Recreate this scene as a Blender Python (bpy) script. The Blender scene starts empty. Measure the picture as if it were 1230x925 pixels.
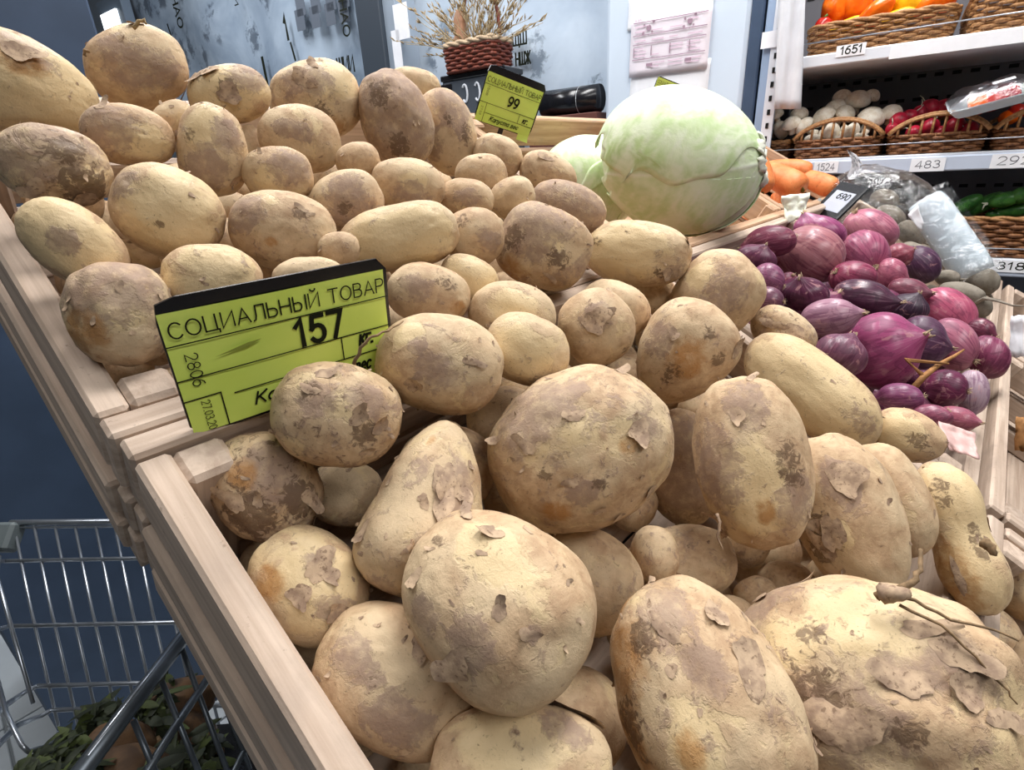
import bpy, bmesh, math, random
import numpy as np
from mathutils import Matrix, Vector, Euler

# ---------------------------------------------------------------- camera, light, exposure
scene = bpy.context.scene
COL = scene.collection
EYE = 1.2                                   # camera height above the floor, metres
F = 628.0                                   # focal length in pixels of the 1230 x 925 frame
CAMROT = np.array([[0.65989753, -0.74959132, -0.05145979],
                   [-0.32258856, -0.22080095, -0.92042575],
                   [0.67858078, 0.62398701, -0.38751559]])      # rows: right, down, forward
cd = bpy.data.cameras.new('camera')
cd.sensor_fit = 'HORIZONTAL'; cd.sensor_width = 36.0
cd.lens = F / 1230 * 36.0; cd.clip_start = 0.02; cd.clip_end = 50
cam = bpy.data.objects.new('camera', cd); COL.objects.link(cam)
mw = Matrix.Identity(4)
for i in range(3):
    mw[i][0] = CAMROT[0][i]; mw[i][1] = -CAMROT[1][i]; mw[i][2] = -CAMROT[2][i]
mw[2][3] = EYE
cam.matrix_world = mw
scene.camera = cam

world = bpy.data.worlds.new('world'); scene.world = world; world.use_nodes = True
bg = world.node_tree.nodes['Background']
bg.inputs['Color'].default_value = (0.93, 0.96, 1.0, 1); bg.inputs['Strength'].default_value = 0.07

def area_light(name, loc, sx, sy, power, color=(1, 1, 1), rot=(0, 0, 0)):
    l = bpy.data.lights.new(name, 'AREA'); l.shape = 'RECTANGLE'; l.size = sx; l.size_y = sy
    l.energy = power; l.color = color
    o = bpy.data.objects.new(name, l); o.location = loc; o.rotation_euler = rot; COL.objects.link(o)
    return o
area_light('ceiling_or_fill_lamp', (1.25, 0.15, 2.9), 1.6, 0.4, 62, (1.0, 0.985, 0.97))
area_light('ceiling_or_fill_lamp', (0.45, 1.35, 2.9), 2.0, 0.5, 68, (1.0, 0.99, 0.98))
area_light('ceiling_or_fill_lamp', (0.25, -1.35, 2.7), 2.0, 0.5, 36, (1.0, 0.985, 0.97))
area_light('ceiling_or_fill_lamp', (0.75, 2.9, 2.9), 1.6, 0.5, 46, (0.97, 0.98, 1.0))  # added fill to brighten the left wall film, no fixture known there
vs = scene.view_settings
scene.display_settings.display_device = 'sRGB'
vs.view_transform = 'Standard'; vs.look = 'None'; vs.gamma = 1.0; vs.use_curve_mapping = False
vs.exposure = -0.15

# ---------------------------------------------------------------- data of the produce (measured positions, metres)
ITEMS = [
 {'i':'k4','loc':[1.3326,0.4302,1.1539],'sc':[0.0418,0.035,0.035],'ax':[0.289,-0.922,-0.256,0.109,-0.234,0.966]},
 {'i':'k2','loc':[1.5756,0.4249,1.153],'sc':[0.0416,0.0277,0.0277],'ax':[0.212,-0.84,-0.499,0.154,-0.475,0.866]},
 {'i':'k1','loc':[1.4151,0.3964,1.1347],'sc':[0.0497,0.0351,0.0351],'ax':[0.237,-0.905,-0.354,0.135,-0.33,0.934]},
 {'i':'k3','loc':[1.5663,0.3557,1.12],'sc':[0.0429,0.0281,0.0281],'ax':[0.145,-0.778,-0.612,0.174,-0.589,0.79]},
 {'i':'c2','loc':[0.8708,0.5819,1.1588],'sc':[0.0949,0.0831,0.0789],'ax':[0.535,-0.816,-0.218,0.153,-0.16,0.975]},
 {'i':'c1','loc':[0.8436,0.3952,1.1879],'sc':[0.1289,0.1026,0.0975],'ax':[0.378,-0.819,-0.432,0.194,-0.386,0.902]},
 {'i':'b7','loc':[1.6132,0.1973,1.0322],'sc':[0.0369,0.0284,0.027],'ax':[0.043,-0.829,-0.558,0.152,-0.546,0.824]},
 {'i':'b8','loc':[1.5747,0.1421,1.0034],'sc':[0.0358,0.025,0.0238],'ax':[-0.0,-0.809,-0.588,0.152,-0.581,0.8]},
 {'i':'b6','loc':[1.3528,0.1102,0.9854],'sc':[0.034,0.0249,0.0236],'ax':[-0.033,-0.789,-0.613,0.172,-0.609,0.774]},
 {'i':'b9','loc':[1.8162,0.2426,1.059],'sc':[0.0354,0.0271,0.0258],'ax':[0.1,-0.94,-0.325,0.115,-0.313,0.943]},
 {'i':'b1','loc':[1.5259,0.0384,0.9418],'sc':[0.0362,0.0264,0.0251],'ax':[-0.092,-0.751,-0.654,0.141,-0.66,0.738]},
 {'i':'b2','loc':[1.4943,-0.0078,0.9172],'sc':[0.0304,0.0288,0.0273],'ax':[-0.158,-0.553,-0.818,0.099,-0.833,0.544]},
 {'i':'b3','loc':[1.3074,0.0454,0.9555],'sc':[0.0202,0.0156,0.0148],'ax':[0.014,-0.994,-0.111,0.186,-0.106,0.977]},
 {'i':'b5','loc':[1.2655,-0.0142,0.9168],'sc':[0.0214,0.0169,0.0161],'ax':[-0.206,-0.386,-0.899,0.074,-0.922,0.379]},
 {'i':'b4','loc':[1.25,0.0175,0.9411],'sc':[0.0365,0.0188,0.0178],'ax':[-0.023,-0.984,-0.179,0.202,-0.18,0.963]},
 {'i':'o3','loc':[1.0678,0.2285,1.0645],'sc':[0.0398,0.0243,0.0224],'ax':[0.167,-0.946,-0.276,0.174,-0.247,0.953]},
 {'i':'o2','loc':[0.8458,0.2433,1.0749],'sc':[0.033,0.0217,0.0199],'ax':[0.288,-0.954,0.09,0.11,0.126,0.986]},
 {'i':'o4','loc':[1.3526,0.1933,1.0369],'sc':[0.0501,0.0346,0.0318],'ax':[0.081,-0.91,-0.406,0.165,-0.39,0.906]},
 {'i':'o11','loc':[1.2211,0.1213,1.0079],'sc':[0.0215,0.0185,0.0171],'ax':[-0.005,-0.831,-0.557,0.183,-0.548,0.816]},
 {'i':'o6','loc':[0.7364,0.2268,1.07],'sc':[0.0237,0.0156,0.0144],'ax':[0.244,-0.937,-0.25,0.229,-0.195,0.954]},
 {'i':'o10','loc':[1.2722,0.0902,0.9833],'sc':[0.0358,0.0279,0.0256],'ax':[-0.083,-0.646,-0.759,0.161,-0.76,0.629]},
 {'i':'o5','loc':[1.1141,0.1604,1.0172],'sc':[0.0443,0.036,0.0331],'ax':[-0.078,-0.464,-0.882,0.199,-0.875,0.442]},
 {'i':'o1','loc':[0.9516,0.212,1.0415],'sc':[0.0468,0.0428,0.0394],'ax':[0.176,-0.958,-0.227,0.202,-0.19,0.961]},
 {'i':'o9','loc':[1.0799,0.1115,0.9981],'sc':[0.0252,0.0201,0.0185],'ax':[-0.124,-0.423,-0.898,0.168,-0.901,0.401]},
 {'i':'o15','loc':[1.0565,0.0815,0.9765],'sc':[0.0274,0.0192,0.0177],'ax':[0.014,-0.959,-0.283,0.219,-0.273,0.937]},
 {'i':'o8','loc':[0.9264,0.1428,1.0164],'sc':[0.0295,0.0235,0.0216],'ax':[0.157,-0.987,0.022,0.186,0.052,0.981]},
 {'i':'o7','loc':[0.6929,0.1961,1.0513],'sc':[0.0197,0.0174,0.016],'ax':[-0.049,-0.488,-0.871,0.331,-0.831,0.447]},
 {'i':'o28','loc':[0.6298,0.1752,1.0413],'sc':[0.0165,0.0149,0.0137],'ax':[0.197,-0.945,-0.262,0.291,-0.199,0.936]},
 {'i':'o12','loc':[0.7309,0.163,1.0293],'sc':[0.027,0.0207,0.0191],'ax':[0.205,-0.977,-0.055,0.229,-0.007,0.973]},
 {'i':'o29','loc':[1.04,-0.0202,0.9294],'sc':[0.0191,0.016,0.0147],'ax':[-0.24,-0.38,-0.894,0.079,-0.925,0.372]},
 {'i':'o13','loc':[0.866,0.1164,1.0006],'sc':[0.0364,0.0247,0.0227],'ax':[0.077,-0.97,-0.232,0.246,-0.207,0.947]},
 {'i':'o16','loc':[0.9364,0.0682,0.9765],'sc':[0.0237,0.0202,0.0186],'ax':[0.039,-0.99,-0.138,0.239,-0.125,0.963]},
 {'i':'o17','loc':[1.0763,0.0268,0.9444],'sc':[0.0413,0.0318,0.0292],'ax':[-0.134,-0.754,-0.643,0.19,-0.656,0.731]},
 {'i':'o14','loc':[0.712,0.1264,1.0087],'sc':[0.0285,0.0222,0.0205],'ax':[0.226,-0.95,0.215,0.207,0.263,0.943]},
 {'i':'o20','loc':[0.9174,0.007,0.9379],'sc':[0.035,0.0254,0.0233],'ax':[-0.228,-0.537,-0.812,0.154,-0.843,0.515]},
 {'i':'o19','loc':[0.8473,0.038,0.9557],'sc':[0.0331,0.0252,0.0231],'ax':[-0.254,-0.286,-0.924,0.119,-0.957,0.263]},
 {'i':'o21','loc':[0.9535,-0.0345,0.9167],'sc':[0.0285,0.0221,0.0204],'ax':[-0.277,-0.373,-0.886,0.075,-0.927,0.367]},
 {'i':'o22','loc':[0.6306,0.0951,0.9911],'sc':[0.0244,0.0212,0.0195],'ax':[0.037,-0.947,-0.319,0.34,-0.288,0.895]},
 {'i':'o24','loc':[0.7657,-0.0238,0.9284],'sc':[0.0243,0.0146,0.0134],'ax':[0.332,0.216,0.918,-0.045,0.976,-0.213]},
 {'i':'o23','loc':[0.7318,0.0003,0.9388],'sc':[0.02,0.0191,0.0175],'ax':[0.331,0.176,0.927,-0.06,0.984,-0.166]},
 {'i':'o18','loc':[0.7523,0.0709,0.9657],'sc':[0.0441,0.0369,0.0339],'ax':[-0.257,-0.302,-0.918,0.172,-0.949,0.264]},
 {'i':'o25','loc':[0.6515,0.0343,0.9484],'sc':[0.0194,0.0143,0.0131],'ax':[0.082,-0.994,0.077,0.354,0.101,0.93]},
 {'i':'o27','loc':[0.6864,-0.0149,0.9235],'sc':[0.0172,0.0125,0.0115],'ax':[-0.029,-0.999,-0.017,0.373,-0.026,0.927]},
 {'i':'o26','loc':[0.6438,0.0056,0.9379],'sc':[0.0168,0.0112,0.0103],'ax':[0.061,-0.99,0.129,0.372,0.143,0.917]},
 {'i':'p1','loc':[0.0928,0.5431,1.2692],'sc':[0.0431,0.0341,0.0314],'ax':[0.922,-0.111,-0.37,0.348,-0.177,0.921],'px':105,'sh':{'tp':-0.2},'mk':[['o',-0.03,0.47,0.88,0.39],['m',-0.11,0.67,0.74,0.45],['f',0.29,0.08,0.95,0.98]],'fl':[[-0.08,0.58,0.81,0.011]]},
 {'i':'p2','loc':[0.1803,0.5778,1.2925],'sc':[0.0396,0.031,0.0285],'ax':[0.869,-0.33,0.369,-0.398,-0.022,0.917],'px':64,'mk':[['m',0.27,-0.09,0.96,0.6],['m',-0.17,-0.08,0.98,0.36],['m',-0.16,0.51,0.85,0.42]],'fl':[[0.42,0.84,0.34,0.0086],[0.47,-0.88,0.05,0.0107]]},
 {'i':'p3','loc':[0.2318,0.5322,1.2698],'sc':[0.0342,0.0236,0.0217],'ax':[0.9,-0.411,0.146,-0.182,-0.05,0.982],'px':51,'mk':[['d',-0.47,0.87,0.18,0.55],['f',-0.16,0.19,0.97,0.84],['d',-0.03,0.3,0.95,0.27],['m',0.62,0.51,0.59,0.62]],'fl':[[-0.6,0.71,0.37,0.011],[-0.25,0.79,0.56,0.01],[-0.0,0.05,1.0,0.0108]]},
 {'i':'p4','loc':[0.3323,0.5595,1.2715],'sc':[0.0468,0.0378,0.0348],'ax':[0.825,-0.519,0.224,-0.248,0.023,0.969],'px':56,'mk':[['m',-0.04,0.54,0.84,0.47],['f',0.48,0.39,0.79,0.53],['d',-0.02,-0.25,0.97,0.26],['o',0.11,-0.72,0.69,0.43]],'fl':[[0.19,0.83,0.53,0.0091],[-0.07,0.55,0.83,0.014]]},
 {'i':'p19','loc':[0.4721,0.5676,1.295],'sc':[0.0323,0.0198,0.0182],'ax':[0.771,-0.611,-0.179,0.058,-0.212,0.976],'px':33},
 {'i':'p7','loc':[0.1652,0.4857,1.2442],'sc':[0.0164,0.0128,0.0117],'ax':[0.755,-0.309,0.579,-0.572,0.121,0.811],'px':27},
 {'i':'p6','loc':[0.1301,0.4765,1.2332],'sc':[0.0283,0.0208,0.0191],'ax':[0.961,-0.255,-0.109,0.088,-0.093,0.992],'px':60,'mk':[['m',-0.53,0.25,0.81,0.81],['f',0.23,-0.15,0.96,0.73]],'fl':[[-0.39,0.84,0.39,0.0078]]},
 {'i':'p16','loc':[0.2356,0.5282,1.2266],'sc':[0.02,0.0121,0.0112],'ax':[0.283,-0.174,0.943,-0.868,0.371,0.329],'px':28},
 {'i':'p20','loc':[0.4595,0.5032,1.238],'sc':[0.047,0.034,0.0313],'ax':[0.23,-0.137,-0.964,0.703,-0.662,0.262],'px':54,'mk':[['d',-0.27,0.17,0.95,0.18],['m',0.07,-0.53,0.84,0.46],['d',0.14,0.6,0.79,0.28],['m',-0.45,0.47,0.76,0.62]],'fl':[[0.06,-1.0,0.05,0.0109]]},
 {'i':'p18','loc':[0.3896,0.505,1.25],'sc':[0.0484,0.0374,0.0344],'ax':[0.268,-0.112,-0.957,0.746,-0.604,0.28],'px':62,'sh':{'tp':0.1,'lump':0.04},'mk':[['m',-0.24,-0.0,0.97,1.19],['d',0.46,-0.17,0.87,0.31],['d',-0.6,-0.15,0.78,0.37],['m',0.39,-0.12,0.91,0.52]]},
 {'i':'p26','loc':[0.4838,0.4471,1.2098],'sc':[0.0292,0.0233,0.0215],'ax':[0.631,-0.674,-0.384,0.25,-0.291,0.923],'px':31},
 {'i':'p29','loc':[0.5125,0.3972,1.1874],'sc':[0.0342,0.024,0.0221],'ax':[0.554,-0.727,-0.405,0.262,-0.31,0.914],'px':36,'fl':[[-0.27,0.62,0.74,0.0081]]},
 {'i':'p5','loc':[0.0779,0.4517,1.2139],'sc':[0.0295,0.0242,0.0223],'ax':[0.954,-0.157,-0.256,0.247,-0.072,0.966],'px':77,'sh':{'lump':0.05},'mk':[['m',-0.05,0.66,0.75,0.99],['d',0.13,0.43,0.9,0.4],['f',0.32,0.18,0.93,0.58],['d',0.44,-0.39,0.81,0.58],['m',-0.45,0.07,0.89,0.58]],'fl':[[-0.33,-0.58,0.75,0.0092],[0.4,-0.72,0.57,0.0114]]},
 {'i':'p9','loc':[0.2623,0.4802,1.2303],'sc':[0.035,0.0284,0.0262],'ax':[0.876,-0.473,-0.09,0.053,-0.091,0.994],'px':52,'mk':[['m',-0.36,0.38,0.85,0.29],['m',0.09,0.19,0.98,0.29]]},
 {'i':'p8','loc':[0.1778,0.4595,1.2212],'sc':[0.0334,0.0243,0.0224],'ax':[-0.204,0.124,-0.971,0.91,-0.341,-0.235],'px':58,'mk':[['d',-0.24,-0.6,0.76,0.19],['m',0.41,-0.13,0.9,0.56],['f',-0.5,-0.23,0.83,0.62],['m',-0.42,0.31,0.85,0.43]],'fl':[[0.78,-0.2,0.59,0.0092],[0.5,0.59,0.64,0.0076]]},
 {'i':'p21','loc':[0.288,0.4348,1.2098],'sc':[0.0195,0.016,0.0147],'ax':[0.814,-0.544,0.202,-0.178,0.096,0.979],'px':27},
 {'i':'p10','loc':[0.2105,0.4289,1.2017],'sc':[0.026,0.0216,0.0199],'ax':[0.898,-0.44,-0.023,0.02,-0.013,1.0],'px':44,'mk':[['m',0.38,0.28,0.88,0.61],['f',-0.24,-0.1,0.97,0.47]]},
 {'i':'p30','loc':[0.4853,0.3499,1.1547],'sc':[0.0431,0.0263,0.0242],'ax':[0.531,-0.779,-0.333,0.253,-0.229,0.94],'px':48,'mk':[['m',-0.06,0.1,0.99,1.26]]},
 {'i':'p25','loc':[0.4133,0.4068,1.1907],'sc':[0.0274,0.0223,0.0205],'ax':[0.701,-0.713,-0.01,0.018,0.004,1.0],'px':32},
 {'i':'p28','loc':[0.4146,0.3671,1.1695],'sc':[0.0238,0.0198,0.0182],'ax':[0.641,-0.697,0.322,-0.175,0.276,0.945],'px':29},
 {'i':'p27','loc':[0.3628,0.3789,1.1719],'sc':[0.0265,0.0193,0.0178],'ax':[0.706,-0.688,-0.168,0.158,-0.078,0.984],'px':34,'mk':[['m',0.14,0.1,0.99,0.54]]},
 {'i':'p23','loc':[0.3134,0.4011,1.187],'sc':[0.0333,0.0239,0.022],'ax':[0.778,-0.613,-0.137,0.124,-0.065,0.99],'px':46,'mk':[['f',0.21,0.14,0.97,0.39],['m',0.11,-0.3,0.95,0.52]]},
 {'i':'p22','loc':[0.2484,0.4006,1.1782],'sc':[0.0307,0.025,0.023],'ax':[0.817,-0.49,0.306,-0.237,0.199,0.951],'px':46,'mk':[['m',0.02,-0.17,0.99,0.69],['d',-0.07,-0.12,0.99,0.26],['m',0.06,0.47,0.88,0.52]],'fl':[[0.64,-0.48,0.6,0.008]]},
 {'i':'p31','loc':[0.329,0.3371,1.1437],'sc':[0.0268,0.0251,0.0231],'ax':[0.72,-0.689,0.08,0.025,0.141,0.99],'px':37,'mk':[['d',-0.3,0.58,0.75,0.35],['m',0.5,-0.21,0.84,0.46]]},
 {'i':'p11','loc':[0.1222,0.4113,1.1823],'sc':[0.033,0.0292,0.0268],'ax':[0.805,-0.262,-0.532,0.52,-0.118,0.846],'px':74,'mk':[['f',-0.04,-0.06,1.0,0.84],['m',-0.78,0.18,0.6,0.36],['d',-0.1,-0.32,0.94,0.11]]},
 {'i':'p12','loc':[0.1833,0.3832,1.1649],'sc':[0.036,0.0279,0.0257],'ax':[0.889,-0.437,-0.133,0.156,0.016,0.988],'px':66,'mk':[['m',-0.71,0.38,0.6,0.59],['o',-0.24,-0.27,0.93,0.16],['d',0.27,0.39,0.88,0.16]],'fl':[[0.31,0.55,0.78,0.0058]]},
 {'i':'p13','loc':[0.0654,0.3975,1.1698],'sc':[0.0288,0.0205,0.0189],'ax':[0.495,-0.146,-0.856,0.853,-0.102,0.511],'px':76,'sh':{'tp':0.03},'mk':[['m',-0.18,-0.15,0.97,0.36],['f',-0.43,0.1,0.9,0.96]]},
 {'i':'p24','loc':[0.2617,0.3533,1.1515],'sc':[0.0476,0.0272,0.025],'ax':[0.806,-0.586,0.084,-0.003,0.138,0.99],'px':73,'sh':{'pinch':0.07,'tp':0.05},'mk':[['f',-0.01,-0.07,1.0,0.98]]},
 {'i':'p70','loc':[0.201,0.3438,1.1511],'sc':[0.0147,0.0124,0.0114],'ax':[0.865,-0.49,0.113,-0.037,0.162,0.986],'px':26},
 {'i':'p71','loc':[0.1677,0.3292,1.1374],'sc':[0.023,0.015,0.0138],'ax':[0.884,-0.463,-0.067,0.136,0.118,0.984],'px':45},
 {'i':'p15','loc':[0.0688,0.3643,1.1324],'sc':[0.0303,0.026,0.0239],'ax':[-0.185,-0.146,-0.972,0.966,-0.211,-0.152],'px':70,'sh':{'lump':0.06},'mk':[['m',-0.63,-0.13,0.76,0.84],['o',0.29,-0.68,0.68,0.62],['f',-0.11,0.07,0.99,0.43]]},
 {'i':'p14','loc':[0.1219,0.3635,1.1427],'sc':[0.0289,0.0223,0.0205],'ax':[0.934,-0.333,-0.127,0.168,0.098,0.981],'px':63,'mk':[['f',0.08,0.35,0.93,0.89]]},
 {'i':'p35','loc':[0.2945,0.3123,1.1154],'sc':[0.0255,0.0195,0.0179],'ax':[0.589,-0.676,-0.443,0.447,-0.185,0.875],'px':38,'mk':[['f',-0.01,0.21,0.98,0.86]]},
 {'i':'p34','loc':[0.248,0.308,1.1132],'sc':[0.032,0.023,0.0211],'ax':[0.714,-0.649,-0.261,0.338,-0.007,0.941],'px':52,'mk':[['d',0.36,0.46,0.81,0.3],['o',0.7,-0.25,0.67,0.38],['m',-0.3,0.16,0.94,0.4]]},
 {'i':'p68','loc':[0.5338,0.2717,1.0598],'sc':[0.0274,0.0236,0.0217],'ax':[0.369,-0.88,-0.299,0.333,-0.175,0.927],'px':30},
 {'i':'p32','loc':[0.4006,0.3165,1.1255],'sc':[0.045,0.0383,0.0352],'ax':[0.517,-0.751,-0.412,0.361,-0.245,0.9],'px':57,'sh':{'box':0.5,'tp':-0.1},'mk':[['m',-0.39,0.38,0.84,0.73],['d',-0.61,-0.02,0.8,0.28],['o',-0.38,-0.69,0.62,0.41],['d',0.32,-0.09,0.94,0.26],['m',0.87,-0.05,0.49,0.33],['f',0.12,0.22,0.97,0.28]],'fl':[[0.3,-0.52,0.8,0.0078]]},
 {'i':'p41','loc':[0.5405,0.2029,1.0608],'sc':[0.0502,0.043,0.0396],'ax':[0.388,-0.506,0.77,-0.144,0.792,0.593],'px':62,'sh':{'tp':0.1},'mk':[['m',0.21,-0.06,0.98,0.51],['f',0.16,0.61,0.77,0.33]]},
 {'i':'p39','loc':[0.4211,0.2509,1.0702],'sc':[0.0342,0.0261,0.024],'ax':[0.39,-0.845,-0.366,0.397,-0.204,0.895],'px':44},
 {'i':'p33','loc':[0.5027,0.2733,1.1074],'sc':[0.0553,0.0336,0.0309],'ax':[0.454,-0.881,-0.133,0.203,-0.043,0.978],'px':65,'sh':{'tp':0.02},'mk':[['f',-0.41,0.16,0.9,0.79],['d',-0.76,0.22,0.62,0.16],['m',0.71,-0.47,0.52,0.54],['d',0.48,-0.46,0.74,0.21]],'fl':[[0.78,0.52,0.35,0.0082],[0.56,-0.45,0.7,0.0098]]},
 {'i':'p64','loc':[0.5744,0.1409,1.0239],'sc':[0.0344,0.0244,0.0225],'ax':[0.042,-0.842,-0.537,0.363,-0.488,0.794],'px':42,'fl':[[-0.49,-0.65,0.58,0.0116],[-0.33,0.06,0.94,0.0133],[0.2,0.14,0.97,0.0142],[0.2,-0.31,0.93,0.0114]]},
 {'i':'p36','loc':[0.2954,0.2676,1.0908],'sc':[0.0344,0.0271,0.025],'ax':[0.581,-0.76,-0.291,0.389,-0.054,0.92],'px':53,'mk':[['f',-0.07,0.33,0.94,0.55]]},
 {'i':'p38','loc':[0.3543,0.228,1.0731],'sc':[0.0322,0.031,0.0285],'ax':[0.084,-0.581,-0.81,0.587,-0.628,0.511],'px':47,'mk':[['m',-0.23,0.12,0.97,0.42],['d',0.85,0.31,0.44,0.15]],'fl':[[-0.15,0.07,0.99,0.0144],[-0.1,0.33,0.94,0.0092]]},
 {'i':'p37','loc':[0.268,0.23,1.0783],'sc':[0.0313,0.0254,0.0234],'ax':[0.507,-0.782,-0.362,0.478,-0.095,0.873],'px':53,'mk':[['f',-0.05,-0.02,1.0,0.66]]},
 {'i':'p52','loc':[0.2877,0.2753,1.002],'sc':[0.0324,0.0281,0.0259],'ax':[0.668,-0.742,-0.06,0.367,0.258,0.893],'px':46},
 {'i':'p59','loc':[0.5531,0.0171,0.9507],'sc':[0.0296,0.0236,0.0217],'ax':[-0.037,-0.988,-0.149,0.41,-0.151,0.899],'px':48,'sh':{'tp':-0.12},'mk':[['d',0.32,-0.02,0.95,0.4],['f',-0.22,0.01,0.98,0.79]]},
 {'i':'p67','loc':[0.1463,0.2975,0.9958],'sc':[0.0256,0.0225,0.0207],'ax':[0.69,-0.609,-0.392,0.619,0.214,0.756],'px':46},
 {'i':'p63','loc':[0.4124,0.1702,0.932],'sc':[0.0549,0.0344,0.0316],'ax':[-0.384,-0.388,-0.838,0.474,-0.861,0.182],'px':72,'mk':[['m',-0.01,-0.16,0.99,0.91]]},
 {'i':'p42','loc':[0.4205,0.1807,1.0392],'sc':[0.0481,0.0401,0.0369],'ax':[0.471,-0.395,0.789,-0.163,0.84,0.518],'px':68,'sh':{'tp':0.2},'mk':[['o',-0.02,-0.12,0.99,0.5],['d',-0.4,-0.06,0.91,0.23],['d',0.26,-0.57,0.78,0.18],['m',-0.07,0.56,0.83,0.36],['d',0.52,-0.13,0.85,0.16]],'fl':[[0.18,0.37,0.91,0.0086],[0.58,-0.65,0.48,0.0112]]},
 {'i':'p58','loc':[0.5259,0.0981,0.9874],'sc':[0.0706,0.0362,0.0333],'ax':[-0.047,-0.858,-0.511,0.404,-0.484,0.776],'px':97,'sh':{'pinch':0.06},'mk':[['f',-0.14,-0.02,0.99,1.05],['m',0.68,0.2,0.71,0.32]]},
 {'i':'p60','loc':[0.4675,-0.0327,0.9171],'sc':[0.0579,0.0252,0.0232],'ax':[-0.476,-0.49,-0.73,0.21,-0.87,0.447],'px':100,'sh':{'pinch':0.26},'mk':[['f',-0.53,0.54,0.65,0.88],['d',-0.57,-0.04,0.82,0.3],['o',0.57,-0.44,0.69,0.74],['d',0.1,0.47,0.88,0.3],['f',0.58,-0.06,0.82,0.67]],'fl':[[0.47,-0.37,0.8,0.0101]]},
 {'i':'p61','loc':[0.6002,-0.1027,0.8113],'sc':[0.0379,0.0267,0.0246],'ax':[0.529,-0.098,0.843,0.173,0.985,0.006],'px':50},
 {'i':'p66','loc':[0.468,-0.1074,0.8005],'sc':[0.0486,0.0222,0.0204],'ax':[0.656,0.062,0.752,0.09,0.983,-0.159],'px':80},
 {'i':'p40','loc':[0.2058,0.2518,1.0825],'sc':[0.0418,0.0331,0.0304],'ax':[0.686,-0.681,-0.257,0.419,0.08,0.905],'px':78,'mk':[['m',-0.02,-0.17,0.98,0.36],['d',0.44,0.11,0.89,0.15],['f',-0.53,0.46,0.71,0.25],['m',-0.38,0.25,0.89,0.15]],'fl':[[-0.31,-0.45,0.83,0.0092],[0.45,0.13,0.89,0.0071]]},
 {'i':'p44','loc':[0.0948,0.2891,1.0323],'sc':[0.0343,0.0286,0.0263],'ax':[0.206,-0.541,-0.816,0.94,-0.123,0.319],'px':71,'sh':{'lump':0.05},'mk':[['d',0.23,-0.55,0.81,0.44],['m',-0.07,0.24,0.97,0.47],['o',-0.38,-0.2,0.9,0.36],['d',0.5,0.31,0.81,0.36]],'fl':[[-0.14,-0.58,0.8,0.0094],[0.61,0.46,0.65,0.0095],[0.94,0.33,0.08,0.0088],[0.09,-0.25,0.96,0.0051]]},
 {'i':'p43','loc':[0.1337,0.2602,1.0721],'sc':[0.0361,0.0306,0.0281],'ax':[0.766,-0.554,-0.326,0.488,0.17,0.856],'px':79,'mk':[['m',-0.35,0.2,0.92,0.31],['d',0.44,-0.25,0.87,0.22],['f',-0.59,-0.58,0.56,0.22],['m',0.35,0.34,0.88,0.31],['f',0.07,0.13,0.99,0.3],['d',-0.43,0.33,0.84,0.15]],'fl':[[-0.25,0.67,0.7,0.0086],[0.27,0.02,0.96,0.0084],[0.6,-0.07,0.8,0.0076],[-0.43,0.33,0.84,0.0052],[0.49,-0.55,0.68,0.0058]]},
 {'i':'p62','loc':[0.3284,0.1305,0.8946],'sc':[0.0458,0.0311,0.0286],'ax':[0.592,-0.739,0.321,0.393,0.613,0.685],'px':70},
 {'i':'p57','loc':[0.448,0.0137,0.9431],'sc':[0.0453,0.0253,0.0233],'ax':[-0.4,-0.558,-0.727,0.297,-0.83,0.473],'px':76},
 {'i':'p56','loc':[0.3958,0.0359,0.9497],'sc':[0.0608,0.0367,0.0338],'ax':[-0.41,-0.55,-0.727,0.349,-0.832,0.432],'px':108,'sh':{'tp':-0.1,'lump':0.05},'mk':[['d',0.17,-0.46,0.87,0.34],['m',-0.33,0.12,0.94,0.38],['f',0.2,-0.19,0.96,0.17],['d',0.34,-0.63,0.69,0.23]],'fl':[[-0.36,0.21,0.91,0.0168],[0.19,-0.32,0.93,0.0126],[0.3,-0.54,0.79,0.0113],[0.06,-0.61,0.79,0.0085]]},
 {'i':'p51','loc':[0.2381,0.1598,0.9313],'sc':[0.0403,0.0351,0.0323],'ax':[0.264,-0.914,-0.309,0.75,-0.007,0.661],'px':73,'fl':[[0.92,-0.18,0.34,0.0086]]},
 {'i':'p55','loc':[0.3594,0.0961,0.9907],'sc':[0.064,0.0395,0.0363],'ax':[-0.375,-0.408,-0.832,0.388,-0.885,0.259],'px':108,'sh':{'tp':0.02,'lump':0.03},'mk':[['m',-0.66,0.02,0.75,0.42],['m',0.02,-0.58,0.81,0.51],['f',0.32,0.01,0.95,0.54],['o',0.54,0.08,0.84,0.21],['d',0.1,0.59,0.8,0.29],['m',0.45,0.63,0.64,0.41]],'fl':[[0.6,-0.73,0.34,0.0133],[-0.88,0.26,0.39,0.0119],[-0.48,-0.09,0.87,0.0101],[0.75,-0.65,0.09,0.0095]]},
 {'i':'p45','loc':[0.1526,0.2101,1.0195],'sc':[0.0511,0.0355,0.0326],'ax':[0.576,0.25,0.778,-0.66,0.704,0.262],'px':110,'sh':{'tp':-0.5,'pinch':0.1,'bend':-0.05},'mk':[['o',0.67,0.28,0.69,0.13],['m',0.25,-0.48,0.84,0.34],['d',-0.78,0.58,0.21,0.13],['m',-0.83,0.36,0.42,0.21]],'fl':[[0.16,-0.18,0.97,0.0109],[0.28,-0.21,0.94,0.0082],[-0.36,0.79,0.5,0.0067],[0.21,-0.49,0.85,0.0074]]},
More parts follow.
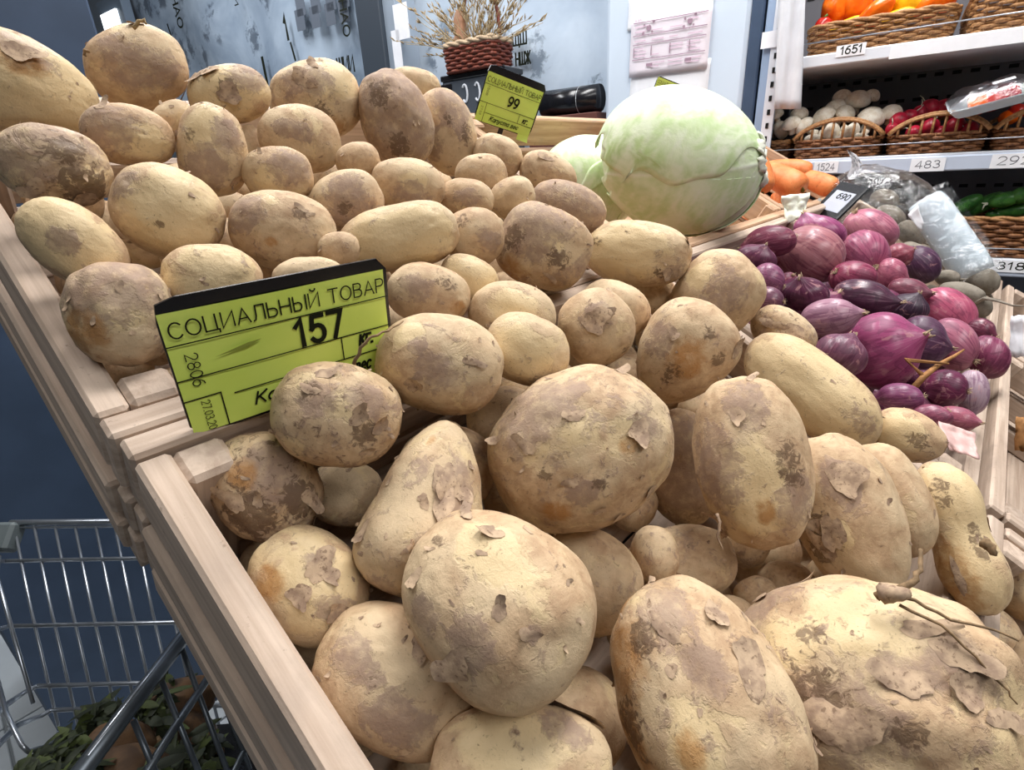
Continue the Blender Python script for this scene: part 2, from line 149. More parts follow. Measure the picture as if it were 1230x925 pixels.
 {'i':'p46','loc':[0.2543,0.175,1.0231],'sc':[0.0619,0.0529,0.0486],'ax':[0.686,-0.632,0.361,0.137,0.599,0.789],'px':113,'sh':{'lump':0.04},'mk':[['m',-0.26,0.64,0.72,0.45],['f',0.11,0.22,0.97,0.19],['f',0.44,-0.05,0.9,0.19],['o',0.42,-0.19,0.89,0.13],['m',0.64,-0.1,0.76,0.17],['d',0.03,-0.43,0.9,0.1],['m',-0.15,-0.44,0.88,0.19],['d',-0.41,-0.11,0.91,0.08],['o',-0.44,-0.53,0.72,0.19],['m',0.18,0.61,0.77,0.14]],'fl':[[-0.46,0.27,0.85,0.0101],[0.55,-0.1,0.83,0.0126],[0.73,0.67,0.14,0.0079],[0.44,-0.77,0.46,0.0075],[0.05,-0.86,0.51,0.0074],[0.07,0.34,0.94,0.0069],[-0.08,-0.71,0.7,0.0052],[-0.22,-0.3,0.93,0.0055],[-0.68,0.44,0.59,0.0063]]},
 {'i':'p47','loc':[0.0865,0.2391,0.9929],'sc':[0.0347,0.0278,0.0256],'ax':[0.202,-0.682,-0.703,0.943,-0.058,0.327],'px':76,'mk':[['f',-0.03,-0.0,1.0,0.69],['m',-0.09,0.33,0.94,0.31],['m',0.58,0.03,0.82,0.35],['o',-0.41,-0.44,0.8,0.35]],'fl':[[-0.09,0.33,0.94,0.0116],[0.02,-0.23,0.97,0.0077],[0.58,0.03,0.82,0.0098],[0.09,0.34,0.94,0.0077]]},
 {'i':'p49','loc':[0.0929,0.1742,0.9661],'sc':[0.0433,0.0316,0.0291],'ax':[0.394,-0.805,-0.443,0.868,0.166,0.468],'px':105,'mk':[['m',-0.43,-0.12,0.89,0.35],['m',0.24,-0.48,0.84,0.43]],'fl':[[0.06,0.51,0.86,0.009]]},
 {'i':'p50','loc':[0.1053,0.1037,0.9542],'sc':[0.0408,0.0256,0.0236],'ax':[0.628,-0.776,-0.058,0.686,0.517,0.512],'px':112,'mk':[['f',-0.07,0.35,0.94,0.58],['m',0.46,0.5,0.74,0.4]],'fl':[[0.48,0.87,0.09,0.021]]},
 {'i':'p54','loc':[0.2648,-0.0057,0.9269],'sc':[0.0679,0.0591,0.0543],'ax':[0.356,-0.861,0.363,0.624,0.508,0.594],'px':190,'sh':{'lump':0.13},'mk':[['m',-0.61,0.77,0.21,0.4],['f',0.02,0.59,0.81,0.33],['d',-0.27,0.44,0.86,0.11],['f',-0.43,0.35,0.83,0.23],['d',-0.39,-0.02,0.92,0.3],['d',0.15,-0.24,0.96,0.12],['d',-0.86,0.48,0.16,0.1],['m',-0.22,-0.2,0.95,0.34],['m',0.21,0.14,0.97,0.16],['m',0.56,0.19,0.81,0.23],['f',0.09,0.45,0.89,0.18],['d',-0.45,-0.09,0.89,0.12],['f',-0.29,-0.26,0.92,0.27]],'fl':[[-0.58,0.79,0.2,0.0155],[-0.25,0.96,0.16,0.0108],[0.2,0.11,0.97,0.0136],[0.58,0.25,0.78,0.0163],[0.55,0.03,0.84,0.0118],[-0.22,-0.2,0.95,0.0168],[0.71,-0.16,0.69,0.0121],[0.44,0.44,0.78,0.0119]]},
 {'i':'p48','loc':[0.1293,0.1367,1.0114],'sc':[0.0478,0.0394,0.0362],'ax':[0.164,-0.849,-0.502,0.859,-0.127,0.496],'px':128,'sh':{'tp':0.16},'mk':[['f',-0.31,0.36,0.88,0.46],['m',0.03,-0.46,0.89,0.29],['d',-0.76,0.05,0.65,0.11],['m',-0.41,-0.6,0.69,0.22],['m',0.4,0.01,0.92,0.09],['d',-0.39,0.06,0.92,0.05]],'fl':[[-0.72,0.56,0.41,0.0097],[-0.41,0.51,0.76,0.0077],[-0.96,-0.23,0.14,0.0076],[0.05,-0.76,0.65,0.0109],[0.38,-0.03,0.93,0.006],[0.06,-0.03,1.0,0.0059],[-0.66,-0.42,0.62,0.0071]]},
 {'i':'p53','loc':[0.1908,0.0585,0.9514],'sc':[0.0579,0.0421,0.0387],'ax':[-0.44,-0.738,-0.512,0.669,-0.649,0.361],'px':168,'sh':{'tp':0.05,'lump':0.04},'mk':[['o',-0.88,-0.45,0.13,0.41],['o',-0.43,-0.67,0.6,0.45],['o',0.09,-0.88,0.46,0.39],['m',-0.65,0.03,0.76,0.33],['d',-0.47,-0.34,0.81,0.2],['f',0.22,-0.22,0.95,0.27],['o',0.31,-0.33,0.89,0.19],['m',-0.15,0.18,0.97,0.21],['d',0.04,-0.84,0.54,0.27]],'fl':[[-0.99,0.0,0.12,0.0071],[-0.46,0.53,0.72,0.0121],[-0.05,0.59,0.81,0.0119],[-0.47,-0.09,0.88,0.0082]]},
]
FILL = [['p',0.464,0.535,1.122,0.034],['p',0.564,0.58,1.13,0.021],['p',0.322,0.592,1.12,0.027],['p',0.22,0.642,1.152,0.029],['p',0.108,0.597,1.125,0.035],['p',0.464,0.463,1.08,0.028],['p',0.417,0.567,1.142,0.022],['p',0.538,0.48,1.1,0.028],['p',0.17,0.518,1.088,0.034],['p',0.185,0.418,1.038,0.024],['p',0.24,0.544,1.094,0.029],['p',0.352,0.516,1.141,0.02],['p',0.32,0.652,1.17,0.025],['p',0.546,0.635,1.17,0.03],['p',0.273,0.645,1.191,0.028],['p',0.288,0.496,1.109,0.035],['p',0.298,0.417,1.035,0.029],['p',0.337,0.443,1.075,0.021],['p',0.202,0.458,1.114,0.036],['p',0.396,0.471,1.083,0.028],['p',0.364,0.567,1.109,0.026],['p',0.188,0.668,1.189,0.021],['p',0.123,0.47,1.112,0.024],['p',0.224,0.477,1.061,0.021],['p',0.436,0.623,1.192,0.032],['p',0.287,0.567,1.169,0.024],['p',0.173,0.617,1.172,0.028],['p',0.107,0.632,1.196,0.032],['p',0.09,0.524,1.127,0.02],['p',0.445,0.404,1.054,0.034],['p',0.363,0.614,1.192,0.026],['p',0.409,0.509,1.127,0.026],['p',0.204,0.535,1.145,0.025],['p',0.107,0.459,1.042,0.024],['p',0.092,0.584,1.184,0.021],['p',0.531,0.539,1.116,0.027],['p',0.551,0.421,1.065,0.033],['p',0.209,0.632,1.2,0.02],['p',0.462,0.611,1.136,0.025],['p',0.336,0.557,1.159,0.021],['p',0.375,0.522,1.094,0.024],['p',0.504,0.569,1.141,0.021],['p',0.367,0.403,1.056,0.021],['p',0.499,0.602,1.185,0.022],['p',0.237,0.422,1.027,0.023],['p',0.383,0.671,1.171,0.029],['p',0.4,0.655,1.217,0.022],['p',0.174,0.571,1.116,0.026],['p',0.144,0.562,1.161,0.029],['p',0.259,0.59,1.141,0.021],['p',0.498,0.412,1.017,0.02],['p',0.474,0.672,1.17,0.028],['p',0.474,0.571,1.169,0.02],['p',0.368,0.446,1.043,0.023],['p',0.175,0.462,1.06,0.027],['p',0.548,0.578,1.167,0.021],['p',0.307,0.549,1.1,0.024],['p',0.511,0.476,1.052,0.022],['p',0.274,0.429,1.092,0.03],['p',0.135,0.411,1.033,0.023],['p',0.3,0.605,1.189,0.021],['p',0.49,0.475,1.123,0.023],['p',0.224,0.575,1.167,0.024],['p',0.395,0.617,1.155,0.022],['p',0.095,0.524,1.08,0.023],['p',0.154,0.508,1.141,0.021],['p',0.185,0.382,1.066,0.02],['p',0.298,0.478,1.055,0.025],['p',0.148,0.432,1.094,0.021],['p',0.095,0.435,1.1,0.022],['p',0.353,0.48,1.116,0.02],['p',0.497,0.422,1.081,0.022],['p',0.338,0.645,1.218,0.023],['p',0.499,0.517,1.077,0.026],['p',0.255,0.536,1.138,0.018],['p',0.141,0.632,1.141,0.017],['p',0.402,0.424,1.094,0.021],['p',0.083,0.479,1.07,0.017],['p',0.312,0.385,1.072,0.02],['p',0.375,0.572,1.172,0.018],['p',0.137,0.664,1.168,0.021],['p',0.384,0.413,1.017,0.019],['p',0.428,0.457,1.111,0.016],['p',0.515,0.654,1.197,0.016],['p',0.262,0.388,1.073,0.018],['p',0.5,0.63,1.152,0.019],['p',0.347,0.5,1.067,0.018],['p',0.095,0.646,1.15,0.017],['p',0.286,0.623,1.142,0.019],['p',0.524,0.603,1.124,0.02],['p',0.344,0.623,1.142,0.018],['p',0.092,0.422,1.034,0.018],['p',0.561,0.484,1.057,0.02],['p',0.085,0.673,1.171,0.018],['p',0.346,0.42,1.022,0.017],['p',0.482,0.439,1.04,0.019],['p',0.119,0.545,1.106,0.018],['p',0.211,0.595,1.119,0.02],['p',0.429,0.466,1.049,0.018],['p',0.562,0.677,1.184,0.018],['p',0.439,0.501,1.084,0.017],['p',0.182,0.131,0.873,0.036],['p',0.488,0.078,0.883,0.03],['p',0.429,0.094,0.856,0.035],['p',0.377,0.061,0.88,0.021],['p',0.425,0.225,0.977,0.022],['p',0.532,0.232,0.93,0.022],['p',0.206,0.257,1.0,0.036],['p',0.386,0.273,0.963,0.027],['p',0.32,0.206,0.946,0.029],['p',0.524,0.121,0.91,0.025],['p',0.474,0.264,0.979,0.028],['p',0.359,0.189,0.91,0.023],['p',0.107,0.117,0.873,0.036],['p',0.558,0.278,0.997,0.024],['p',0.126,0.206,0.924,0.028],['p',0.163,0.173,0.944,0.021],['p',0.094,0.259,0.93,0.024],['p',0.123,0.073,0.831,0.022],['p',0.558,0.093,0.88,0.021],['p',0.448,0.236,0.935,0.027],['p',0.478,0.201,0.898,0.025],['p',0.525,0.179,0.921,0.021],['p',0.54,0.06,0.819,0.022],['p',0.269,0.086,0.843,0.025],['p',0.226,0.075,0.885,0.026],['p',0.325,0.284,0.952,0.034],['p',0.21,0.063,0.837,0.026],['p',0.326,0.302,1.009,0.021],['p',0.43,0.299,1.013,0.022],['p',0.513,0.299,0.975,0.026],['p',0.516,0.108,0.848,0.023],['p',0.161,0.269,0.95,0.03],['p',0.485,0.187,0.957,0.023],['p',0.469,0.145,0.888,0.031],['p',0.309,0.046,0.867,0.022],['p',0.311,0.098,0.853,0.021],['p',0.165,0.087,0.847,0.02],['p',0.474,0.065,0.823,0.027],['p',0.255,0.221,0.913,0.024],['p',0.208,0.22,0.912,0.024],['p',0.09,0.311,0.96,0.022],['p',0.367,0.067,0.827,0.028],['p',0.352,0.241,0.973,0.021],['p',0.133,0.141,0.917,0.023],['p',0.218,0.262,0.931,0.024],['p',0.29,0.182,0.902,0.021],['p',0.245,0.309,0.975,0.03],['p',0.555,0.23,0.984,0.027],['p',0.559,0.319,0.971,0.021],['p',0.41,0.037,0.875,0.02],['p',0.271,0.132,0.87,0.025],['p',0.366,0.28,1.006,0.022],['p',0.262,0.256,0.941,0.021],['p',0.385,0.098,0.896,0.021],['p',0.39,0.228,0.921,0.027],['p',0.499,0.228,0.962,0.021],['p',0.393,0.134,0.862,0.021],['p',0.165,0.324,0.966,0.021],['p',0.17,0.062,0.877,0.021],['p',0.467,0.027,0.869,0.022],['p',0.562,0.038,0.876,0.023],['p',0.353,0.111,0.85,0.022],['p',0.558,0.16,0.894,0.022],['p',0.095,0.172,0.88,0.021],['p',0.292,0.135,0.929,0.02],['p',0.278,0.104,0.909,0.021],['p',0.456,0.308,0.965,0.022],['p',0.443,0.108,0.916,0.023],['p',0.253,0.041,0.853,0.023],['p',0.56,0.165,0.949,0.022],['p',0.219,0.188,0.888,0.02],['p',0.198,0.294,0.963,0.016],['p',0.481,0.29,1.015,0.017],['p',0.329,0.044,0.833,0.017],['p',0.48,0.151,0.939,0.017],['p',0.409,0.325,0.969,0.021],['p',0.195,0.203,0.96,0.021],['p',0.306,0.08,0.889,0.019],['p',0.342,0.074,0.887,0.016],['p',0.552,0.131,0.864,0.016],['p',0.238,0.11,0.851,0.016],['p',0.12,0.287,0.948,0.016],['p',0.141,0.17,0.887,0.02],['p',0.345,0.322,0.979,0.017],['p',0.565,0.092,0.836,0.017],['p',0.082,0.211,0.903,0.016],['p',0.287,0.055,0.825,0.017],['p',0.173,0.057,0.818,0.017],['p',0.556,0.282,0.953,0.018],['p',0.497,0.249,0.929,0.018],['p',0.566,0.212,0.92,0.018],['p',0.177,0.194,0.895,0.017],['p',0.49,-0.183,0.725,0.028],['p',0.405,-0.089,0.729,0.027],['p',0.473,-0.126,0.72,0.031],['p',0.369,-0.088,0.774,0.027],['p',0.53,-0.134,0.75,0.033],['p',0.36,-0.151,0.705,0.026],['p',0.427,-0.155,0.737,0.027],['p',0.498,-0.059,0.753,0.031],['p',0.544,-0.163,0.699,0.029],['p',0.552,-0.078,0.776,0.026],['p',0.37,-0.14,0.763,0.026],['p',0.421,-0.068,0.78,0.027],['p',0.384,-0.192,0.733,0.027],['p',0.406,-0.165,0.688,0.026],['o',0.732,0.287,1.027,0.025],['o',0.755,0.138,0.976,0.024],['o',1.016,0.243,0.992,0.026],['o',0.762,0.016,0.868,0.026],['o',0.946,0.034,0.872,0.023],['o',0.699,0.114,0.899,0.028],['o',1.103,0.132,0.949,0.028],['o',1.124,0.005,0.901,0.028],['o',1.085,0.268,0.998,0.021],['o',0.853,0.264,0.968,0.029],['o',0.837,0.217,0.947,0.023],['o',0.92,0.285,1.036,0.023],['o',1.126,0.059,0.932,0.027],['o',0.708,0.17,0.961,0.029],['o',0.918,0.197,0.936,0.027],['o',0.719,0.247,0.973,0.03],['o',0.786,0.095,0.905,0.023],['o',0.981,0.113,0.915,0.022],['o',0.841,0.214,1.009,0.022],['o',0.855,0.026,0.886,0.027],['o',1.124,0.195,0.948,0.025],['o',0.668,0.045,0.897,0.022],['o',1.148,0.234,1.015,0.022],['o',0.993,0.056,0.882,0.023],['o',1.08,0.22,0.962,0.026],['o',1.142,0.121,0.907,0.03],['o',1.052,0.053,0.86,0.029],['o',0.786,0.144,0.935,0.027],['o',0.789,0.247,0.959,0.028],['o',0.888,0.09,0.896,0.024],['o',0.878,0.074,0.94,0.022],['o',0.85,0.141,0.943,0.021],['o',1.124,0.27,1.014,0.021],['o',0.927,0.091,0.929,0.024],['o',0.932,0.256,0.991,0.025],['o',0.683,0.241,1.034,0.027],['o',0.908,0.165,0.977,0.022],['o',0.771,0.197,0.951,0.026],['o',1.138,0.033,0.836,0.024],['o',0.78,0.027,0.915,0.023],['o',0.949,0.118,0.968,0.026],['o',0.813,0.153,0.983,0.028],['o',0.857,0.074,0.86,0.025],['o',0.832,0.114,0.888,0.025],['o',0.779,0.27,1.05,0.029],['o',1.077,0.175,0.935,0.027],['o',0.671,0.195,1.008,0.025],['o',1.075,0.087,0.905,0.024],['o',0.705,0.067,0.878,0.022],['o',0.982,0.3,1.019,0.021],['o',0.708,0.027,0.908,0.022],['o',0.799,0.041,0.847,0.022],['o',1.141,0.063,0.884,0.023],['o',0.952,0.159,0.941,0.024],['o',0.842,0.265,1.03,0.027],['o',0.684,0.297,1.003,0.029],['o',0.719,0.036,0.846,0.025],['o',1.025,0.199,0.965,0.023],['o',0.955,0.238,0.95,0.026],['o',0.78,0.295,0.997,0.028],['o',0.873,0.196,0.982,0.022],['o',0.735,0.158,0.913,0.022],['o',1.033,0.141,0.932,0.029],['o',0.762,0.066,0.862,0.022],['o',0.974,0.009,0.903,0.023],['o',0.887,0.135,0.913,0.021],['o',0.999,0.104,0.958,0.025],['o',0.97,0.065,0.925,0.028],['o',1.012,0.014,0.868,0.024],['o',0.98,0.193,0.972,0.026],['b',1.589,0.268,0.993,0.026],['b',1.513,0.165,0.87,0.022],['b',1.352,0.25,1.021,0.022],['b',1.523,0.07,0.845,0.028],['b',1.506,0.12,0.887,0.026],['b',1.452,0.136,0.869,0.024],['b',1.421,0.112,0.902,0.029],['b',1.673,0.115,0.944,0.022],['b',1.484,0.176,0.973,0.027],['b',1.683,0.127,0.902,0.022],['b',1.298,0.208,0.984,0.028],['b',1.314,0.031,0.903,0.025],['b',1.327,0.288,0.981,0.028],['b',1.269,0.181,0.941,0.025],['b',1.268,0.295,1.007,0.022],['b',1.619,0.081,0.854,0.027],['b',1.625,0.117,0.948,0.024],['b',1.394,0.039,0.85,0.025],['b',1.697,0.034,0.894,0.028],['b',1.583,0.118,0.857,0.025],['b',1.476,0.278,0.967,0.026],['b',1.569,0.035,0.887,0.028],['b',1.344,0.019,0.868,0.022],['b',1.423,0.278,0.933,0.023],['b',1.366,0.123,0.884,0.021],['b',1.304,0.138,0.963,0.025],['k',1.668,0.532,1.121,0.029],['k',1.619,0.434,1.097,0.028],['k',1.692,0.432,1.122,0.026],['k',1.565,0.582,1.181,0.028],['k',1.268,0.518,1.138,0.03],['k',1.483,0.666,1.176,0.025],['k',1.619,0.488,1.117,0.026],['k',1.495,0.381,1.089,0.027],['k',1.578,0.567,1.126,0.029],['k',1.534,0.48,1.051,0.025],['k',1.511,0.584,1.127,0.027],['k',1.622,0.399,1.047,0.03],['k',1.353,0.523,1.077,0.029],['k',1.574,0.513,1.152,0.025],['k',1.463,0.613,1.218,0.027],['k',1.631,0.644,1.212,0.024],['k',1.583,0.454,1.068,0.024],['k',1.433,0.575,1.152,0.026],['k',1.304,0.577,1.15,0.025],['k',1.357,0.44,1.051,0.029],['k',1.308,0.624,1.169,0.029],['k',1.603,0.515,1.073,0.025]]

REC = {r['i']: r for r in ITEMS}

# ---------------------------------------------------------------- frames of reference
TILT = math.radians(29.6); DROP = 0.26
DV = np.array([0, math.cos(TILT), math.sin(TILT)]); NV = np.array([0, -math.sin(TILT), math.cos(TILT)])
def DP(s, t, h=0.0):                         # point of the sloping display: along, up the slope, above the rims
    return np.array([s, 0, EYE]) + DV * t + NV * (h - DROP)
WROT = math.radians(7.2 - 90)                # the shop wall: x to the right, y into the wall, z up
WX = np.array([math.cos(WROT), math.sin(WROT), 0]); WY = np.array([-math.sin(WROT), math.cos(WROT), 0])
W0 = np.array([1.80, 0.35, 0])
def WP(x, y, z): return W0 + WX * x + WY * y + np.array([0, 0, z])
def ray(px, py): return CAMROT.T @ np.array([(px - 615) / F, (py - 462.5) / F, 1.0])
EYEP = np.array([0, 0, EYE])
def on_wall(px, py, y=0.0):                  # (x, z) on the wall plane at depth y
    r = ray(px, py); k = ((W0 - EYEP) @ WY + y) / (r @ WY); p = EYEP + r * k
    return float((p - W0) @ WX), float(p[2])
def on_plane(px, py, p0, nrm):
    r = ray(px, py); k = ((p0 - EYEP) @ nrm) / (r @ nrm); return EYEP + r * k

# ---------------------------------------------------------------- numpy gradient noise
_rs = np.random.RandomState(7); _perm = _rs.permutation(256); _perm = np.concatenate([_perm] * 3)
_grad = _rs.normal(size=(256, 3)); _grad /= np.linalg.norm(_grad, axis=1)[:, None]
def noise(p):
    p = np.asarray(p, float); i = np.floor(p).astype(int); f = p - i; i = i & 255
    u = f * f * f * (f * (f * 6 - 15) + 10); out = 0
    for dx in (0, 1):
        for dy in (0, 1):
            for dz in (0, 1):
                h = _perm[_perm[_perm[i[:, 0] + dx] + i[:, 1] + dy] + i[:, 2] + dz]
                g = (_grad[h] * (f - np.array([dx, dy, dz]))).sum(1)
                w = (u[:, 0] if dx else 1 - u[:, 0]) * (u[:, 1] if dy else 1 - u[:, 1]) * (u[:, 2] if dz else 1 - u[:, 2])
                out = out + g * w
    return out
def unit(v):
    v = np.asarray(v, float); return v / np.linalg.norm(v)
def basis(a):
    a = unit(a); b = np.cross(a, (0, 0, 1.0) if abs(a[2]) < .9 else (1.0, 0, 0)); b = unit(b)
    return b, np.cross(a, b)

# ---------------------------------------------------------------- object helpers
def tag(o, label=None, cat=None, group=None, kind=None):
    if label: o['label'] = label
    if cat: o['category'] = cat
    if group: o['group'] = group
    if kind: o['kind'] = kind
    return o
def empty(name, loc=(0, 0, 0), rot=(0, 0, 0)):
    o = bpy.data.objects.new(name, None); o.location = loc; o.rotation_euler = rot; o.empty_display_size = .02
    COL.objects.link(o); return o
def link(name, me, mat, parent=None, smooth=False):
    o = bpy.data.objects.new(name, me)
    if mat is not None and not me.materials: me.materials.append(mat)
    if smooth: me.polygons.foreach_set('use_smooth', [True] * len(me.polygons))
    if parent is not None: o.parent = parent
    COL.objects.link(o); return o
class MB:
    def __init__(s): s.v = []; s.f = []
    def add(s, vs, fs):
        b = len(s.v); s.v += [tuple(float(c) for c in v) for v in vs]; s.f += [tuple(i + b for i in f) for f in fs]; return s
    def box(s, lo, hi, ch=0.0, R=None, at=None):
        lo = np.minimum(lo, hi) * 1.0; hi = np.maximum(lo, hi) * 1.0
        c = (lo + hi) / 2; h = (hi - lo) / 2; ch = min(ch, min(h) * .45)
        vs = []; idx = {}
        for sx in (-1, 1):
            for sy in (-1, 1):
                for sz in (-1, 1):
                    for a in range(3):
                        v = np.array([sx, sy, sz]) * (h - ch); v[a] += (sx, sy, sz)[a] * ch
                        idx[(sx, sy, sz, a)] = len(vs); vs.append(c + v)
        fs = []
        for a in range(3):
            b, d = [(1, 2), (2, 0), (0, 1)][a]
            for sg in (-1, 1):
                q = []
                for sb, sd in ((-1, -1), (1, -1), (1, 1), (-1, 1)):
                    k = [0, 0, 0]; k[a] = sg; k[b] = sb; k[d] = sd; q.append(idx[(*k, a)])
                fs.append(tuple(q if sg > 0 else q[::-1]))
        if ch > 0:
            for a in range(3):
                b, d = [(1, 2), (2, 0), (0, 1)][a]
                for sb in (-1, 1):
                    for sd in (-1, 1):
                        def K(sa, fa):
                            k = [0, 0, 0]; k[a] = sa; k[b] = sb; k[d] = sd; return idx[(*k, fa)]
                        q = [K(-1, b), K(1, b), K(1, d), K(-1, d)]
                        fs.append(tuple(q if sb * sd < 0 else q[::-1]))
            for sx in (-1, 1):
                for sy in (-1, 1):
                    for sz in (-1, 1):
                        q = [idx[(sx, sy, sz, a)] for a in range(3)]
                        fs.append(tuple(q if sx * sy * sz > 0 else q[::-1]))
        vs = np.array(vs)
        if R is not None: vs = vs @ np.asarray(R).T
        if at is not None: vs = vs + np.asarray(at)
        return s.add(vs, fs)
    def tube(s, pts, r, seg=6, cap=True):
        pts = [np.asarray(p, float) for p in pts]; n = len(pts); rr = r if hasattr(r, '__len__') else [r] * n
        t0 = unit(pts[1] - pts[0]); b, c = basis(t0); vs = []; fs = []
        for i in range(n):
            t = unit(pts[min(i + 1, n - 1)] - pts[max(i - 1, 0)])
            b = unit(b - t * (b @ t)); c = np.cross(t, b)
            for k in range(seg):
                a = 2 * math.pi * k / seg; vs.append(pts[i] + rr[i] * (math.cos(a) * b + math.sin(a) * c))
        for i in range(n - 1):
            for k in range(seg):
                fs.append((i * seg + k, i * seg + (k + 1) % seg, (i + 1) * seg + (k + 1) % seg, (i + 1) * seg + k))
        if cap:
            fs.append(tuple(range(seg))[::-1]); fs.append(tuple((n - 1) * seg + k for k in range(seg)))
        return s.add(vs, fs)
    def grid(s, P):                          # P[i][j] points
        P = np.asarray(P); n, m = P.shape[:2]
        return s.add(P.reshape(-1, 3), [(i * m + j, (i + 1) * m + j, (i + 1) * m + j + 1, i * m + j + 1) for i in range(n - 1) for j in range(m - 1)])
    def quad(s, a, b, c, d): return s.add([a, b, c, d], [(0, 1, 2, 3)])
    def mesh(s, name):
        me = bpy.data.meshes.new(name); me.from_pydata(s.v, [], s.f); me.update(); return me
    def build(s, name, mat, parent=None, smooth=False, kind=None, label=None):
        o = link(name, s.mesh(name), mat, parent, smooth)
        if kind: o['kind'] = kind
        if label: o['label'] = label
        return o
_ico = {}
def ico(sub):
    if sub not in _ico:
        bm = bmesh.new(); bmesh.ops.create_icosphere(bm, subdivisions=sub, radius=1)
        _ico[sub] = (np.array([v.co[:] for v in bm.verts]), [tuple(v.index for v in f.verts) for f in bm.faces]); bm.free()
        v = _ico[sub][0]; v /= np.linalg.norm(v, axis=1)[:, None]
    return _ico[sub]
def npmesh(name, V, Fc, attr=None):
    me = bpy.data.meshes.new(name); me.from_pydata([tuple(v) for v in V.tolist()], [], Fc); me.update()
    if attr is not None:
        for k, A in attr.items():
            if A.shape[1] == 4:
                a = me.attributes.new(k, 'FLOAT_COLOR', 'POINT'); a.data.foreach_set('color', A.astype(np.float32).ravel())
            else:
                a = me.attributes.new(k, 'FLOAT_VECTOR', 'POINT'); a.data.foreach_set('vector', A.astype(np.float32).ravel())
    return me
def rotm(ax, ay):
    ax = unit(ax); ay = unit(np.asarray(ay) - ax * (np.asarray(ay) @ ax)); az = np.cross(ax, ay)
    return np.array([ax, ay, az]).T
def place(o, loc, R):
    M4 = Matrix([[*map(float, R[0]), float(loc[0])], [*map(float, R[1]), float(loc[1])], [*map(float, R[2]), float(loc[2])], [0, 0, 0, 1]])
    o.matrix_world = M4
    return o

# ---------------------------------------------------------------- materials
def srgb(r, g, b):
    f = lambda c: (c / 255 / 12.92) if c / 255 <= .04045 else ((c / 255 + .055) / 1.055) ** 2.4
    return (f(r), f(g), f(b), 1)
class NT:
    def __init__(s, name, rough=.6, spec=.4):
        s.m = bpy.data.materials.new(name); s.m.use_nodes = True; s.t = s.m.node_tree
        s.b = s.t.nodes['Principled BSDF']; s.b.inputs['Roughness'].default_value = rough
        s.b.inputs['Specular IOR Level'].default_value = spec; s._c = None
    def n(s, ty, **k):
        x = s.t.nodes.new(ty)
        for a, b in k.items(): setattr(x, a, b)
        return x
    def l(s, a, b): s.t.links.new(a, b)
    def coord(s, which='Object', scale=(1, 1, 1), rand=False):
        tc = s.n('ShaderNodeTexCoord'); mp = s.n('ShaderNodeMapping'); mp.inputs['Scale'].default_value = scale
        s.l(tc.outputs[which], mp.inputs['Vector'])
        if rand:
            oi = s.n('ShaderNodeObjectInfo'); mu = s.n('ShaderNodeMath', operation='MULTIPLY'); mu.inputs[1].default_value = 37.0
            s.l(oi.outputs['Random'], mu.inputs[0]); cb = s.n('ShaderNodeCombineXYZ')
            for i in range(3): s.l(mu.outputs[0], cb.inputs[i])
            s.l(cb.outputs[0], mp.inputs['Location'])
        return mp.outputs[0]
    def noise(s, vec, scale, detail=3, rough=.55, dist=0.0):
        x = s.n('ShaderNodeTexNoise'); x.inputs['Scale'].default_value = scale; x.inputs['Detail'].default_value = detail
        x.inputs['Roughness'].default_value = rough; x.inputs['Distortion'].default_value = dist
        s.l(vec, x.inputs['Vector']); return x.outputs['Fac']
    def ramp(s, fac, a, b, va=0.0, vb=1.0):
        x = s.n('ShaderNodeMapRange'); x.interpolation_type = 'SMOOTHSTEP'
        x.inputs['From Min'].default_value = a; x.inputs['From Max'].default_value = b
        x.inputs['To Min'].default_value = va; x.inputs['To Max'].default_value = vb
        s.l(fac, x.inputs['Value']); return x.outputs[0]
    def math(s, op, a, b=None, clamp=False):
        x = s.n('ShaderNodeMath', operation=op); x.use_clamp = clamp
        for i, q in enumerate((a, b)):
            if q is None: continue
            if isinstance(q, (int, float)): x.inputs[i].default_value = q
            else: s.l(q, x.inputs[i])
        return x.outputs[0]
    def mix(s, fac, a, b, mode='MIX'):
        x = s.n('ShaderNodeMix', data_type='RGBA', blend_type=mode)
        for sock, q in ((x.inputs[0], fac), (x.inputs[6], a), (x.inputs[7], b)):
            if isinstance(q, (int, float)): sock.default_value = q
            elif isinstance(q, tuple): sock.default_value = q
            else: s.l(q, sock)
        return x.outputs[2]
    def color(s, c):
        if isinstance(c, tuple): s.b.inputs['Base Color'].default_value = c
        else: s.l(c, s.b.inputs['Base Color'])
        return s
    def bump(s, h, strength=.3, dist=.002, prev=None):
        x = s.n('ShaderNodeBump'); x.inputs['Strength'].default_value = strength; x.inputs['Distance'].default_value = dist
        s.l(h, x.inputs['Height'])
        if prev is not None: s.l(prev, x.inputs['Normal'])
        s.l(x.outputs[0], s.b.inputs['Normal']); return x.outputs[0]
def plain(name, c, rough=.5, spec=.4, metal=0.0, var=0.0, vs_=30):
    t = NT(name, rough, spec); t.b.inputs['Metallic'].default_value = metal
    if var:
        nz = t.noise(t.coord(rand=True), vs_, 4); c2 = tuple(x * (1 - var) for x in c[:3]) + (1,)
        t.color(t.mix(t.ramp(nz, .35, .65), c, c2))
    else: t.color(c)
    return t.m

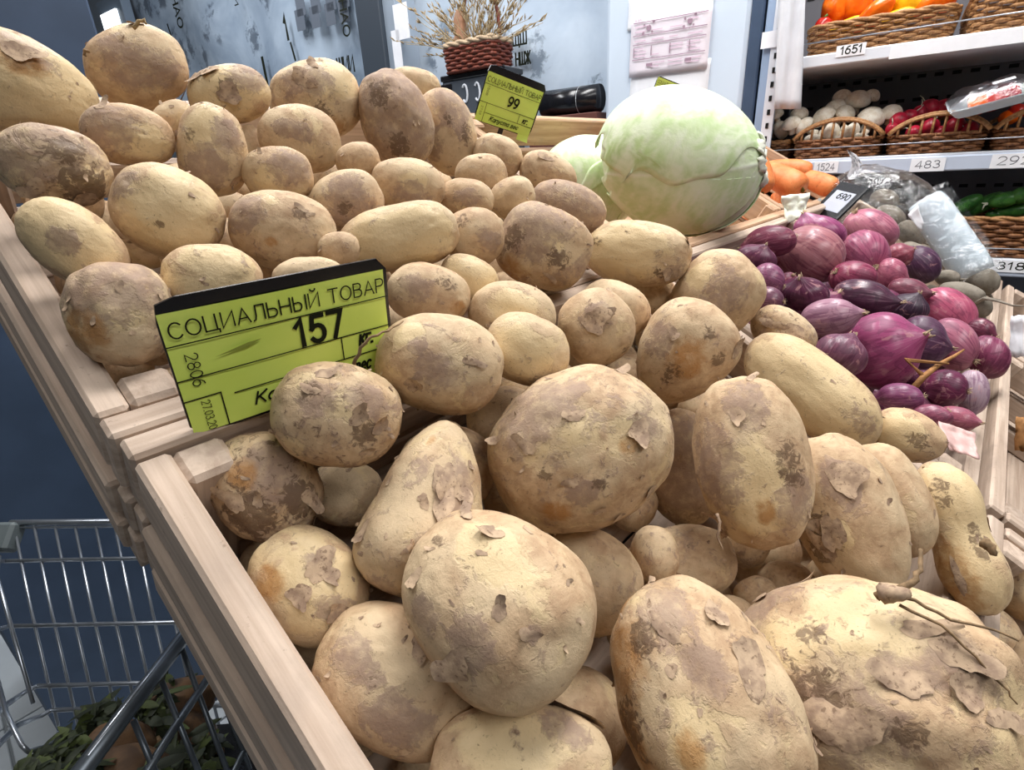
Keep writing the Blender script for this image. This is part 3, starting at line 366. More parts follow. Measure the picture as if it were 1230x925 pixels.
def potato_material():
    t = NT('potato_skin', .62, .3)
    co = t.coord(rand=True)
    oi = t.n('ShaderNodeObjectInfo'); sep = t.n('ShaderNodeSeparateColor'); t.l(oi.outputs['Color'], sep.inputs[0])
    at = t.n('ShaderNodeAttribute', attribute_name='mark'); ms = t.n('ShaderNodeSeparateColor'); t.l(at.outputs['Color'], ms.inputs[0])
    big = t.noise(co, 40, 5, .6, .7); mid = t.noise(co, 105, 5, .62, .5); rag = t.noise(co, 200, 5, .68, .9); fine = t.noise(co, 620, 3, .6)
    blot = t.noise(co, 26, 3, .5, .3); jag = t.math('SUBTRACT', rag, .5)
    skin = t.mix(t.ramp(mid, .3, .7), srgb(204, 175, 140), srgb(176, 145, 113))
    skin = t.mix(t.math('MULTIPLY', t.ramp(blot, .42, .64), .6), skin, srgb(216, 195, 160))
    # bare paler flesh where the thin skin has rubbed off
    fl = t.math('ADD', t.math('MULTIPLY', ms.outputs[0], .34), t.math('ADD', big, t.math('MULTIPLY', jag, .34)))
    fl = t.math('ADD', fl, t.math('MULTIPLY', sep.outputs[2], .12))
    col = t.mix(t.ramp(fl, .58, .76, 0, .75), skin, srgb(223, 199, 154))
    # grey-mauve skin patches
    mv = t.math('ADD', t.math('MULTIPLY', ms.outputs[1], .34), t.math('ADD', t.noise(co, 46, 5, .65, 1.0), t.math('MULTIPLY', jag, .62)))
    mv = t.math('ADD', mv, t.math('MULTIPLY', sep.outputs[0], .12))
    mvf = t.ramp(mv, .62, .78, 0, .70)
    mvf = t.math('MULTIPLY', mvf, t.ramp(t.noise(co, 150, 4, .6), .30, .58, .45, 1.0))
    col = t.mix(mvf, col, srgb(146, 121, 108))
    # ochre
    oc = t.math('ADD', t.math('MULTIPLY', at.outputs['Alpha'], .5), t.math('MULTIPLY', mid, .8))
    col = t.mix(t.ramp(oc, .60, 1.0, 0, .75), col, srgb(172, 120, 62))
    # earth: stains and specks
    dt = t.math('ADD', t.math('MULTIPLY', ms.outputs[2], .26), t.math('ADD', rag, t.math('MULTIPLY', sep.outputs[1], .10)))
    col = t.mix(t.ramp(dt, .66, .80, 0, .75), col, srgb(96, 73, 54))
    sp = t.math('MULTIPLY', t.ramp(fine, .62, .70), t.ramp(mid, .42, .6))
    col = t.mix(t.math('MULTIPLY', sp, .6), col, srgb(112, 86, 62))
    t.color(col)
    hgt = t.math('ADD', t.math('MULTIPLY', t.ramp(fl, .62, .68), -.5), t.math('ADD', t.math('MULTIPLY', rag, .8), t.math('MULTIPLY', fine, .45)))
    hgt = t.math('ADD', hgt, t.math('MULTIPLY', t.ramp(mv, .66, .70), .6))
    t.bump(hgt, .5, .0010)
    t.l(t.ramp(fl, .6, .7, .62, .46), t.b.inputs['Roughness'])
    return t.m
M_POT = potato_material()
def flake_material():
    t = NT('potato_peel', .7, .2); co = t.coord(rand=True)
    c = t.mix(t.ramp(t.noise(co, 150, 4), .35, .65), srgb(192, 166, 138), srgb(152, 128, 108))
    c = t.mix(t.math('MULTIPLY', t.ramp(t.noise(co, 420, 3), .58, .66), .6), c, srgb(104, 80, 62))
    t.color(c); t.bump(t.noise(co, 320, 4), .5, .0006); return t.m
M_FLAKE = flake_material()
M_ROOT = plain('dry_root', srgb(148, 122, 92), .8, .2, 0, .45, 200)

def wood_material(name, a, b, grain=(26, 26, 3)):
    t = NT(name, .72, .25); co = t.coord('Generated', rand=True)
    at = t.n('ShaderNodeAttribute', attribute_name='gl'); mp = t.n('ShaderNodeMapping'); mp.inputs['Scale'].default_value = (6, 130, 130)
    oi = t.n('ShaderNodeObjectInfo'); mu = t.math('MULTIPLY', oi.outputs['Random'], 41.0); cb = t.n('ShaderNodeCombineXYZ')
    for i in range(3): t.l(mu, cb.inputs[i])
    t.l(at.outputs['Vector'], mp.inputs['Vector']); t.l(cb.outputs[0], mp.inputs['Location'])
    g = t.noise(mp.outputs[0], 1.0, 4, .6, .4)
    mp2 = t.n('ShaderNodeMapping'); t.l(at.outputs['Vector'], mp2.inputs['Vector']); t.l(cb.outputs[0], mp2.inputs['Location'])
    st = t.noise(mp2.outputs[0], 22, 4, .6); sp = t.noise(mp2.outputs[0], 130, 4, .65)
    c = t.mix(t.ramp(g, .3, .72), a, b)
    c = t.mix(t.math('MULTIPLY', t.ramp(st, .5, .72), .45), c, srgb(168, 150, 136))
    c = t.mix(t.math('MULTIPLY', t.ramp(sp, .64, .74), .5), c, srgb(120, 100, 86))
    var = t.ramp(oi.outputs['Random'], 0, 1, .86, 1.06)
    cv = t.n('ShaderNodeCombineColor')
    for i in range(3): t.l(var, cv.inputs[i])
    t.color(t.mix(1.0, c, cv.outputs[0], 'MULTIPLY'))
    t.bump(t.math('ADD', g, t.math('MULTIPLY', sp, .6)), .4, .0012); return t.m
M_WOOD = wood_material('crate_wood', srgb(208, 188, 170), srgb(178, 156, 138))
M_WOODT = wood_material('crate_wood_tan', srgb(206, 172, 142), srgb(174, 138, 108))

def onion_material():
    t = NT('onion_skin', .34, .45)
    at = t.n('ShaderNodeAttribute', attribute_name='oc'); oi = t.n('ShaderNodeObjectInfo')
    mu = t.math('MULTIPLY', oi.outputs['Random'], 29.0); cb = t.n('ShaderNodeCombineXYZ')
    for i in range(3): t.l(mu, cb.inputs[i])
    sx = t.n('ShaderNodeSeparateXYZ'); t.l(at.outputs['Vector'], sx.inputs[0])
    an = t.math('ARCTAN2', sx.outputs[1], sx.outputs[0])
    cx = t.math('COSINE', an); sn = t.math('SINE', an)
    v = t.n('ShaderNodeCombineXYZ'); t.l(t.math('MULTIPLY', cx, 6.0), v.inputs[0]); t.l(t.math('MULTIPLY', sn, 6.0), v.inputs[1]); t.l(t.math('MULTIPLY', sx.outputs[2], .7), v.inputs[2])
    ad = t.n('ShaderNodeVectorMath', operation='ADD'); t.l(v.outputs[0], ad.inputs[0]); t.l(cb.outputs[0], ad.inputs[1])
    st = t.noise(ad.outputs[0], 1.6, 3, .6)
    ad2 = t.n('ShaderNodeVectorMath', operation='ADD'); t.l(at.outputs['Vector'], ad2.inputs[0]); t.l(cb.outputs[0], ad2.inputs[1])
    pt = t.noise(ad2.outputs[0], 1.5, 4, .6, .8)
    base = oi.outputs['Color']
    dark = t.mix(1.0, base, (.62, .48, .60, 1), 'MULTIPLY')
    lite = t.mix(.30, base, srgb(220, 176, 190))
    c = t.mix(t.ramp(st, .36, .5), dark, base)
    c = t.mix(t.ramp(st, .56, .74, 0, .8), c, lite)
    c = t.mix(t.ramp(pt, .54, .57, 0, .55), c, t.mix(1.0, base, (.5, .36, .5, 1), 'MULTIPLY'))
    c = t.mix(t.ramp(pt, .33, .40, .45, 0), c, srgb(200, 150, 150))
    t.color(c); t.bump(st, .25, .0012); t.l(t.ramp(pt, .5, .6, .3, .5), t.b.inputs['Roughness']); return t.m
M_ONION = onion_material()
M_TUFT = plain('dry_onion_root', srgb(205, 180, 150), .85, .15, 0, .4, 300)
def cabbage_material():
    t = NT('cabbage_leaf', .42, .4); at = t.n('ShaderNodeAttribute', attribute_name='mark'); s = t.n('ShaderNodeSeparateColor'); t.l(at.outputs['Color'], s.inputs[0])
    co = t.coord(); nz = t.noise(co, 26, 4, .6, .5); n2 = t.noise(co, 130, 4, .6)
    c = t.mix(t.ramp(nz, .35, .68), srgb(226, 238, 204), srgb(196, 220, 160))
    g = t.math('ADD', s.outputs[0], t.math('MULTIPLY', t.math('SUBTRACT', nz, .5), .9))
    c = t.mix(t.ramp(g, .25, .95, 0, .8), c, srgb(160, 192, 108))
    c = t.mix(t.math('MULTIPLY', s.outputs[1], .75), c, srgb(238, 244, 224))
    c = t.mix(t.math('MULTIPLY', t.ramp(t.math('ADD', s.outputs[2], t.math('MULTIPLY', t.math('SUBTRACT', n2, .5), .8)), .4, .9), .8), c, srgb(128, 130, 70))
    t.color(c); t.bump(t.math('ADD', nz, t.math('MULTIPLY', n2, .35)), .35, .003)
    t.b.inputs['Subsurface Weight'].default_value = .12; t.b.inputs['Subsurface Radius'].default_value = (.01, .012, .006); t.b.inputs['Subsurface Scale'].default_value = .5
    return t.m
M_CAB = cabbage_material()
def veg_material(name, a, b, scale=60, rough=.4, spots=None):
    t = NT(name, rough, .4); co = t.coord(rand=True); c = t.mix(t.ramp(t.noise(co, scale, 4, .6, .4), .35, .68), a, b)
    if spots: c = t.mix(t.math('MULTIPLY', t.ramp(t.noise(co, scale * 4, 4, .6), .62, .7), .7), c, spots)
    t.color(c); t.bump(t.noise(co, scale * 3, 3), .25, .001); return t.m
M_CARROT = veg_material('carrot_skin', srgb(228, 142, 86), srgb(208, 114, 58), 40, .5, srgb(150, 88, 50))
M_CARTOP = plain('carrot_crown', srgb(122, 108, 52), .7, .2, 0, .5, 150)
M_BEET = veg_material('earthy_beet', srgb(138, 130, 118), srgb(112, 104, 92), 50, .85, srgb(84, 74, 64))
M_MUSH = veg_material('mushroom_white', srgb(240, 234, 220), srgb(216, 204, 182), 70, .65, srgb(160, 138, 108))
M_RADISH = veg_material('radish_red', srgb(196, 34, 62), srgb(140, 18, 42), 50, .35)
M_CUKE = veg_material('cucumber_green', srgb(70, 128, 52), srgb(34, 84, 36), 60, .35, srgb(120, 160, 80))
M_WHITE_STALK = plain('pale_stalk', srgb(226, 226, 206), .6)
M_PEP = {k: veg_material('pepper_' + k, a, b, 30, .22) for k, a, b in (('orange', srgb(244, 120, 26), srgb(226, 84, 16)), ('yellow', srgb(250, 200, 40), srgb(244, 178, 24)), ('red', srgb(196, 40, 26), srgb(150, 22, 20)))}
M_STEM = plain('green_stem', srgb(86, 120, 50), .6)
def wicker_material(name, a, b):
    t = NT(name, .5, .4); co = t.coord('Generated', (1, 1, 1), True); oc = t.coord(rand=True)
    c = t.mix(t.ramp(t.noise(oc, 160, 4, .6), .3, .7), a, b); t.color(c); t.bump(t.noise(oc, 400, 2), .3, .0006); return t.m
M_WICK = wicker_material('wicker_brown', srgb(150, 102, 62), srgb(98, 58, 34))
M_WICKL = wicker_material('wicker_tan', srgb(180, 134, 86), srgb(130, 88, 52))
M_WICKR = wicker_material('wicker_red', srgb(134, 66, 46), srgb(84, 36, 26))
M_WHITE = plain('white_enamel', srgb(226, 230, 238), .35, .4, 0, .06, 8)
M_PAPER = plain('white_paper', srgb(240, 241, 246), .8, .2, 0, .05, 30)
M_PINKP = plain('pinkish_print_paper', srgb(234, 226, 234), .8, .2, 0, .05, 30)
M_MAUVEINK = plain('mauve_ink', srgb(160, 134, 150), .8, .2)
M_PINKINK = plain('pale_pink_ink', srgb(214, 186, 204), .8, .2)
M_INK = plain('black_ink', srgb(24, 28, 16), .7, .2)
M_BLACK = plain('black_plastic', srgb(22, 22, 26), .22, .5)
M_LIME = None
def lime():
    t = NT('lime_card', .45, .35); co = t.coord(rand=True); c = t.mix(t.ramp(t.noise(co, 14, 4), .3, .7), srgb(222, 242, 122), srgb(210, 234, 104))
    c = t.mix(t.math('MULTIPLY', t.ramp(t.noise(co, 90, 5, .7), .66, .74), .25), c, srgb(130, 142, 60)); t.color(c); return t.m
M_LIME = lime()
M_STEEL = plain('zinc_wire', srgb(176, 182, 190), .3, .5, .85, .15, 60)
M_DSTEEL = plain('dull_steel', srgb(112, 120, 128), .4, .5, .7, .2, 60)
M_GREYP = plain('grey_plastic', srgb(88, 96, 98), .5)
M_DBLUE = plain('dark_blue_laminate', srgb(66, 82, 106), .42, .4, 0, .12, 14)
M_GREYD = plain('dark_grey_post', srgb(62, 70, 80), .4)
M_PANEL = plain('pale_blue_panel', srgb(206, 219, 234), .45, .4, 0, .04, 6)
M_SHELFB = plain('shelf_back_grey', srgb(104, 104, 110), .5, .4, 0, .08, 10)
M_SLOT = plain('slot_black', srgb(14, 14, 16), .8)
M_DARKIN = plain('dark_steel_side', srgb(52, 54, 60), .35, .5, .3)
M_RAIL = plain('price_rail_blue_grey', srgb(196, 206, 224), .35, .4, 0, .06, 12)
M_TILE = plain('floor_tile_glaze', srgb(190, 198, 204), .3, .5, 0, .1, 9)
M_GROUT = plain('grout', srgb(120, 126, 130), .8)
def film_material(name, a, b, ink, amt):
    t = NT(name, .3, .5); co = t.coord('Object'); nz = t.noise(co, 2.6, 4, .6, .5)
    c = t.mix(t.ramp(nz, .3, .7), a, b)
    mp = t.coord('Object', (7, 7, 5)); vo = t.n('ShaderNodeTexVoronoi'); vo.inputs['Scale'].default_value = 1.0; t.l(mp, vo.inputs['Vector'])
    n2 = t.noise(co, 34, 4, .65, .6)
    d = t.math('ADD', vo.outputs['Distance'], t.math('MULTIPLY', t.math('SUBTRACT', n2, .5), .9))
    sel = t.ramp(t.noise(co, 4, 2), .42, .52)
    msk = t.math('MULTIPLY', t.ramp(d, .16, .38, 1, 0), sel)
    c = t.mix(t.math('MULTIPLY', msk, amt), c, ink); t.color(c)
    t.bump(t.math('ADD', nz, t.math('MULTIPLY', t.noise(co, 7, 3, .5, .6), .5)), .3, .02); return t.m
M_FILM1 = film_material('blue_grey_film', srgb(128, 144, 163), srgb(168, 183, 199), srgb(46, 56, 70), .7)
M_FILM2 = film_material('pale_film', srgb(178, 194, 212), srgb(206, 219, 233), srgb(78, 94, 112), .7)
def clear_film(name, tr=.90, rough=.08, tint=(1, 1, 1, 1)):
    m = bpy.data.materials.new(name); m.use_nodes = True; t = m.node_tree; t.nodes.clear()
    out = t.nodes.new('ShaderNodeOutputMaterial'); mx = t.nodes.new('ShaderNodeMixShader'); tp = t.nodes.new('ShaderNodeBsdfTransparent'); gl = t.nodes.new('ShaderNodeBsdfGlossy')
    tp.inputs[0].default_value = tint; gl.inputs['Roughness'].default_value = rough; gl.inputs['Color'].default_value = (.95, .97, 1, 1)
    lw = t.nodes.new('ShaderNodeLayerWeight'); lw.inputs['Blend'].default_value = .22
    mr = t.nodes.new('ShaderNodeMapRange'); mr.inputs['To Min'].default_value = 1 - tr; mr.inputs['To Max'].default_value = .6
    t.links.new(lw.outputs['Fresnel'], mr.inputs['Value'])
    tc = t.nodes.new('ShaderNodeTexCoord'); nz = t.nodes.new('ShaderNodeTexNoise'); nz.inputs['Scale'].default_value = 28; nz.inputs['Detail'].default_value = 5; nz.inputs['Distortion'].default_value = 2.0
    bp = t.nodes.new('ShaderNodeBump'); bp.inputs['Distance'].default_value = .01; bp.inputs['Strength'].default_value = .8
    t.links.new(tc.outputs['Object'], nz.inputs['Vector']); t.links.new(nz.outputs['Fac'], bp.inputs['Height']); t.links.new(bp.outputs[0], gl.inputs['Normal'])
    t.links.new(mr.outputs[0], mx.inputs[0]); t.links.new(tp.outputs[0], mx.inputs[1]); t.links.new(gl.outputs[0], mx.inputs[2]); t.links.new(mx.outputs[0], out.inputs[0])
    return m
M_CLEAR = clear_film('clear_bag_film')
M_FOAM = plain('white_foam', srgb(206, 218, 226), .6, .3, 0, .04, 20)
M_SHEET = plain('milky_plastic_sheet', srgb(226, 228, 234), .35, .4, 0, .1, 12)
M_STRAW = plain('straw', srgb(196, 176, 140), .8, .2, 0, .35, 120)
M_STRAWD = plain('straw_heads', srgb(170, 146, 108), .85, .2, 0, .4, 160)
M_GOURD = plain('dried_gourd', srgb(176, 130, 100), .5, .3, 0, .3, 30)
M_LEAFD = veg_material('wilted_leaf', srgb(62, 70, 44), srgb(36, 42, 28), 40, .6)
M_SQUASH = veg_material('brown_root', srgb(128, 96, 66), srgb(88, 66, 48), 50, .65, srgb(84, 62, 44))
M_SKY = bpy.data.materials.new('daylight_pane'); M_SKY.use_nodes = True
_b = M_SKY.node_tree.nodes['Principled BSDF']; _b.inputs['Emission Color'].default_value = (.9, .97, 1, 1); _b.inputs['Emission Strength'].default_value = 2.2
M_CASE = plain('dark_glossy_case', srgb(78, 84, 92), .15, .6)
M_SCREEN = plain('grey_screen', srgb(172, 176, 190), .3)
M_LEAFW = plain('cabbage_scrap', srgb(236, 238, 222), .5, .3, 0, .1, 60)

# ---- lettering: a small stroke alphabet; a number list is a polyline, a tuple an elliptic arc (cx, cy, rx, ry, from, to)
def _A(cx, cy, rx, ry, a, b): return ('a', cx, cy, rx, ry, a, b)
GLY = {
'С': (.72, [_A(.38, .5, .38, .5, 42, 318)]), 'О': (.80, [_A(.40, .5, .40, .5, 0, 360)]), 'Ц': (.78, [[0, 1, 0, 0, .78, 0, .78, -.18], [.66, 1, .66, 0]]), 'И': (.70, [[0, 1, 0, 0, .70, 1, .70, 0]]),
'А': (.76, [[0, 0, .38, 1, .76, 0], [.13, .34, .63, .34]]), 'Л': (.72, [[0, 0, .10, .04, .17, .3, .19, 1, .72, 1, .72, 0]]), 'Ь': (.60, [[0, 1, 0, 0, .34, 0], _A(.34, .28, .26, .28, -90, 90), [.34, .56, 0, .56]]), 'Н': (.70, [[0, 0, 0, 1], [.70, 0, .70, 1], [0, .52, .70, .52]]),
'Ы': (.86, [[0, 1, 0, 0, .30, 0], _A(.30, .28, .24, .28, -90, 90), [.30, .56, 0, .56], [.86, 0, .86, 1]]), 'Й': (.70, [[0, 1, 0, 0, .70, 1, .70, 0], _A(.35, 1.28, .17, .13, 180, 360)]), 'Т': (.70, [[0, 1, .70, 1], [.35, 1, .35, 0]]),
'В': (.62, [[0, 0, 0, 1, .34, 1], _A(.34, .77, .22, .23, -90, 90), [0, .54, .36, .54], _A(.36, .27, .26, .27, -90, 90), [.36, 0, 0, 0]]), 'Р': (.60, [[0, 0, 0, 1, .34, 1], _A(.34, .73, .26, .27, -90, 90), [.34, .46, 0, .46]]),
'К': (.66, [[0, 0, 0, 1], [0, .45, .60, 1], [.18, .58, .66, 0]]), 'П': (.68, [[0, 0, 0, 1, .68, 1, .68, 0]]), 'Ш': (.92, [[0, 1, 0, 0, .92, 0, .92, 1], [.46, 0, .46, 1]]), 'Щ': (1.0, [[0, 1, 0, 0, 1.0, 0, 1.0, -.18], [.45, 0, .45, 1], [.88, 0, .88, 1]]), 'Ж': (.96, [[.48, 0, .48, 1], [0, 1, .42, .52, 0, 0], [.96, 1, .54, .52, .96, 0], [.42, .52, .54, .52]]),
'а': (.52, [_A(.26, .34, .26, .34, 0, 360), [.52, .68, .52, 0]]), 'р': (.52, [[0, .68, 0, -.30], _A(.26, .34, .26, .34, 0, 360)]), 'т': (.72, [[0, 0, 0, .66, .36, .66, .36, 0], [.36, .66, .72, .66, .72, 0]]), 'о': (.54, [_A(.27, .34, .27, .34, 0, 360)]),
'ф': (.74, [_A(.19, .34, .19, .34, 0, 360), _A(.55, .34, .19, .34, 0, 360), [.37, 1, .37, -.30]]), 'е': (.50, [[.02, .36, .50, .36], _A(.26, .34, .25, .34, 5, 310)]), 'л': (.54, [[0, 0, .10, .05, .18, .66, .54, .66, .54, 0]]), 'ь': (.46, [[0, .68, 0, 0, .24, 0], _A(.24, .19, .20, .19, -90, 90), [.24, .38, 0, .38]]),
'к': (.48, [[0, 0, 0, .68], [0, .30, .44, .68], [.14, .42, .48, 0]]), 'г': (.40, [[0, 0, 0, .66, .40, .66]]), 'в': (.46, [[0, 0, 0, .68, .24, .68], _A(.24, .53, .16, .15, -90, 90), [0, .38, .26, .38], _A(.26, .19, .20, .19, -90, 90), [.26, 0, 0, 0]]), 'с': (.46, [_A(.26, .34, .26, .34, 45, 315)]),
'п': (.50, [[0, 0, 0, .66, .50, .66, .50, 0]]), 'у': (.48, [[0, .68, .24, .08], [.48, .68, .20, -.10, .06, -.28, -.04, -.26]]), 'м': (.60, [[0, 0, .06, .68, .30, .12, .54, .68, .60, 0]]), 'я': (.46, [[.46, 0, .46, .68, .20, .68], _A(.20, .51, .18, .17, 90, 270), [.20, .34, .46, .34], [.22, .34, 0, 0]]),
'0': (.56, [_A(.28, .5, .28, .5, 0, 360)]), '1': (.34, [[0, .76, .22, 1, .22, 0]]), '2': (.56, [_A(.28, .72, .27, .28, 165, -35), [.50, .56, 0, 0, .56, 0]]), '3': (.54, [_A(.26, .76, .24, .24, 150, -90), _A(.26, .26, .28, .26, 90, -150)]), '4': (.60, [[.44, 0, .44, 1, 0, .28, .60, .28]]),
'5': (.56, [[.52, 1, .12, 1, .06, .54], _A(.27, .32, .28, .32, 140, -145)]), '6': (.56, [_A(.28, .31, .27, .31, 0, 360), [.02, .38, .10, .70, .26, .92, .46, .98]]), '7': (.54, [[0, 1, .54, 1, .20, 0]]), '8': (.56, [_A(.28, .75, .23, .25, 0, 360), _A(.28, .26, .28, .26, 0, 360)]), '9': (.56, [_A(.28, .69, .27, .31, 0, 360), [.54, .62, .46, .30, .30, .08, .10, .02]]),
'.': (.08, [[0, 0, .08, 0]]), 'I': (.05, [[0, 0, 0, 1]]), ' ': (.30, [])}
def text(name, s, cx, cy, w, h, parent, mat, z=.0006, rot=0, shear=0.0, bold=False, label=None):
    """flat print fitted into w x h, centred at (cx, cy) of the parent's xy plane"""
    L = []; x = 0.0
    for ch in s:
        gw, st = GLY[ch]
        for q in st:
            if q and q[0] == 'a':
                _, ax, ay, rx, ry, a, b = q; n = max(6, int(abs(b - a) / 20)); L.append([(x + ax + rx * math.cos(math.radians(a + (b - a) * i / n)), ay + ry * math.sin(math.radians(a + (b - a) * i / n))) for i in range(n + 1)])
            elif q: L.append([(x + q[i], q[i + 1]) for i in range(0, len(q), 2)])
        x += gw + .22
    A = np.concatenate([np.array(l) for l in L]); A[:, 0] += shear * A[:, 1]; lo, hi = A.min(0), A.max(0)
    if (hi - lo)[0] < .1: sc = np.array([h / (hi - lo)[1]] * 2)
    else: sc = np.array([w, h]) / (hi - lo)
    t = (.165 if bold else .105) * h / (hi - lo)[1]; c = (lo + hi) / 2; r = math.radians(rot); R = np.array([[math.cos(r), -math.sin(r)], [math.sin(r), math.cos(r)]])
    m = MB(); dz = 0
    for l in L:
        P = np.array(l); P[:, 0] += shear * P[:, 1]; P = (P - c) * sc * (1 - t / max(w, h)); n = len(P); N = []
        for i in range(n):
            a, b = P[max(i - 1, 0)], P[min(i + 1, n - 1)]
            closed = np.allclose(P[0], P[-1], atol=1e-9)
            if closed and i in (0, n - 1): a, b = P[-2], P[1]
            d1 = P[i] - a; d2 = b - P[i]; u1 = d1 / (np.linalg.norm(d1) + 1e-12); u2 = d2 / (np.linalg.norm(d2) + 1e-12)
            if np.linalg.norm(d1) < 1e-9: u1 = u2
            if np.linalg.norm(d2) < 1e-9: u2 = u1
            nn = np.array([-(u1 + u2)[1], (u1 + u2)[0]]); ln = np.linalg.norm(nn)
            nn = nn / ln if ln > 1e-6 else np.array([-u1[1], u1[0]]); k = min(1.9, 1 / max(.3, abs(nn @ np.array([-u1[1], u1[0]])))); N.append(nn * k)
        if not np.allclose(P[0], P[-1], atol=1e-9):
            P[0] -= (P[1] - P[0]) / np.linalg.norm(P[1] - P[0]) * t * .45; P[-1] += (P[-1] - P[-2]) / np.linalg.norm(P[-1] - P[-2]) * t * .45
        vs = []; dz += 1.5e-6
        for p, q in zip(P, N):
            for sg in (-1, 1):
                v = R @ (p + q * sg * t / 2 * .98); vs.append((v[0] + cx, v[1] + cy, z + dz))
        m.add(vs, [(2 * i, 2 * i + 2, 2 * i + 3, 2 * i + 1) for i in range(n - 1)])
    o = m.build(name, mat, parent)
    if label: o['label'] = label
    return o
rng = random.Random(11)

# ================================================================ SETTING
def plank(name, lo, hi, parent, mat=M_WOOD, ch=.0015, R=None, at=None, label=None):
    lo = np.minimum(lo, hi) * 1.0; hi = np.maximum(lo, hi) * 1.0
    m = MB(); c = (np.array(lo) + hi) / 2; m.box(np.array(lo) - c, np.array(hi) - c, ch)
    V = np.array(m.v); ext = hi - lo; ax = int(np.argmax(ext)); order = [ax] + [k for k in range(3) if k != ax]
    me = npmesh(name, V, m.f, {'gl': V[:, order]})
    o = link(name, me, mat, parent); o.location = c
    if label: o['label'] = label
    return o
def part_box(name, lo, hi, mat, parent=None, ch=.001, kind=None, label=None):
    c = (np.array(lo, float) + hi) / 2
    o = MB().box(np.array(lo) - c, np.array(hi) - c, ch).build(name, mat, parent); o.location = c
    if kind: o['kind'] = kind
    if label: o['label'] = label
    return o

# floor with its tiles
floor = part_box('floor', (-1.2, -1.8, -.06), (2.8, 5.6, -.008), M_GROUT, kind='structure')
fz = .034
tile_me = MB().box((-.197, -.197, -.005), (.197, .197, .005), .002).mesh('floor_tile'); tile_me.materials.append(M_TILE)
for ix in range(-2, 4):
    for iy in range(1, 9):
        o = bpy.data.objects.new('floor_tile', tile_me); o.parent = floor
        o.location = (ix * .4 - .02 - .8, iy * .4 + .14 - 1.9, fz - .006); COL.objects.link(o)

# shop wall behind, running away to the left
def wall_frame(name, x, y, z): return empty(name, WP(x, y, z), (0, 0, WROT))
wb = MB().box((-6.5, 0, 0), (1.6, .1, 3.2)).build('wall_back', plain('painted_wall', srgb(150, 162, 176), .6)); wb['kind'] = 'structure'
wb.location = WP(0, .5, 0); wb.rotation_euler = (0, 0, WROT)
def wbox(name, lo, hi, mat, parent=None, ch=.001, kind=None):
    """box given in wall coordinates, as an object of its own or a child of an object placed by wall_frame"""
    o = part_box(name, lo, hi, mat, parent, ch, kind)
    if parent is None:
        c = (np.array(lo, float) + hi) / 2; o.location = WP(*c); o.rotation_euler = (0, 0, WROT)
    return o
# printed film sheets hung along the wall
def film(name, x0, x1, z0, z1, y, mat, label):
    nx, nz = 40, 30; P = []
    for i in range(nx + 1):
        row = []
        for j in range(nz + 1):
            x = x0 + (x1 - x0) * i / nx; z = z0 + (z1 - z0) * j / nz
            row.append((x, y + .012 * math.sin(x * 9 + z * 2) + .008 * math.sin(z * 11 + x * 5), z))
        P.append(row)
    P = np.array(P); c = P.reshape(-1, 3).mean(0)
    o = MB().grid(P - c).build(name, mat, smooth=True); o.location = WP(*c); o.rotation_euler = (0, 0, WROT)
    md = o.modifiers.new('thickness', 'SOLIDIFY'); md.thickness = .003
    return tag(o, label, 'film')
f1 = film('printed_film', -4.25, -1.93, .5, 3.0, .24, M_FILM1, 'blue-grey printed film sheet on the wall left of the dark post')
f2 = film('printed_film', -1.9, -.79, .5, 3.0, .24, M_FILM2, 'pale blue printed film sheet on the wall behind the dried flower basket')
f1c = np.array([-3.09, .24, 1.75]); f2c = np.array([-1.345, .24, 1.75])
def wall_text(s, px, py, h, w, rot, par, parc, bold=True, mat=M_INK, y=.205):
    x, z = on_wall(px, py, y); o = text('lettering', s, 0, 0, w, h, par, mat, 0, rot, 0, bold)
    o.rotation_euler = (math.pi / 2, 0, 0); o.location = (x - parc[0], y - parc[1], z - parc[2]); return o
wall_text('НАО', 213, 14, .065, .17, -90, f1, f1c)
wall_text('И', 283, 0, .04, .05, -90, f1, f1c); wall_text('НАО', 414, 22, .05, .15, -90, f1, f1c)
wall_text('ШИИ', 415, 78, .07, .13, 0, f1, f1c); wall_text('1', 343, 33, .12, .012, 0, f1, f1c); wall_text('I', 352, 62, .09, .012, 10, f1, f1c)
wall_text('I', 318, 85, .14, .012, 0, f1, f1c); wall_text('I', 204, 38, .09, .012, 10, f1, f1c)
wall_text('ЩШ', 624, 48, .05, .07, 0, f2, f2c, y=.205); wall_text('НШЖ', 628, 70, .045, .075, 0, f2, f2c, y=.205)
# printed grid at the top of the left film
for k, px in enumerate((360, 378, 396, 412)):
    for j, py in enumerate((6, 24)):
        x, z = on_wall(px, py - k * 3.5, .21)
        o = part_box('print_square', (-.035, -.0008, -.045), (.035, .0008, .045), plain('film_print', srgb(96, 104, 116), .5) if k + j == 0 else bpy.data.materials['film_print'], f1, 0)
        o.location = np.array([x, .213, z]) - f1c
# window in the left end of the wall
x0, z1 = on_wall(108, 3, .05); x1, z0 = on_wall(150, 42, .05)
win = wbox('window_1', (x0, .08, z0 - .05), (x1, .14, z1), plain('window_frame_grey', srgb(104, 118, 134), .5), None, .004, 'structure')
wc = np.array([(x0 + x1) / 2, .11, (z0 - .05 + z1) / 2])
o = part_box('pane', (-(x1 - x0) / 2 + .05, -.045, -(z1 - z0) / 2 - .02), ((x1 - x0) / 2 - .07, -.03, (z1 - z0) / 2 - .05), M_SKY, win, .002)
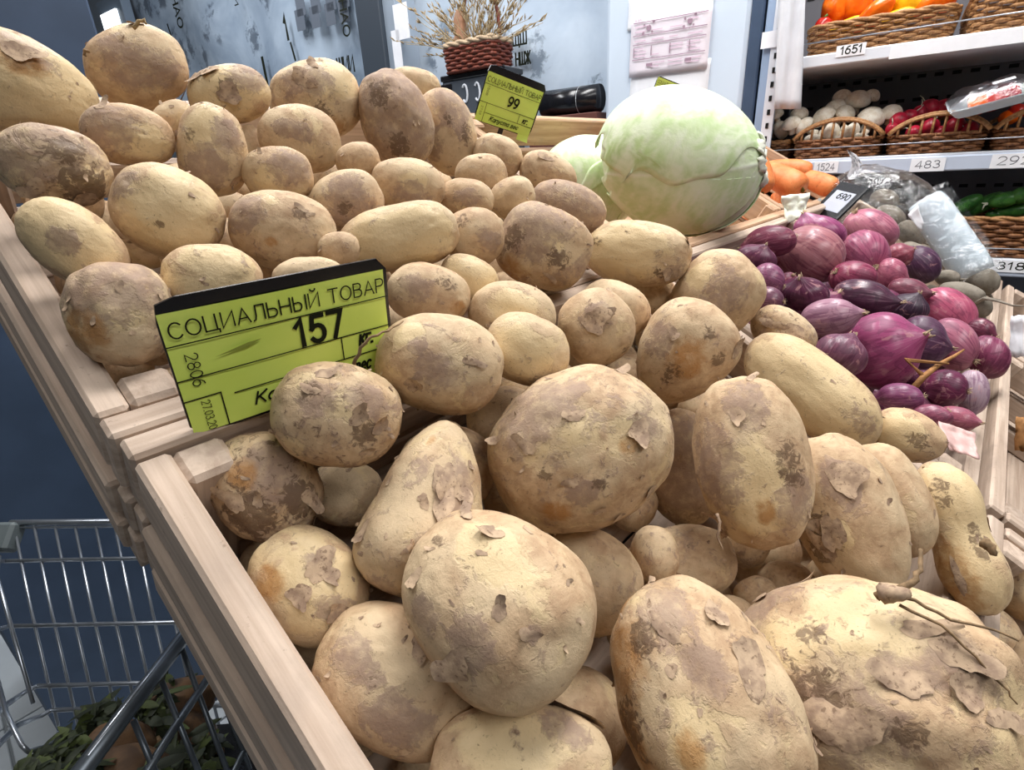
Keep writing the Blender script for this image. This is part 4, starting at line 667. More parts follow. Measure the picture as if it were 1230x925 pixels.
# dark post and light post
pl, _ = on_wall(436, 80, -.02); pr, _ = on_wall(470, 80, -.02)
wbox('trim_1', (pl, -.02, 0), (pr - .03, .12, 3.1), M_GREYD, None, .003, 'structure')
wbox('trim_2', (pr - .03, 0, 0), (pr + .04, .12, 3.1), plain('pale_post', srgb(150, 162, 176), .4), None, .003, 'structure')
for (px, py, w, h) in ((482, 26, .075, .12), (477, 59, .045, .13)):
    x, z = on_wall(px, py, -.01)
    tag(wbox('paper_note', (x - w / 2, -.012, z - h / 2), (x + w / 2, -.008, z + h / 2), M_PAPER, None, 0), 'small white paper note taped beside the post, %s of two' % ('upper' if py < 40 else 'lower'), 'note')
# pale panel (end of a tall cabinet) with its posters
pxl, _ = on_wall(727, 100, 0); pxr = -.292
cab = wall_frame('tall_cabinet', (pxl + pxr) / 2, 0, 0); tag(cab, 'tall pale blue cabinet side with posters, left of the shelf unit', 'cabinet')
hw = (pxr - pxl) / 2
part_box('side_panel', (-hw, 0, .05), (hw, .3, 2.3), M_PANEL, cab, .012)
part_box('shade_strip', (hw, .004, .05), (hw + .035, .3, 2.3), M_DBLUE, cab, .004, label='dark blue strip painted for the shaded panel edge')  # shadow side of the panel edge, put in as a dark strip
part_box('plinth', (-hw, .02, 0), (hw, .3, .05), M_BLACK, cab)
def sheet(name, corners, y, mat, label, cat):      # flat sheet given by its corner pixels on the panel
    P = [on_wall(*c, y) for c in corners]; c = np.mean(P, 0)
    x = unit(np.array(P[1]) - P[0]); ang = math.atan2(x[1], x[0])
    w = (np.linalg.norm(np.subtract(P[1], P[0])) + np.linalg.norm(np.subtract(P[2], P[3]))) / 2; h = (np.linalg.norm(np.subtract(P[3], P[0])) + np.linalg.norm(np.subtract(P[2], P[1]))) / 2
    m = MB(); n = 8; G = []
    for i in range(n + 1):
        G.append([(-w / 2 + w * i / n, -h / 2 + h * j / n, .0006 * math.sin(i * 1.1 + j)) for j in range(n + 1)])
    o = m.grid(G).build(name, mat, smooth=True); md = o.modifiers.new('thickness', 'SOLIDIFY'); md.thickness = .0008
    R = np.array([WX, (0, 0, 1), -WY]).T @ np.array([[math.cos(ang), -math.sin(ang), 0], [math.sin(ang), math.cos(ang), 0], [0, 0, 1]])
    place(o, WP(c[0], y, c[1]), R); tag(o, label, cat); return o, w, h
sheet('paper_sheet', ((754, 0), (860, -20), (853, 30), (756, 30)), -.004, M_PAPER, 'blank white sheet taped above the pink printed poster', 'paper')
sheet('paper_sheet', ((757, 80), (851, 70), (850, 132), (756, 140)), -.004, M_PAPER, 'white sheet hanging under the pink printed poster', 'paper')
po, w, h = sheet('poster', ((760, 22), (856, 4), (850, 80), (754, 96)), -.009, M_PINKP, 'white and pink printed information poster with ruled rows on the cabinet side', 'poster')
for fy in (.40, .19, .04, -.21):
    MB().box((-w * .46, fy * h - .0012, .003), (w * .46, fy * h + .0012, .0036)).build('ruled_line', M_MAUVEINK, po)
m = MB()
for cx_ in (-.26, .25):
    for dx, dy, r in ((0, 0, .055), (-.06, .03, .025), (.06, .06, .03), (-.07, -.05, .028), (.045, -.045, .02), (.0, -.07, .015)):
        n_ = 10; m.add([(cx_ * w + dx * w + r * w * .6 * math.cos(2 * math.pi * k / n_), .295 * h + dy * w + r * w * .6 * math.sin(2 * math.pi * k / n_), .003) for k in range(n_)], [tuple(range(n_))])
m.build('printed_blob', M_MAUVEINK, po)
m = MB()
r2 = random.Random(3)
for row, n_, x_ in ((.10, 3, 0), (-.03, 5, 0), (-.09, 5, 0), (-.15, 5, 0), (-.29, 3, 0), (-.35, 3, 0), (.25, 2, .1), (.33, 2, .1)):
    for c_ in range(4):
        if r2.random() < .85:
            m.box((-w * .44 + c_ * w * .225, row * h - .0012, .003), (-w * .44 + c_ * w * .225 + w * r2.uniform(.1, .19), row * h + .0012, .0035))
m.build('printed_lines', M_PINKINK, po, kind='stuff')
m = MB()
for c_ in (-.45, -.22, .02, .26): m.box((c_ * w, -.17 * h, .003), (c_ * w + .003, .0 * h, .0035))
for c_ in (-.27, .22): m.box((c_ * w, -.34 * h, .003), (c_ * w + .02, -.29 * h, .0035))
m.build('printed_marks', M_MAUVEINK, po, kind='stuff')
text('lettering', 'Памятка', -w * .40, .45 * h, w * .12, .008, po, M_MAUVEINK, .003)

# roll on a ledge, between cabinet and flower basket
xa, za = on_wall(640, 140, .0); xb, zb = on_wall(720, 128, .0)
led = wbox('wall_ledge', (xa - .02, .0, .0), (xb - .01, .12, (za + zb) / 2 - .01), plain('red_brown_ledge', srgb(96, 58, 50), .5), None, .002); tag(led, 'red-brown ledge under the black roll along the wall', 'ledge')
t_ = wall_frame('film_roll', (xa + xb) / 2, .05, (za + zb) / 2 + .035); tag(t_, 'black roll of sheeting lying on the ledge behind the cabbage crate', 'roll')
L2 = (xb - xa) / 2 - .02
MB().tube([(-L2, 0, 0), (L2, 0, 0)], .044, 14).build('roll_body', M_BLACK, t_, True)
MB().tube([(L2 * .35, 0, 0), (L2 * .36, 0, 0)], .0455, 14, False).build('band', M_WHITE, t_)
# dark glossy case and the flower basket on it
cxl, cz = on_wall(530, 92, -.03); cxr, _ = on_wall(606, 88, -.03)
case = wall_frame('display_case', (cxl + cxr) / 2, .06, 0); tag(case, 'dark grey glossy case under the dried flower basket', 'case')
cw = (cxr - cxl) / 2; ct = cz
part_box('case_body', (-cw, -.09, 0), (cw, .03, ct - .02), M_CASE, case, .004)
part_box('case_lid', (-cw - .004, -.094, ct - .02), (cw + .004, .03, ct), M_BLACK, case, .003)
part_box('side_strip', (-cw - .002, -.096, ct - .3), (-cw + .05, -.0905, ct - .03), M_BLACK, case, .001)
for k in range(2):
    MB().tube([(-cw * .25 + k * .06 + .012 * math.cos(a), -.0915, ct - .07 + .03 * math.sin(a)) for a in np.linspace(-2.4, 2.4, 12)], .004, 6).build('sticker_mark', M_WHITE, case)
# column behind the trolley and the dark blue panels
c_ = part_box('trim_3', (-.116, 1.2, 0), (.328, 1.75, 3.0), M_DBLUE, None, .004, 'structure')

# ================================================================ WOVEN BASKETS
def rr(a, b, r, n=40):                        # rounded rectangle outline
    P = []
    for (cx_, cy_, a0) in ((a - r, b - r, 0), (-a + r, b - r, 90), (-a + r, -b + r, 180), (a - r, -b + r, 270)):
        for k in range(n // 4):
            t = math.radians(a0 + 90 * k / (n // 4 - 1)); P.append((cx_ + r * math.cos(t), cy_ + r * math.sin(t)))
    out = []
    P = np.array(P + [P[0]]); L = np.concatenate([[0], np.cumsum(np.linalg.norm(np.diff(P, axis=0), axis=1))])
    s = np.linspace(0, L[-1], n + 1)[:-1]
    return np.stack([np.interp(s, L, P[:, 0]), np.interp(s, L, P[:, 1])], 1)
def basket(root, w, d, h, rows, flare=.08, mat=M_WICK, rim=M_WICKL, arch=0.0, rod=.0045, nst=44, seed=0):
    ol = rr(w / 2, d / 2, min(w, d) * .18, nst * 2)
    m = MB()
    for j in range(rows):
        z = h * (j + .5) / rows; k_ = 1 - flare + flare * z / h; pts = []
        for i in range(len(ol) + 1):
            p = ol[i % len(ol)]; nrm = p / (np.linalg.norm(p) + 1e-9); off = (.0032 if (i // 2 + j) % 2 else -.0032)
            pts.append((p[0] * k_ + nrm[0] * off, p[1] * k_ + nrm[1] * off, z))
        m.tube(pts, h / rows * .52, 5, False)
    m.build('weave', mat, root, True, kind='stuff')
    m = MB()
    for i in range(0, len(ol), 2):
        p = ol[i]; m.tube([(p[0] * (1 - flare), p[1] * (1 - flare), 0), (p[0], p[1], h)], .0022, 4)
    m.build('stakes', mat, root, True, kind='stuff')
    m = MB(); m.box((-w / 2 * (1 - flare) + .006, -d / 2 * (1 - flare) + .006, 0), (w / 2 * (1 - flare) - .006, d / 2 * (1 - flare) - .006, .006)); m.build('base', mat, root)
    if arch <= 0:
        m = MB()
        for ph in (0, math.pi):
            pts = []
            for i in range(len(ol) + 1):
                p = ol[i % len(ol)]; a = i * .9 + ph; pts.append((p[0] + rod * .6 * math.cos(a) * (p[0] / (abs(p[0]) + abs(p[1]))), p[1] + rod * .6 * math.cos(a), h + rod + rod * .7 * math.sin(a)))
            m.tube(pts, rod, 6, False)
        m.build('rim', rim, root, True)
    else:
        f = lambda x: h + arch * max(0, 1 - (2 * x / w) ** 2) ** .8
        for sgn in (-1, 1):
            for kk in range(2):
                pts = [(x, sgn * (d / 2 + .002 - kk * .004), f(x) + kk * rod) for x in np.linspace(-w / 2, w / 2, 22)]
                MB().tube(pts, rod, 6).build('rim', rim, root, True)
            for x in np.linspace(-w / 2 * .82, w / 2 * .82, 8):
                MB().tube([(x, sgn * d / 2, h - .005), (x, sgn * d / 2, f(x))], .0034, 5).build('spoke', rim, root, True)
        for sgn in (-1, 1):
            MB().tube([(sgn * w / 2, -d / 2, h + rod), (sgn * w / 2, 0, h + rod * 1.5), (sgn * w / 2, d / 2, h + rod)], rod, 6).build('rim', rim, root, True)

# flower basket
bxl, bzl = on_wall(529, 97, .05); bxr, bzr = on_wall(600, 88, .05)
fb = wall_frame('flower_basket', (cxl + cxr) / 2 + .0, .02, ct); tag(fb, 'small red-brown wicker basket with braided white rim, on the dark case', 'basket')
basket(fb, .235, .14, .085, 7, .06, M_WICKR, M_TUFT, 0, .007, 26)
hd = MB().tube([(.02 - .085 * math.cos(a), 0, .09 + .23 * math.sin(a)) for a in np.linspace(0, math.pi, 18)], .006, 6); hd.build('handle', M_WICKR, fb, True)
fl_ = wall_frame('dried_flowers', (cxl + cxr) / 2, .02, ct + .05); tag(fl_, 'spray of dry straw-coloured grasses standing in the red-brown basket', 'dried flowers')
m = MB(); mh = MB(); r2 = random.Random(5)
for k in range(130):
    a = r2.uniform(-1.25, 1.25); b = r2.uniform(-.45, .45); L = r2.uniform(.14, .33); p = np.array([r2.uniform(-.06, .06), r2.uniform(-.03, .03), 0]); d_ = unit((math.sin(a), b, math.cos(a)))
    bend = np.array([r2.uniform(-.05, .05), r2.uniform(-.03, .03), r2.uniform(-.05, .01)])
    pts = [p + d_ * L * s + bend * s * s for s in (0, .33, .66, 1)]
    m.tube(pts, [.0016, .0014, .0012, .0009], 4)
    for q in range(r2.choice((3, 5, 7))):
        s = r2.uniform(.55, 1.02); c = p + d_ * L * s + bend * s * s; d2 = unit(d_ + np.array([r2.uniform(-.7, .7), r2.uniform(-.7, .7), r2.uniform(-.3, .5)]))
        mh.tube([c, c + d2 * .010, c + d2 * .022], [.0008, .0030, .0006], 4)
m.build('stems', M_STRAW, fl_, True, kind='stuff'); mh.build('seed_heads', M_STRAWD, fl_, True, kind='stuff')
gx, gz = on_wall(553, 44, .0)
g = wall_frame('dried_gourd', gx, -.0, gz - .07); tag(g, 'brown dried bottle gourd tucked into the flower basket', 'gourd')
prof = [(0, .002), (.004, .028), (.03, .036), (.06, .03), (.085, .020), (.12, .024), (.145, .016), (.155, .004)]
MB().tube([(.004 * math.sin(z * 20), 0, z) for z, r in prof], [r for z, r in prof], 14).build('gourd_body', M_GOURD, g, True)
MB().tube([(0, 0, .15), (.008, 0, .17)], .003, 6).build('stalk', M_ROOT, g, True)

# ================================================================ SHELF UNIT
su = wall_frame('shelf_unit', .3, 0, 0); tag(su, 'white metal shop shelf unit with wicker baskets, right of the cabinet', 'shelf')
SX = lambda x: x - .3
XL, XR = -.24, 1.0
part_box('upright', (SX(XL - .01), .0, 0), (SX(XL + .035), .05, 2.4), plain('blue_grey_upright', srgb(150, 170, 198), .4, .4, 0, .1, 10), su, .003)
up = part_box('upright_strip', (SX(XL + .012), -.006, .0), (SX(XL + .042), .0, 2.4), M_WHITE, su, .001, label='white perforated upright strip')
m = MB()
for k in range(60): m.box((-.004, -.0045, -1.2 + k * .035), (.004, -.003, -1.2 + k * .035 + .014))
m.build('holes', M_SLOT, up, kind='stuff')
part_box('side_panel', (SX(XL + .0), .06, .4), (SX(XL + .012), .46, 2.3), M_DARKIN, su, .001)
for z0, z1 in ((.62, .905), (.915, 1.165), (1.175, 1.425), (1.435, 1.75)):
    bp_ = part_box('back_panel', (SX(XL), .45, z0), (SX(XR), .46, z1), M_SHELFB, su, .001)
    m = MB(); cz_ = (z0 + z1) / 2; cxx = SX((XL + XR) / 2)
    for row in (.055, -.03 if z1 < 1.3 else -.02):
        pass
    for row in (z1 - .035 - cz_, z1 - .10 - cz_):
        for k in range(28): m.box((-.6 + k * .043, -.0065, row - .005), (-.6 + k * .043 + .022, -.0045, row + .005))
    m.build('slots', M_SLOT, bp_, kind='stuff')
for z, th in ((1.43, .028), (1.171, .02), (.912, .02), (.55, .02)):
    sb = part_box('shelf_board', (SX(XL + .03), .004, z - th), (SX(XR), .45, z), M_WHITE, su, .002)
    if z < 1.3:
        part_box('price_rail', (SX(XL + .03), -.012, z - .042), (SX(XR), .003, z - .006), M_RAIL, su, .003, label='blue-grey price rail')
    else:
        part_box('price_rail', (SX(XL + .03), -.010, z - .03), (SX(XR), .003, z), M_WHITE, su, .003)
    MB().tube([(SX(XL + .04), -.012, z + .028), (SX(XR), -.012, z + .028)], .0016, 6).build('guard_wire', M_STEEL, su, True)
def price(s, px, py, w, h, th, y=-.0135, grey=False, label=None):
    x, z = on_wall(px, py, y)
    t = MB().box((-w / 2, -h / 2, -.0006), (w / 2, h / 2, .0006)).build('price_card', M_PAPER)
    R = np.array([WX, (0, 0, 1), -WY]).T; place(t, WP(x, y, z), R)
    tag(t, label, 'price card'); 
    if s: text('lettering', s, 0, .001, w * .72, th, t, M_INK if not grey else plain('grey_ink', srgb(110, 112, 120), .8) if 'grey_ink' not in bpy.data.materials else bpy.data.materials['grey_ink'], .001, 0, 0, not grey)
    return t
price('1651', 1022, 60, .066, .026, .018, -.0115, label='white price card reading 1651 on the top shelf edge')
price('1524', 992, 201, .060, .030, .018, grey=True, label='white price card reading 1524 under the mushroom basket')
price('483', 1114, 198, .072, .032, .018, grey=True, label='white price card reading 483 under the radish basket')
price('292', 1218, 193, .085, .032, .019, grey=True, label='white price card reading 292 at the right end of the middle rail')
price('318', 1214, 320, .075, .030, .018, label='white price card reading 318 on the lowest shelf edge')
x, z = on_wall(1068, 68, -.0115); x2, _ = on_wall(1230, 40, -.0115)
tag(wbox('rail_strip', (x, -.0128, z - .006), (x2 + .2, -.0112, z + .022), M_PAPER, None, 0), 'long blank white paper strip on the top shelf edge', 'strip')
# hanging milky sheet and tape on the upright
G = []
for i in range(9):
    row = []
    for j in range(13):
        px = 936 + (968 - 936) * i / 8 - (7 if j > 9 else 0) * 0 - (j / 12) * 6; py = -15 + 146 * j / 12 - (0 if i else 0)
        yy = -.03 - .012 * math.sin(i * 1.0 + j * .2); X, Z = on_wall(px, py, yy); row.append(WP(X, yy, Z))
    G.append(row)
G = np.array(G); c = G.reshape(-1, 3).mean(0); o = MB().grid(G - c).build('plastic_sheet', M_SHEET, smooth=True); o.location = c
o.modifiers.new('thickness', 'SOLIDIFY').thickness = .001; tag(o, 'milky plastic sheet hanging at the left end of the shelves', 'plastic sheet')
x, z = on_wall(927, 47, -.012)
tag(wbox('tape', (x - .027, -.0095, z - .02), (x + .027, -.0075, z + .02), M_PAPER, None, 0), 'piece of white tape across the shelf upright', 'tape')

def shelf_basket(name, px0, px1, py, zb, d, h, rows, label, arch=0, mat=M_WICK, rim=M_WICKL, y0=.012, flare=.06, group=None):
    xa = on_wall(px0, py, y0)[0]; xb = on_wall(px1, py, y0)[0]
    b = wall_frame(name, (xa + xb) / 2, y0 + d / 2, zb); tag(b, label, 'basket', group); basket(b, xb - xa, d, h, rows, flare, mat, rim, arch); return (xa + xb) / 2
shelf_basket('wicker_basket', 966, 1145, 52, 1.431, .36, .062, 9, 'long wicker basket holding the peppers on the top shelf', 0, M_WICKL)
shelf_basket('wicker_basket', 1163, 1330, 30, 1.431, .36, .075, 9, 'wicker basket at the right end of the top shelf', 0, M_WICKL)
shelf_basket('wicker_basket', 952, 1057, 180, 1.172, .36, .050, 6, 'wicker basket with arched rim holding the mushrooms', .045)
shelf_basket('wicker_basket', 1065, 1184, 175, 1.172, .36, .048, 6, 'wicker basket with arched rim holding the radishes', .042)
shelf_basket('wicker_basket', 1194, 1320, 165, 1.172, .36, .048, 6, 'wicker basket with arched rim, right of the radish basket', .042)
shelf_basket('wicker_basket', 1137, 1330, 280, .913, .34, .092, 9, 'long wicker basket holding the cucumbers on the lowest shelf', 0, M_WICK, M_WICKL)
shelf_basket('wicker_basket', 914, 946, 180, 1.172, .30, .045, 6, 'wicker basket at the left shelf end, half behind the upright', 0, y0=.06)

# ---- vegetables on the shelves
def blob(name, R3, mat, seed, amp=.05, sub=3, fn=None, smooth=True):
    V, Fc = ico(sub); r = 1 + amp * noise(V * 1.7 + seed * 3.1) * 2; P = V * r[:, None]
    if fn: P = fn(P, V)
    return link(name, npmesh(name, P * np.array(R3), Fc), mat, None, smooth)
def wloc(px, py, y): x, z = on_wall(px, py, y); return WP(x, y, z)
def pxm(px, py, y): return float(np.linalg.norm(wloc(px, py, y) - EYEP) / np.linalg.norm(ray(px, py))) / F    # metres per pixel there
def pepper_fn(P, V):
    a = np.arctan2(V[:, 1], V[:, 0]); k = 1 + .12 * np.cos(3 * a) * (1 - np.abs(V[:, 2])) - .25 * (V[:, 2] < 0) * V[:, 2] ** 2
    Q = P.copy(); Q[:, 0] *= k; Q[:, 1] *= k; Q[:, 2] -= .22 * np.exp(-((V[:, 0] ** 2 + V[:, 1] ** 2) / .08)) * (V[:, 2] > 0); return Q
PEP = [(1004, 10, 17, 20, 5, 'orange', 'upright', 'orange pepper standing at the left of the pepper basket'), (1030, 6, 15, 18, 25, 'orange', '', 'orange pepper between the left and the leaning orange peppers'), (1050, 17, 13, 24, 50, 'orange', '', 'orange pepper leaning diagonally in the middle of the basket'),
       (1085, 5, 17, 17, 10, 'yellow', '', 'rounded yellow pepper at the back of the basket'), (1122, 6, 14, 23, 70, 'orange', '', 'orange pepper at the right end of the basket'), (1015, 33, 9, 22, 75, 'yellow', '', 'yellow pepper lying low at the front left of the basket'),
       (1075, 22, 9, 22, 78, 'yellow', '', 'yellow pepper lying behind the basket rim, centre'), (988, 34, 10, 12, 0, 'red', '', 'small dark red pepper in the left corner of the basket')]
for k, (px, py, a, b, rot, colr, _, lab) in enumerate(PEP):
    y = .10 + .05 * (py < 15); s = pxm(px, py, y); o = blob('pepper', (a * s, a * s, b * s), M_PEP[colr], k, .05, 4, pepper_fn)
    o.location = wloc(px, py, y); o.rotation_euler = Euler((0, math.radians(rot), WROT)); tag(o, lab, 'pepper', 'peppers in the top basket')
    MB().tube([(0, 0, b * s * .72), (.003, 0, b * s * .98), (.008, 0, b * s * 1.12)], .0035, 6).build('stem', M_STEM, o, True)
def mush_fn(P, V):
    Q = P.copy(); Q[:, 2] = np.where(Q[:, 2] < 0, Q[:, 2] * .35, Q[:, 2] * .85); return Q
MUSH = [(937, 157, 11, 60, 'white mushroom at the left end behind the upright foot'), (932, 139, 9, -20, 'dim mushroom behind the plastic sheet corner'), (951, 150, 11, -10, 'greyish mushroom left of the mushroom basket handle'), (960, 138, 10, 10, 'grey mushroom behind the left end of the basket'),
        (967, 152, 11, -50, 'bright white mushroom cap tilted over the left rim'), (990, 142, 14, -40, 'large bright white mushroom cap above the left of the arched rim'), (1003, 131, 12, -20, 'grey mushroom in the middle of the pile'), (1014, 138, 12, 40, 'white oval mushroom tilted right, middle of the pile'),
        (1011, 117, 10, -10, 'brownish mushroom at the top of the pile, left'), (1030, 122, 14, 10, 'big round mushroom with dark gill spots on top of the pile'), (1046, 143, 15, 20, 'large cream mushroom at the right end of the pile'), (1047, 116, 9, 30, 'dim brown mushroom at the top right of the pile'),
        (1070, 137, 12, 0, 'white mushroom against the radishes'), (997, 160, 12, 90, 'mushroom seen through the second gap of the arched rim'), (1021, 158, 11, 120, 'mushroom behind the middle spokes of the arched rim'), (1035, 166, 10, 200, 'small mushroom low behind the right spokes'), (1010, 167, 10, 150, 'white mushroom low behind the middle of the weave'), (977, 167, 10, 180, 'mushroom low behind the left spokes')]
for k, (px, py, r, rot, lab) in enumerate(MUSH):
    y = .07 + .10 * max(0, (150 - py) / 35) if px > 945 else .11
    if py > 155 and px > 960: y = .055
    s = pxm(px, py, y); o = blob('mushroom', (r * s, r * s, r * s), M_MUSH, k + 20, .03, 3, mush_fn)
    o.location = wloc(px, py, y); o.rotation_euler = Euler((math.radians(25), math.radians(rot), WROT)); tag(o, lab, 'mushroom', 'mushrooms in the arched basket')
    MB().tube([(0, 0, -r * s * .1), (0, 0, -r * s * .7), (0, 0, -r * s * .95)], [r * s * .42, r * s * .36, r * s * .40], 10).build('stalk', M_MUSH, o, True)
RAD = [(1079, 146, 10, 'radish at the left end above the arched rim'), (1091, 141, 9, 'radish second from the left above the rim'), (1104, 137, 9, 'radish third from the left above the rim'), (1117, 131, 11, 'dark radish at the top of the pile, left of centre'), (1133, 130, 10, 'dark radish at the top of the pile, right of centre'), (1148, 137, 9, 'pinkish radish beside the foam tray'),
       (1098, 160, 9, 'radish behind the left spokes of the radish basket'), (1117, 153, 10, 'radish behind the middle spokes, upper'), (1129, 161, 9, 'radish behind the middle spokes, lower'), (1147, 151, 10, 'radish behind the right spokes, upper'), (1165, 157, 10, 'radish in the last gap of the right spokes'), (1071, 155, 7, 'small radish with pale tip at the left basket corner')]
for k, (px, py, r, lab) in enumerate(RAD):
    y = .07 + .09 * max(0, (150 - py) / 20) if py < 150 else .055
    s = pxm(px, py, y); o = blob('radish', (r * s, r * s * .95, r * s * 1.05), M_RADISH, k + 50, .04, 3)
    o.location = wloc(px, py, y); o.rotation_euler = (rng.uniform(-1, 1), rng.uniform(-1, 1), 0); tag(o, lab, 'radish', 'radishes in the arched basket')
    MB().tube([(0, 0, r * s), (.004, 0, r * s * 1.5), (.010, .003, r * s * 1.9)], [.0016, .0011, .0006], 5).build('root_tail', M_WHITE_STALK, o, True)
CUKE = [(1158, 247, 15, 9, -38, 'green cucumber with pale tip at the left of the cucumber basket'), (1180, 246, 18, 9, -33, 'bright green cucumber with white blossom end, second from left'), (1207, 240, 13, 9, -15, 'pale green cucumber with white forked blossom end pointing outwards'), (1219, 253, 17, 8, -8, 'dark green cucumber along the right of the rim'), (1229, 234, 12, 10, -20, 'dark cucumber at the right picture edge'), (1196, 258, 8, 6, 0, 'small cucumber tip just above the rim'), (1138, 254, 10, 8, -30, 'dim cucumber in shadow at the left end')]
for k, (px, py, a, b, rot, lab) in enumerate(CUKE):
    y = .06 + .02 * (k % 2); s = pxm(px, py, y); o = blob('cucumber', (a * s * 1.25, b * s, b * s), M_CUKE, k + 80, .03, 3)
    o.location = wloc(px, py, y); o.rotation_euler = Euler((0, math.radians(rot), WROT)); tag(o, lab, 'cucumber', 'cucumbers in the lowest basket')
    if k in (0, 1, 2):
        for q in (-.5, .4): MB().tube([(-a * s * 1.15, -b * s * .2, 0), (-a * s * 1.45, -b * s * .3, q * .006), (-a * s * 1.6, -b * s * .35, q * .02 - .003)], [.003, .0022, .0012], 6).build('blossom_tip', M_WHITE_STALK, o, True)
# wrapped tray of red peppers
c = (wloc(1152, 134, .03) + wloc(1228, 118, .03)) / 2; tr = empty('foam_tray', c, Euler((math.radians(14), math.radians(-13), WROT))); tag(tr, 'white foam tray under clear film, tilted over the radish basket', 'tray')
s = pxm(1190, 128, .03); w = 40 * s; G = []
for i, (kx, ky, z) in enumerate(((.62, .62, .002), (.82, .8, 0), (.97, .95, .018), (1.0, 1.0, .024), (.96, .94, .022), (.80, .78, .004), (.0, .0, .004))):
    G.append([(w * kx * p[0], .075 * ky * p[1], z) for p in np.vstack([rr(1, 1, .3, 32), rr(1, 1, .3, 32)[:1]])])
MB().grid(G).build('tray_body', M_FOAM, tr, True)
for k, (px, py, r, lab, cc) in enumerate(((1177, 124, 12, 'orange-red pepper on the left of the foam tray', 'orange'), (1193, 121, 12, 'red pepper in the middle of the foam tray', 'red'), (1209, 113, 13, 'dark red pepper at the right end of the foam tray', 'red'))):
    o = blob('pepper', (r * s, r * s, r * s * 1.05), M_PEP[cc], k + 90, .05, 3, pepper_fn); o.location = wloc(px, py, .03); o.rotation_euler = (.3, 1.2, k); tag(o, lab, 'pepper', 'peppers on the foam tray')
G = []
for i, (kz, kk) in enumerate(((.02, 1.0), (.034, .96), (.044, .78), (.048, .4), (.048, .02))):
    G.append([(w * kk * p[0], .076 * kk * p[1], kz + .003 * math.sin(p[0] * 9 + i)) for p in np.vstack([rr(1, 1, .3, 32), rr(1, 1, .3, 32)[:1]])])
MB().grid(G).build('wrap_film', M_CLEAR, tr, True)
o = MB().box((-.02, -.012, -.0005), (.02, .012, .0005)).build('sticker', M_PAPER, tr); o.location = (w * .28, -.01, .050)
for k, (px, py, lab) in enumerate(((1222, 134, 'red tomato at the front of the right arched basket'), (1212, 141, 'orange-red tomato low behind the rim of the right arched basket'))):
    s = pxm(px, py, .09); o = blob('tomato', (10 * s, 10 * s, 8.5 * s), M_PEP['red' if k == 0 else 'orange'], 70 + k, .03, 3); o.location = wloc(px, py, .09); tag(o, lab, 'tomato', 'tomatoes in the right arched basket')
    MB().tube([(0, 0, 8 * s), (0, .002, 9.5 * s)], .002, 5).build('stem', M_STEM, o, True)

# ================================================================ SLOPING DISPLAY: stand and crates
st = empty('display_stand', (.9, 0, 0)); tag(st, 'dark metal stand carrying the sloping crates', 'stand')
M_STAND = plain('black_steel', srgb(36, 38, 42), .5)
for s in (.34, .95, 1.55):
    for t in (-.56, -.24, .17, .26, .58):
        p = DP(s, t, -.19); part_box('leg', (s - .9 - .015, p[1] - .015, 0), (s - .9 + .015, p[1] + .015, p[2]), M_STAND, st, .002)
    a = DP(s, -.60, -.168); b = DP(s, .60, -.168); L = float(np.linalg.norm(b - a))
    o = MB().box((-.015, -L / 2, -.015), (.015, L / 2, .015), .002).build('sloping_rail', M_STAND, st); o.location = (a + b) / 2 - np.array([.9, 0, 0]); o.rotation_euler = (TILT, 0, 0)
for t in (-.5, .1, .5):
    p = DP(.9, t, -.19); part_box('cross_bar', (-.58, p[1] - .012, p[2] - .05), (.67, p[1] + .012, p[2] - .025), M_STAND, st, .002)

o = MB().box((-.82, -.40, -.004), (.82, .40, .004), .001).build('bounce_blocker', M_STAND, st); o.location = DP(.9, .21, -.157) - np.array([.9, 0, 0]); o.rotation_euler = (TILT, 0, 0)  # added unseen dark board, blocks floor bounce from below the crates
CH = .150
def crate(label, s0, s1, t0, t1, mat=M_WOOD, seed=0, th=.0165, top_h=.048):
    """wooden crate; local x along the display, y up the slope, z out of the crate, origin at its base"""
    c = empty('wooden_crate', DP((s0 + s1) / 2, (t0 + t1) / 2, -CH), (TILT, 0, 0)); tag(c, label, 'crate', None)
    a = (s1 - s0) / 2; b = (t1 - t0) / 2; q = random.Random(seed); J = lambda k=.0015: q.uniform(-k, k)
    rows = ((CH - top_h, CH), (CH - top_h - .012 - .036, CH - top_h - .012), (.012, .042))
    for sg in (-1, 1):
        for k, (z0, z1) in enumerate(rows):
            x0 = sg * a; x1 = sg * (a - th); off = sg * (.004 if k else 0)
            plank('side_plank', (min(x0, x1) + off, -b + th + .001, z0 + J()), (max(x0, x1) + off, b - th - .001, z1 + (J() if k else 0)), c, mat, .0022)
        for k, (z0, z1) in enumerate(rows):
            y0 = sg * b; y1 = sg * (b - th + .001)
            plank('end_plank', (-a + J(), min(y0, y1), z0 + J()), (a + J(), max(y0, y1), z1 + .0006 + (J() if k else 0)), c, mat, .0022)
        for sx in (-1, 1):
            x0 = sx * (a - th - .0004); x1 = sx * (a - th - .026); y0 = sg * (b - th - .0004); y1 = sg * (b - th - .024)
            plank('corner_block', (min(x0, x1), min(y0, y1), .010), (max(x0, x1), max(y0, y1), CH - .001 + J(.003)), c, mat, .003)
    n = 6
    for k in range(n):
        y = -b + .004 + (2 * b - .008) * k / n
        plank('bottom_slat', (-a, y + .0012, 0), (a, y + (2 * b - .008) / n - .0012, .0095), c, mat, .001)
    return c
crate('pale wooden crate of the nearer, lower half of the potato heap', .040, .606, -.202, .2145, seed=1)
crate('pale wooden crate of the farther, upper half of the potato heap', .036, .606, .2165, .620, seed=2)
crate('tan wooden crate holding the cabbages', .620, 1.202, .2165, .620, M_WOODT, 3)
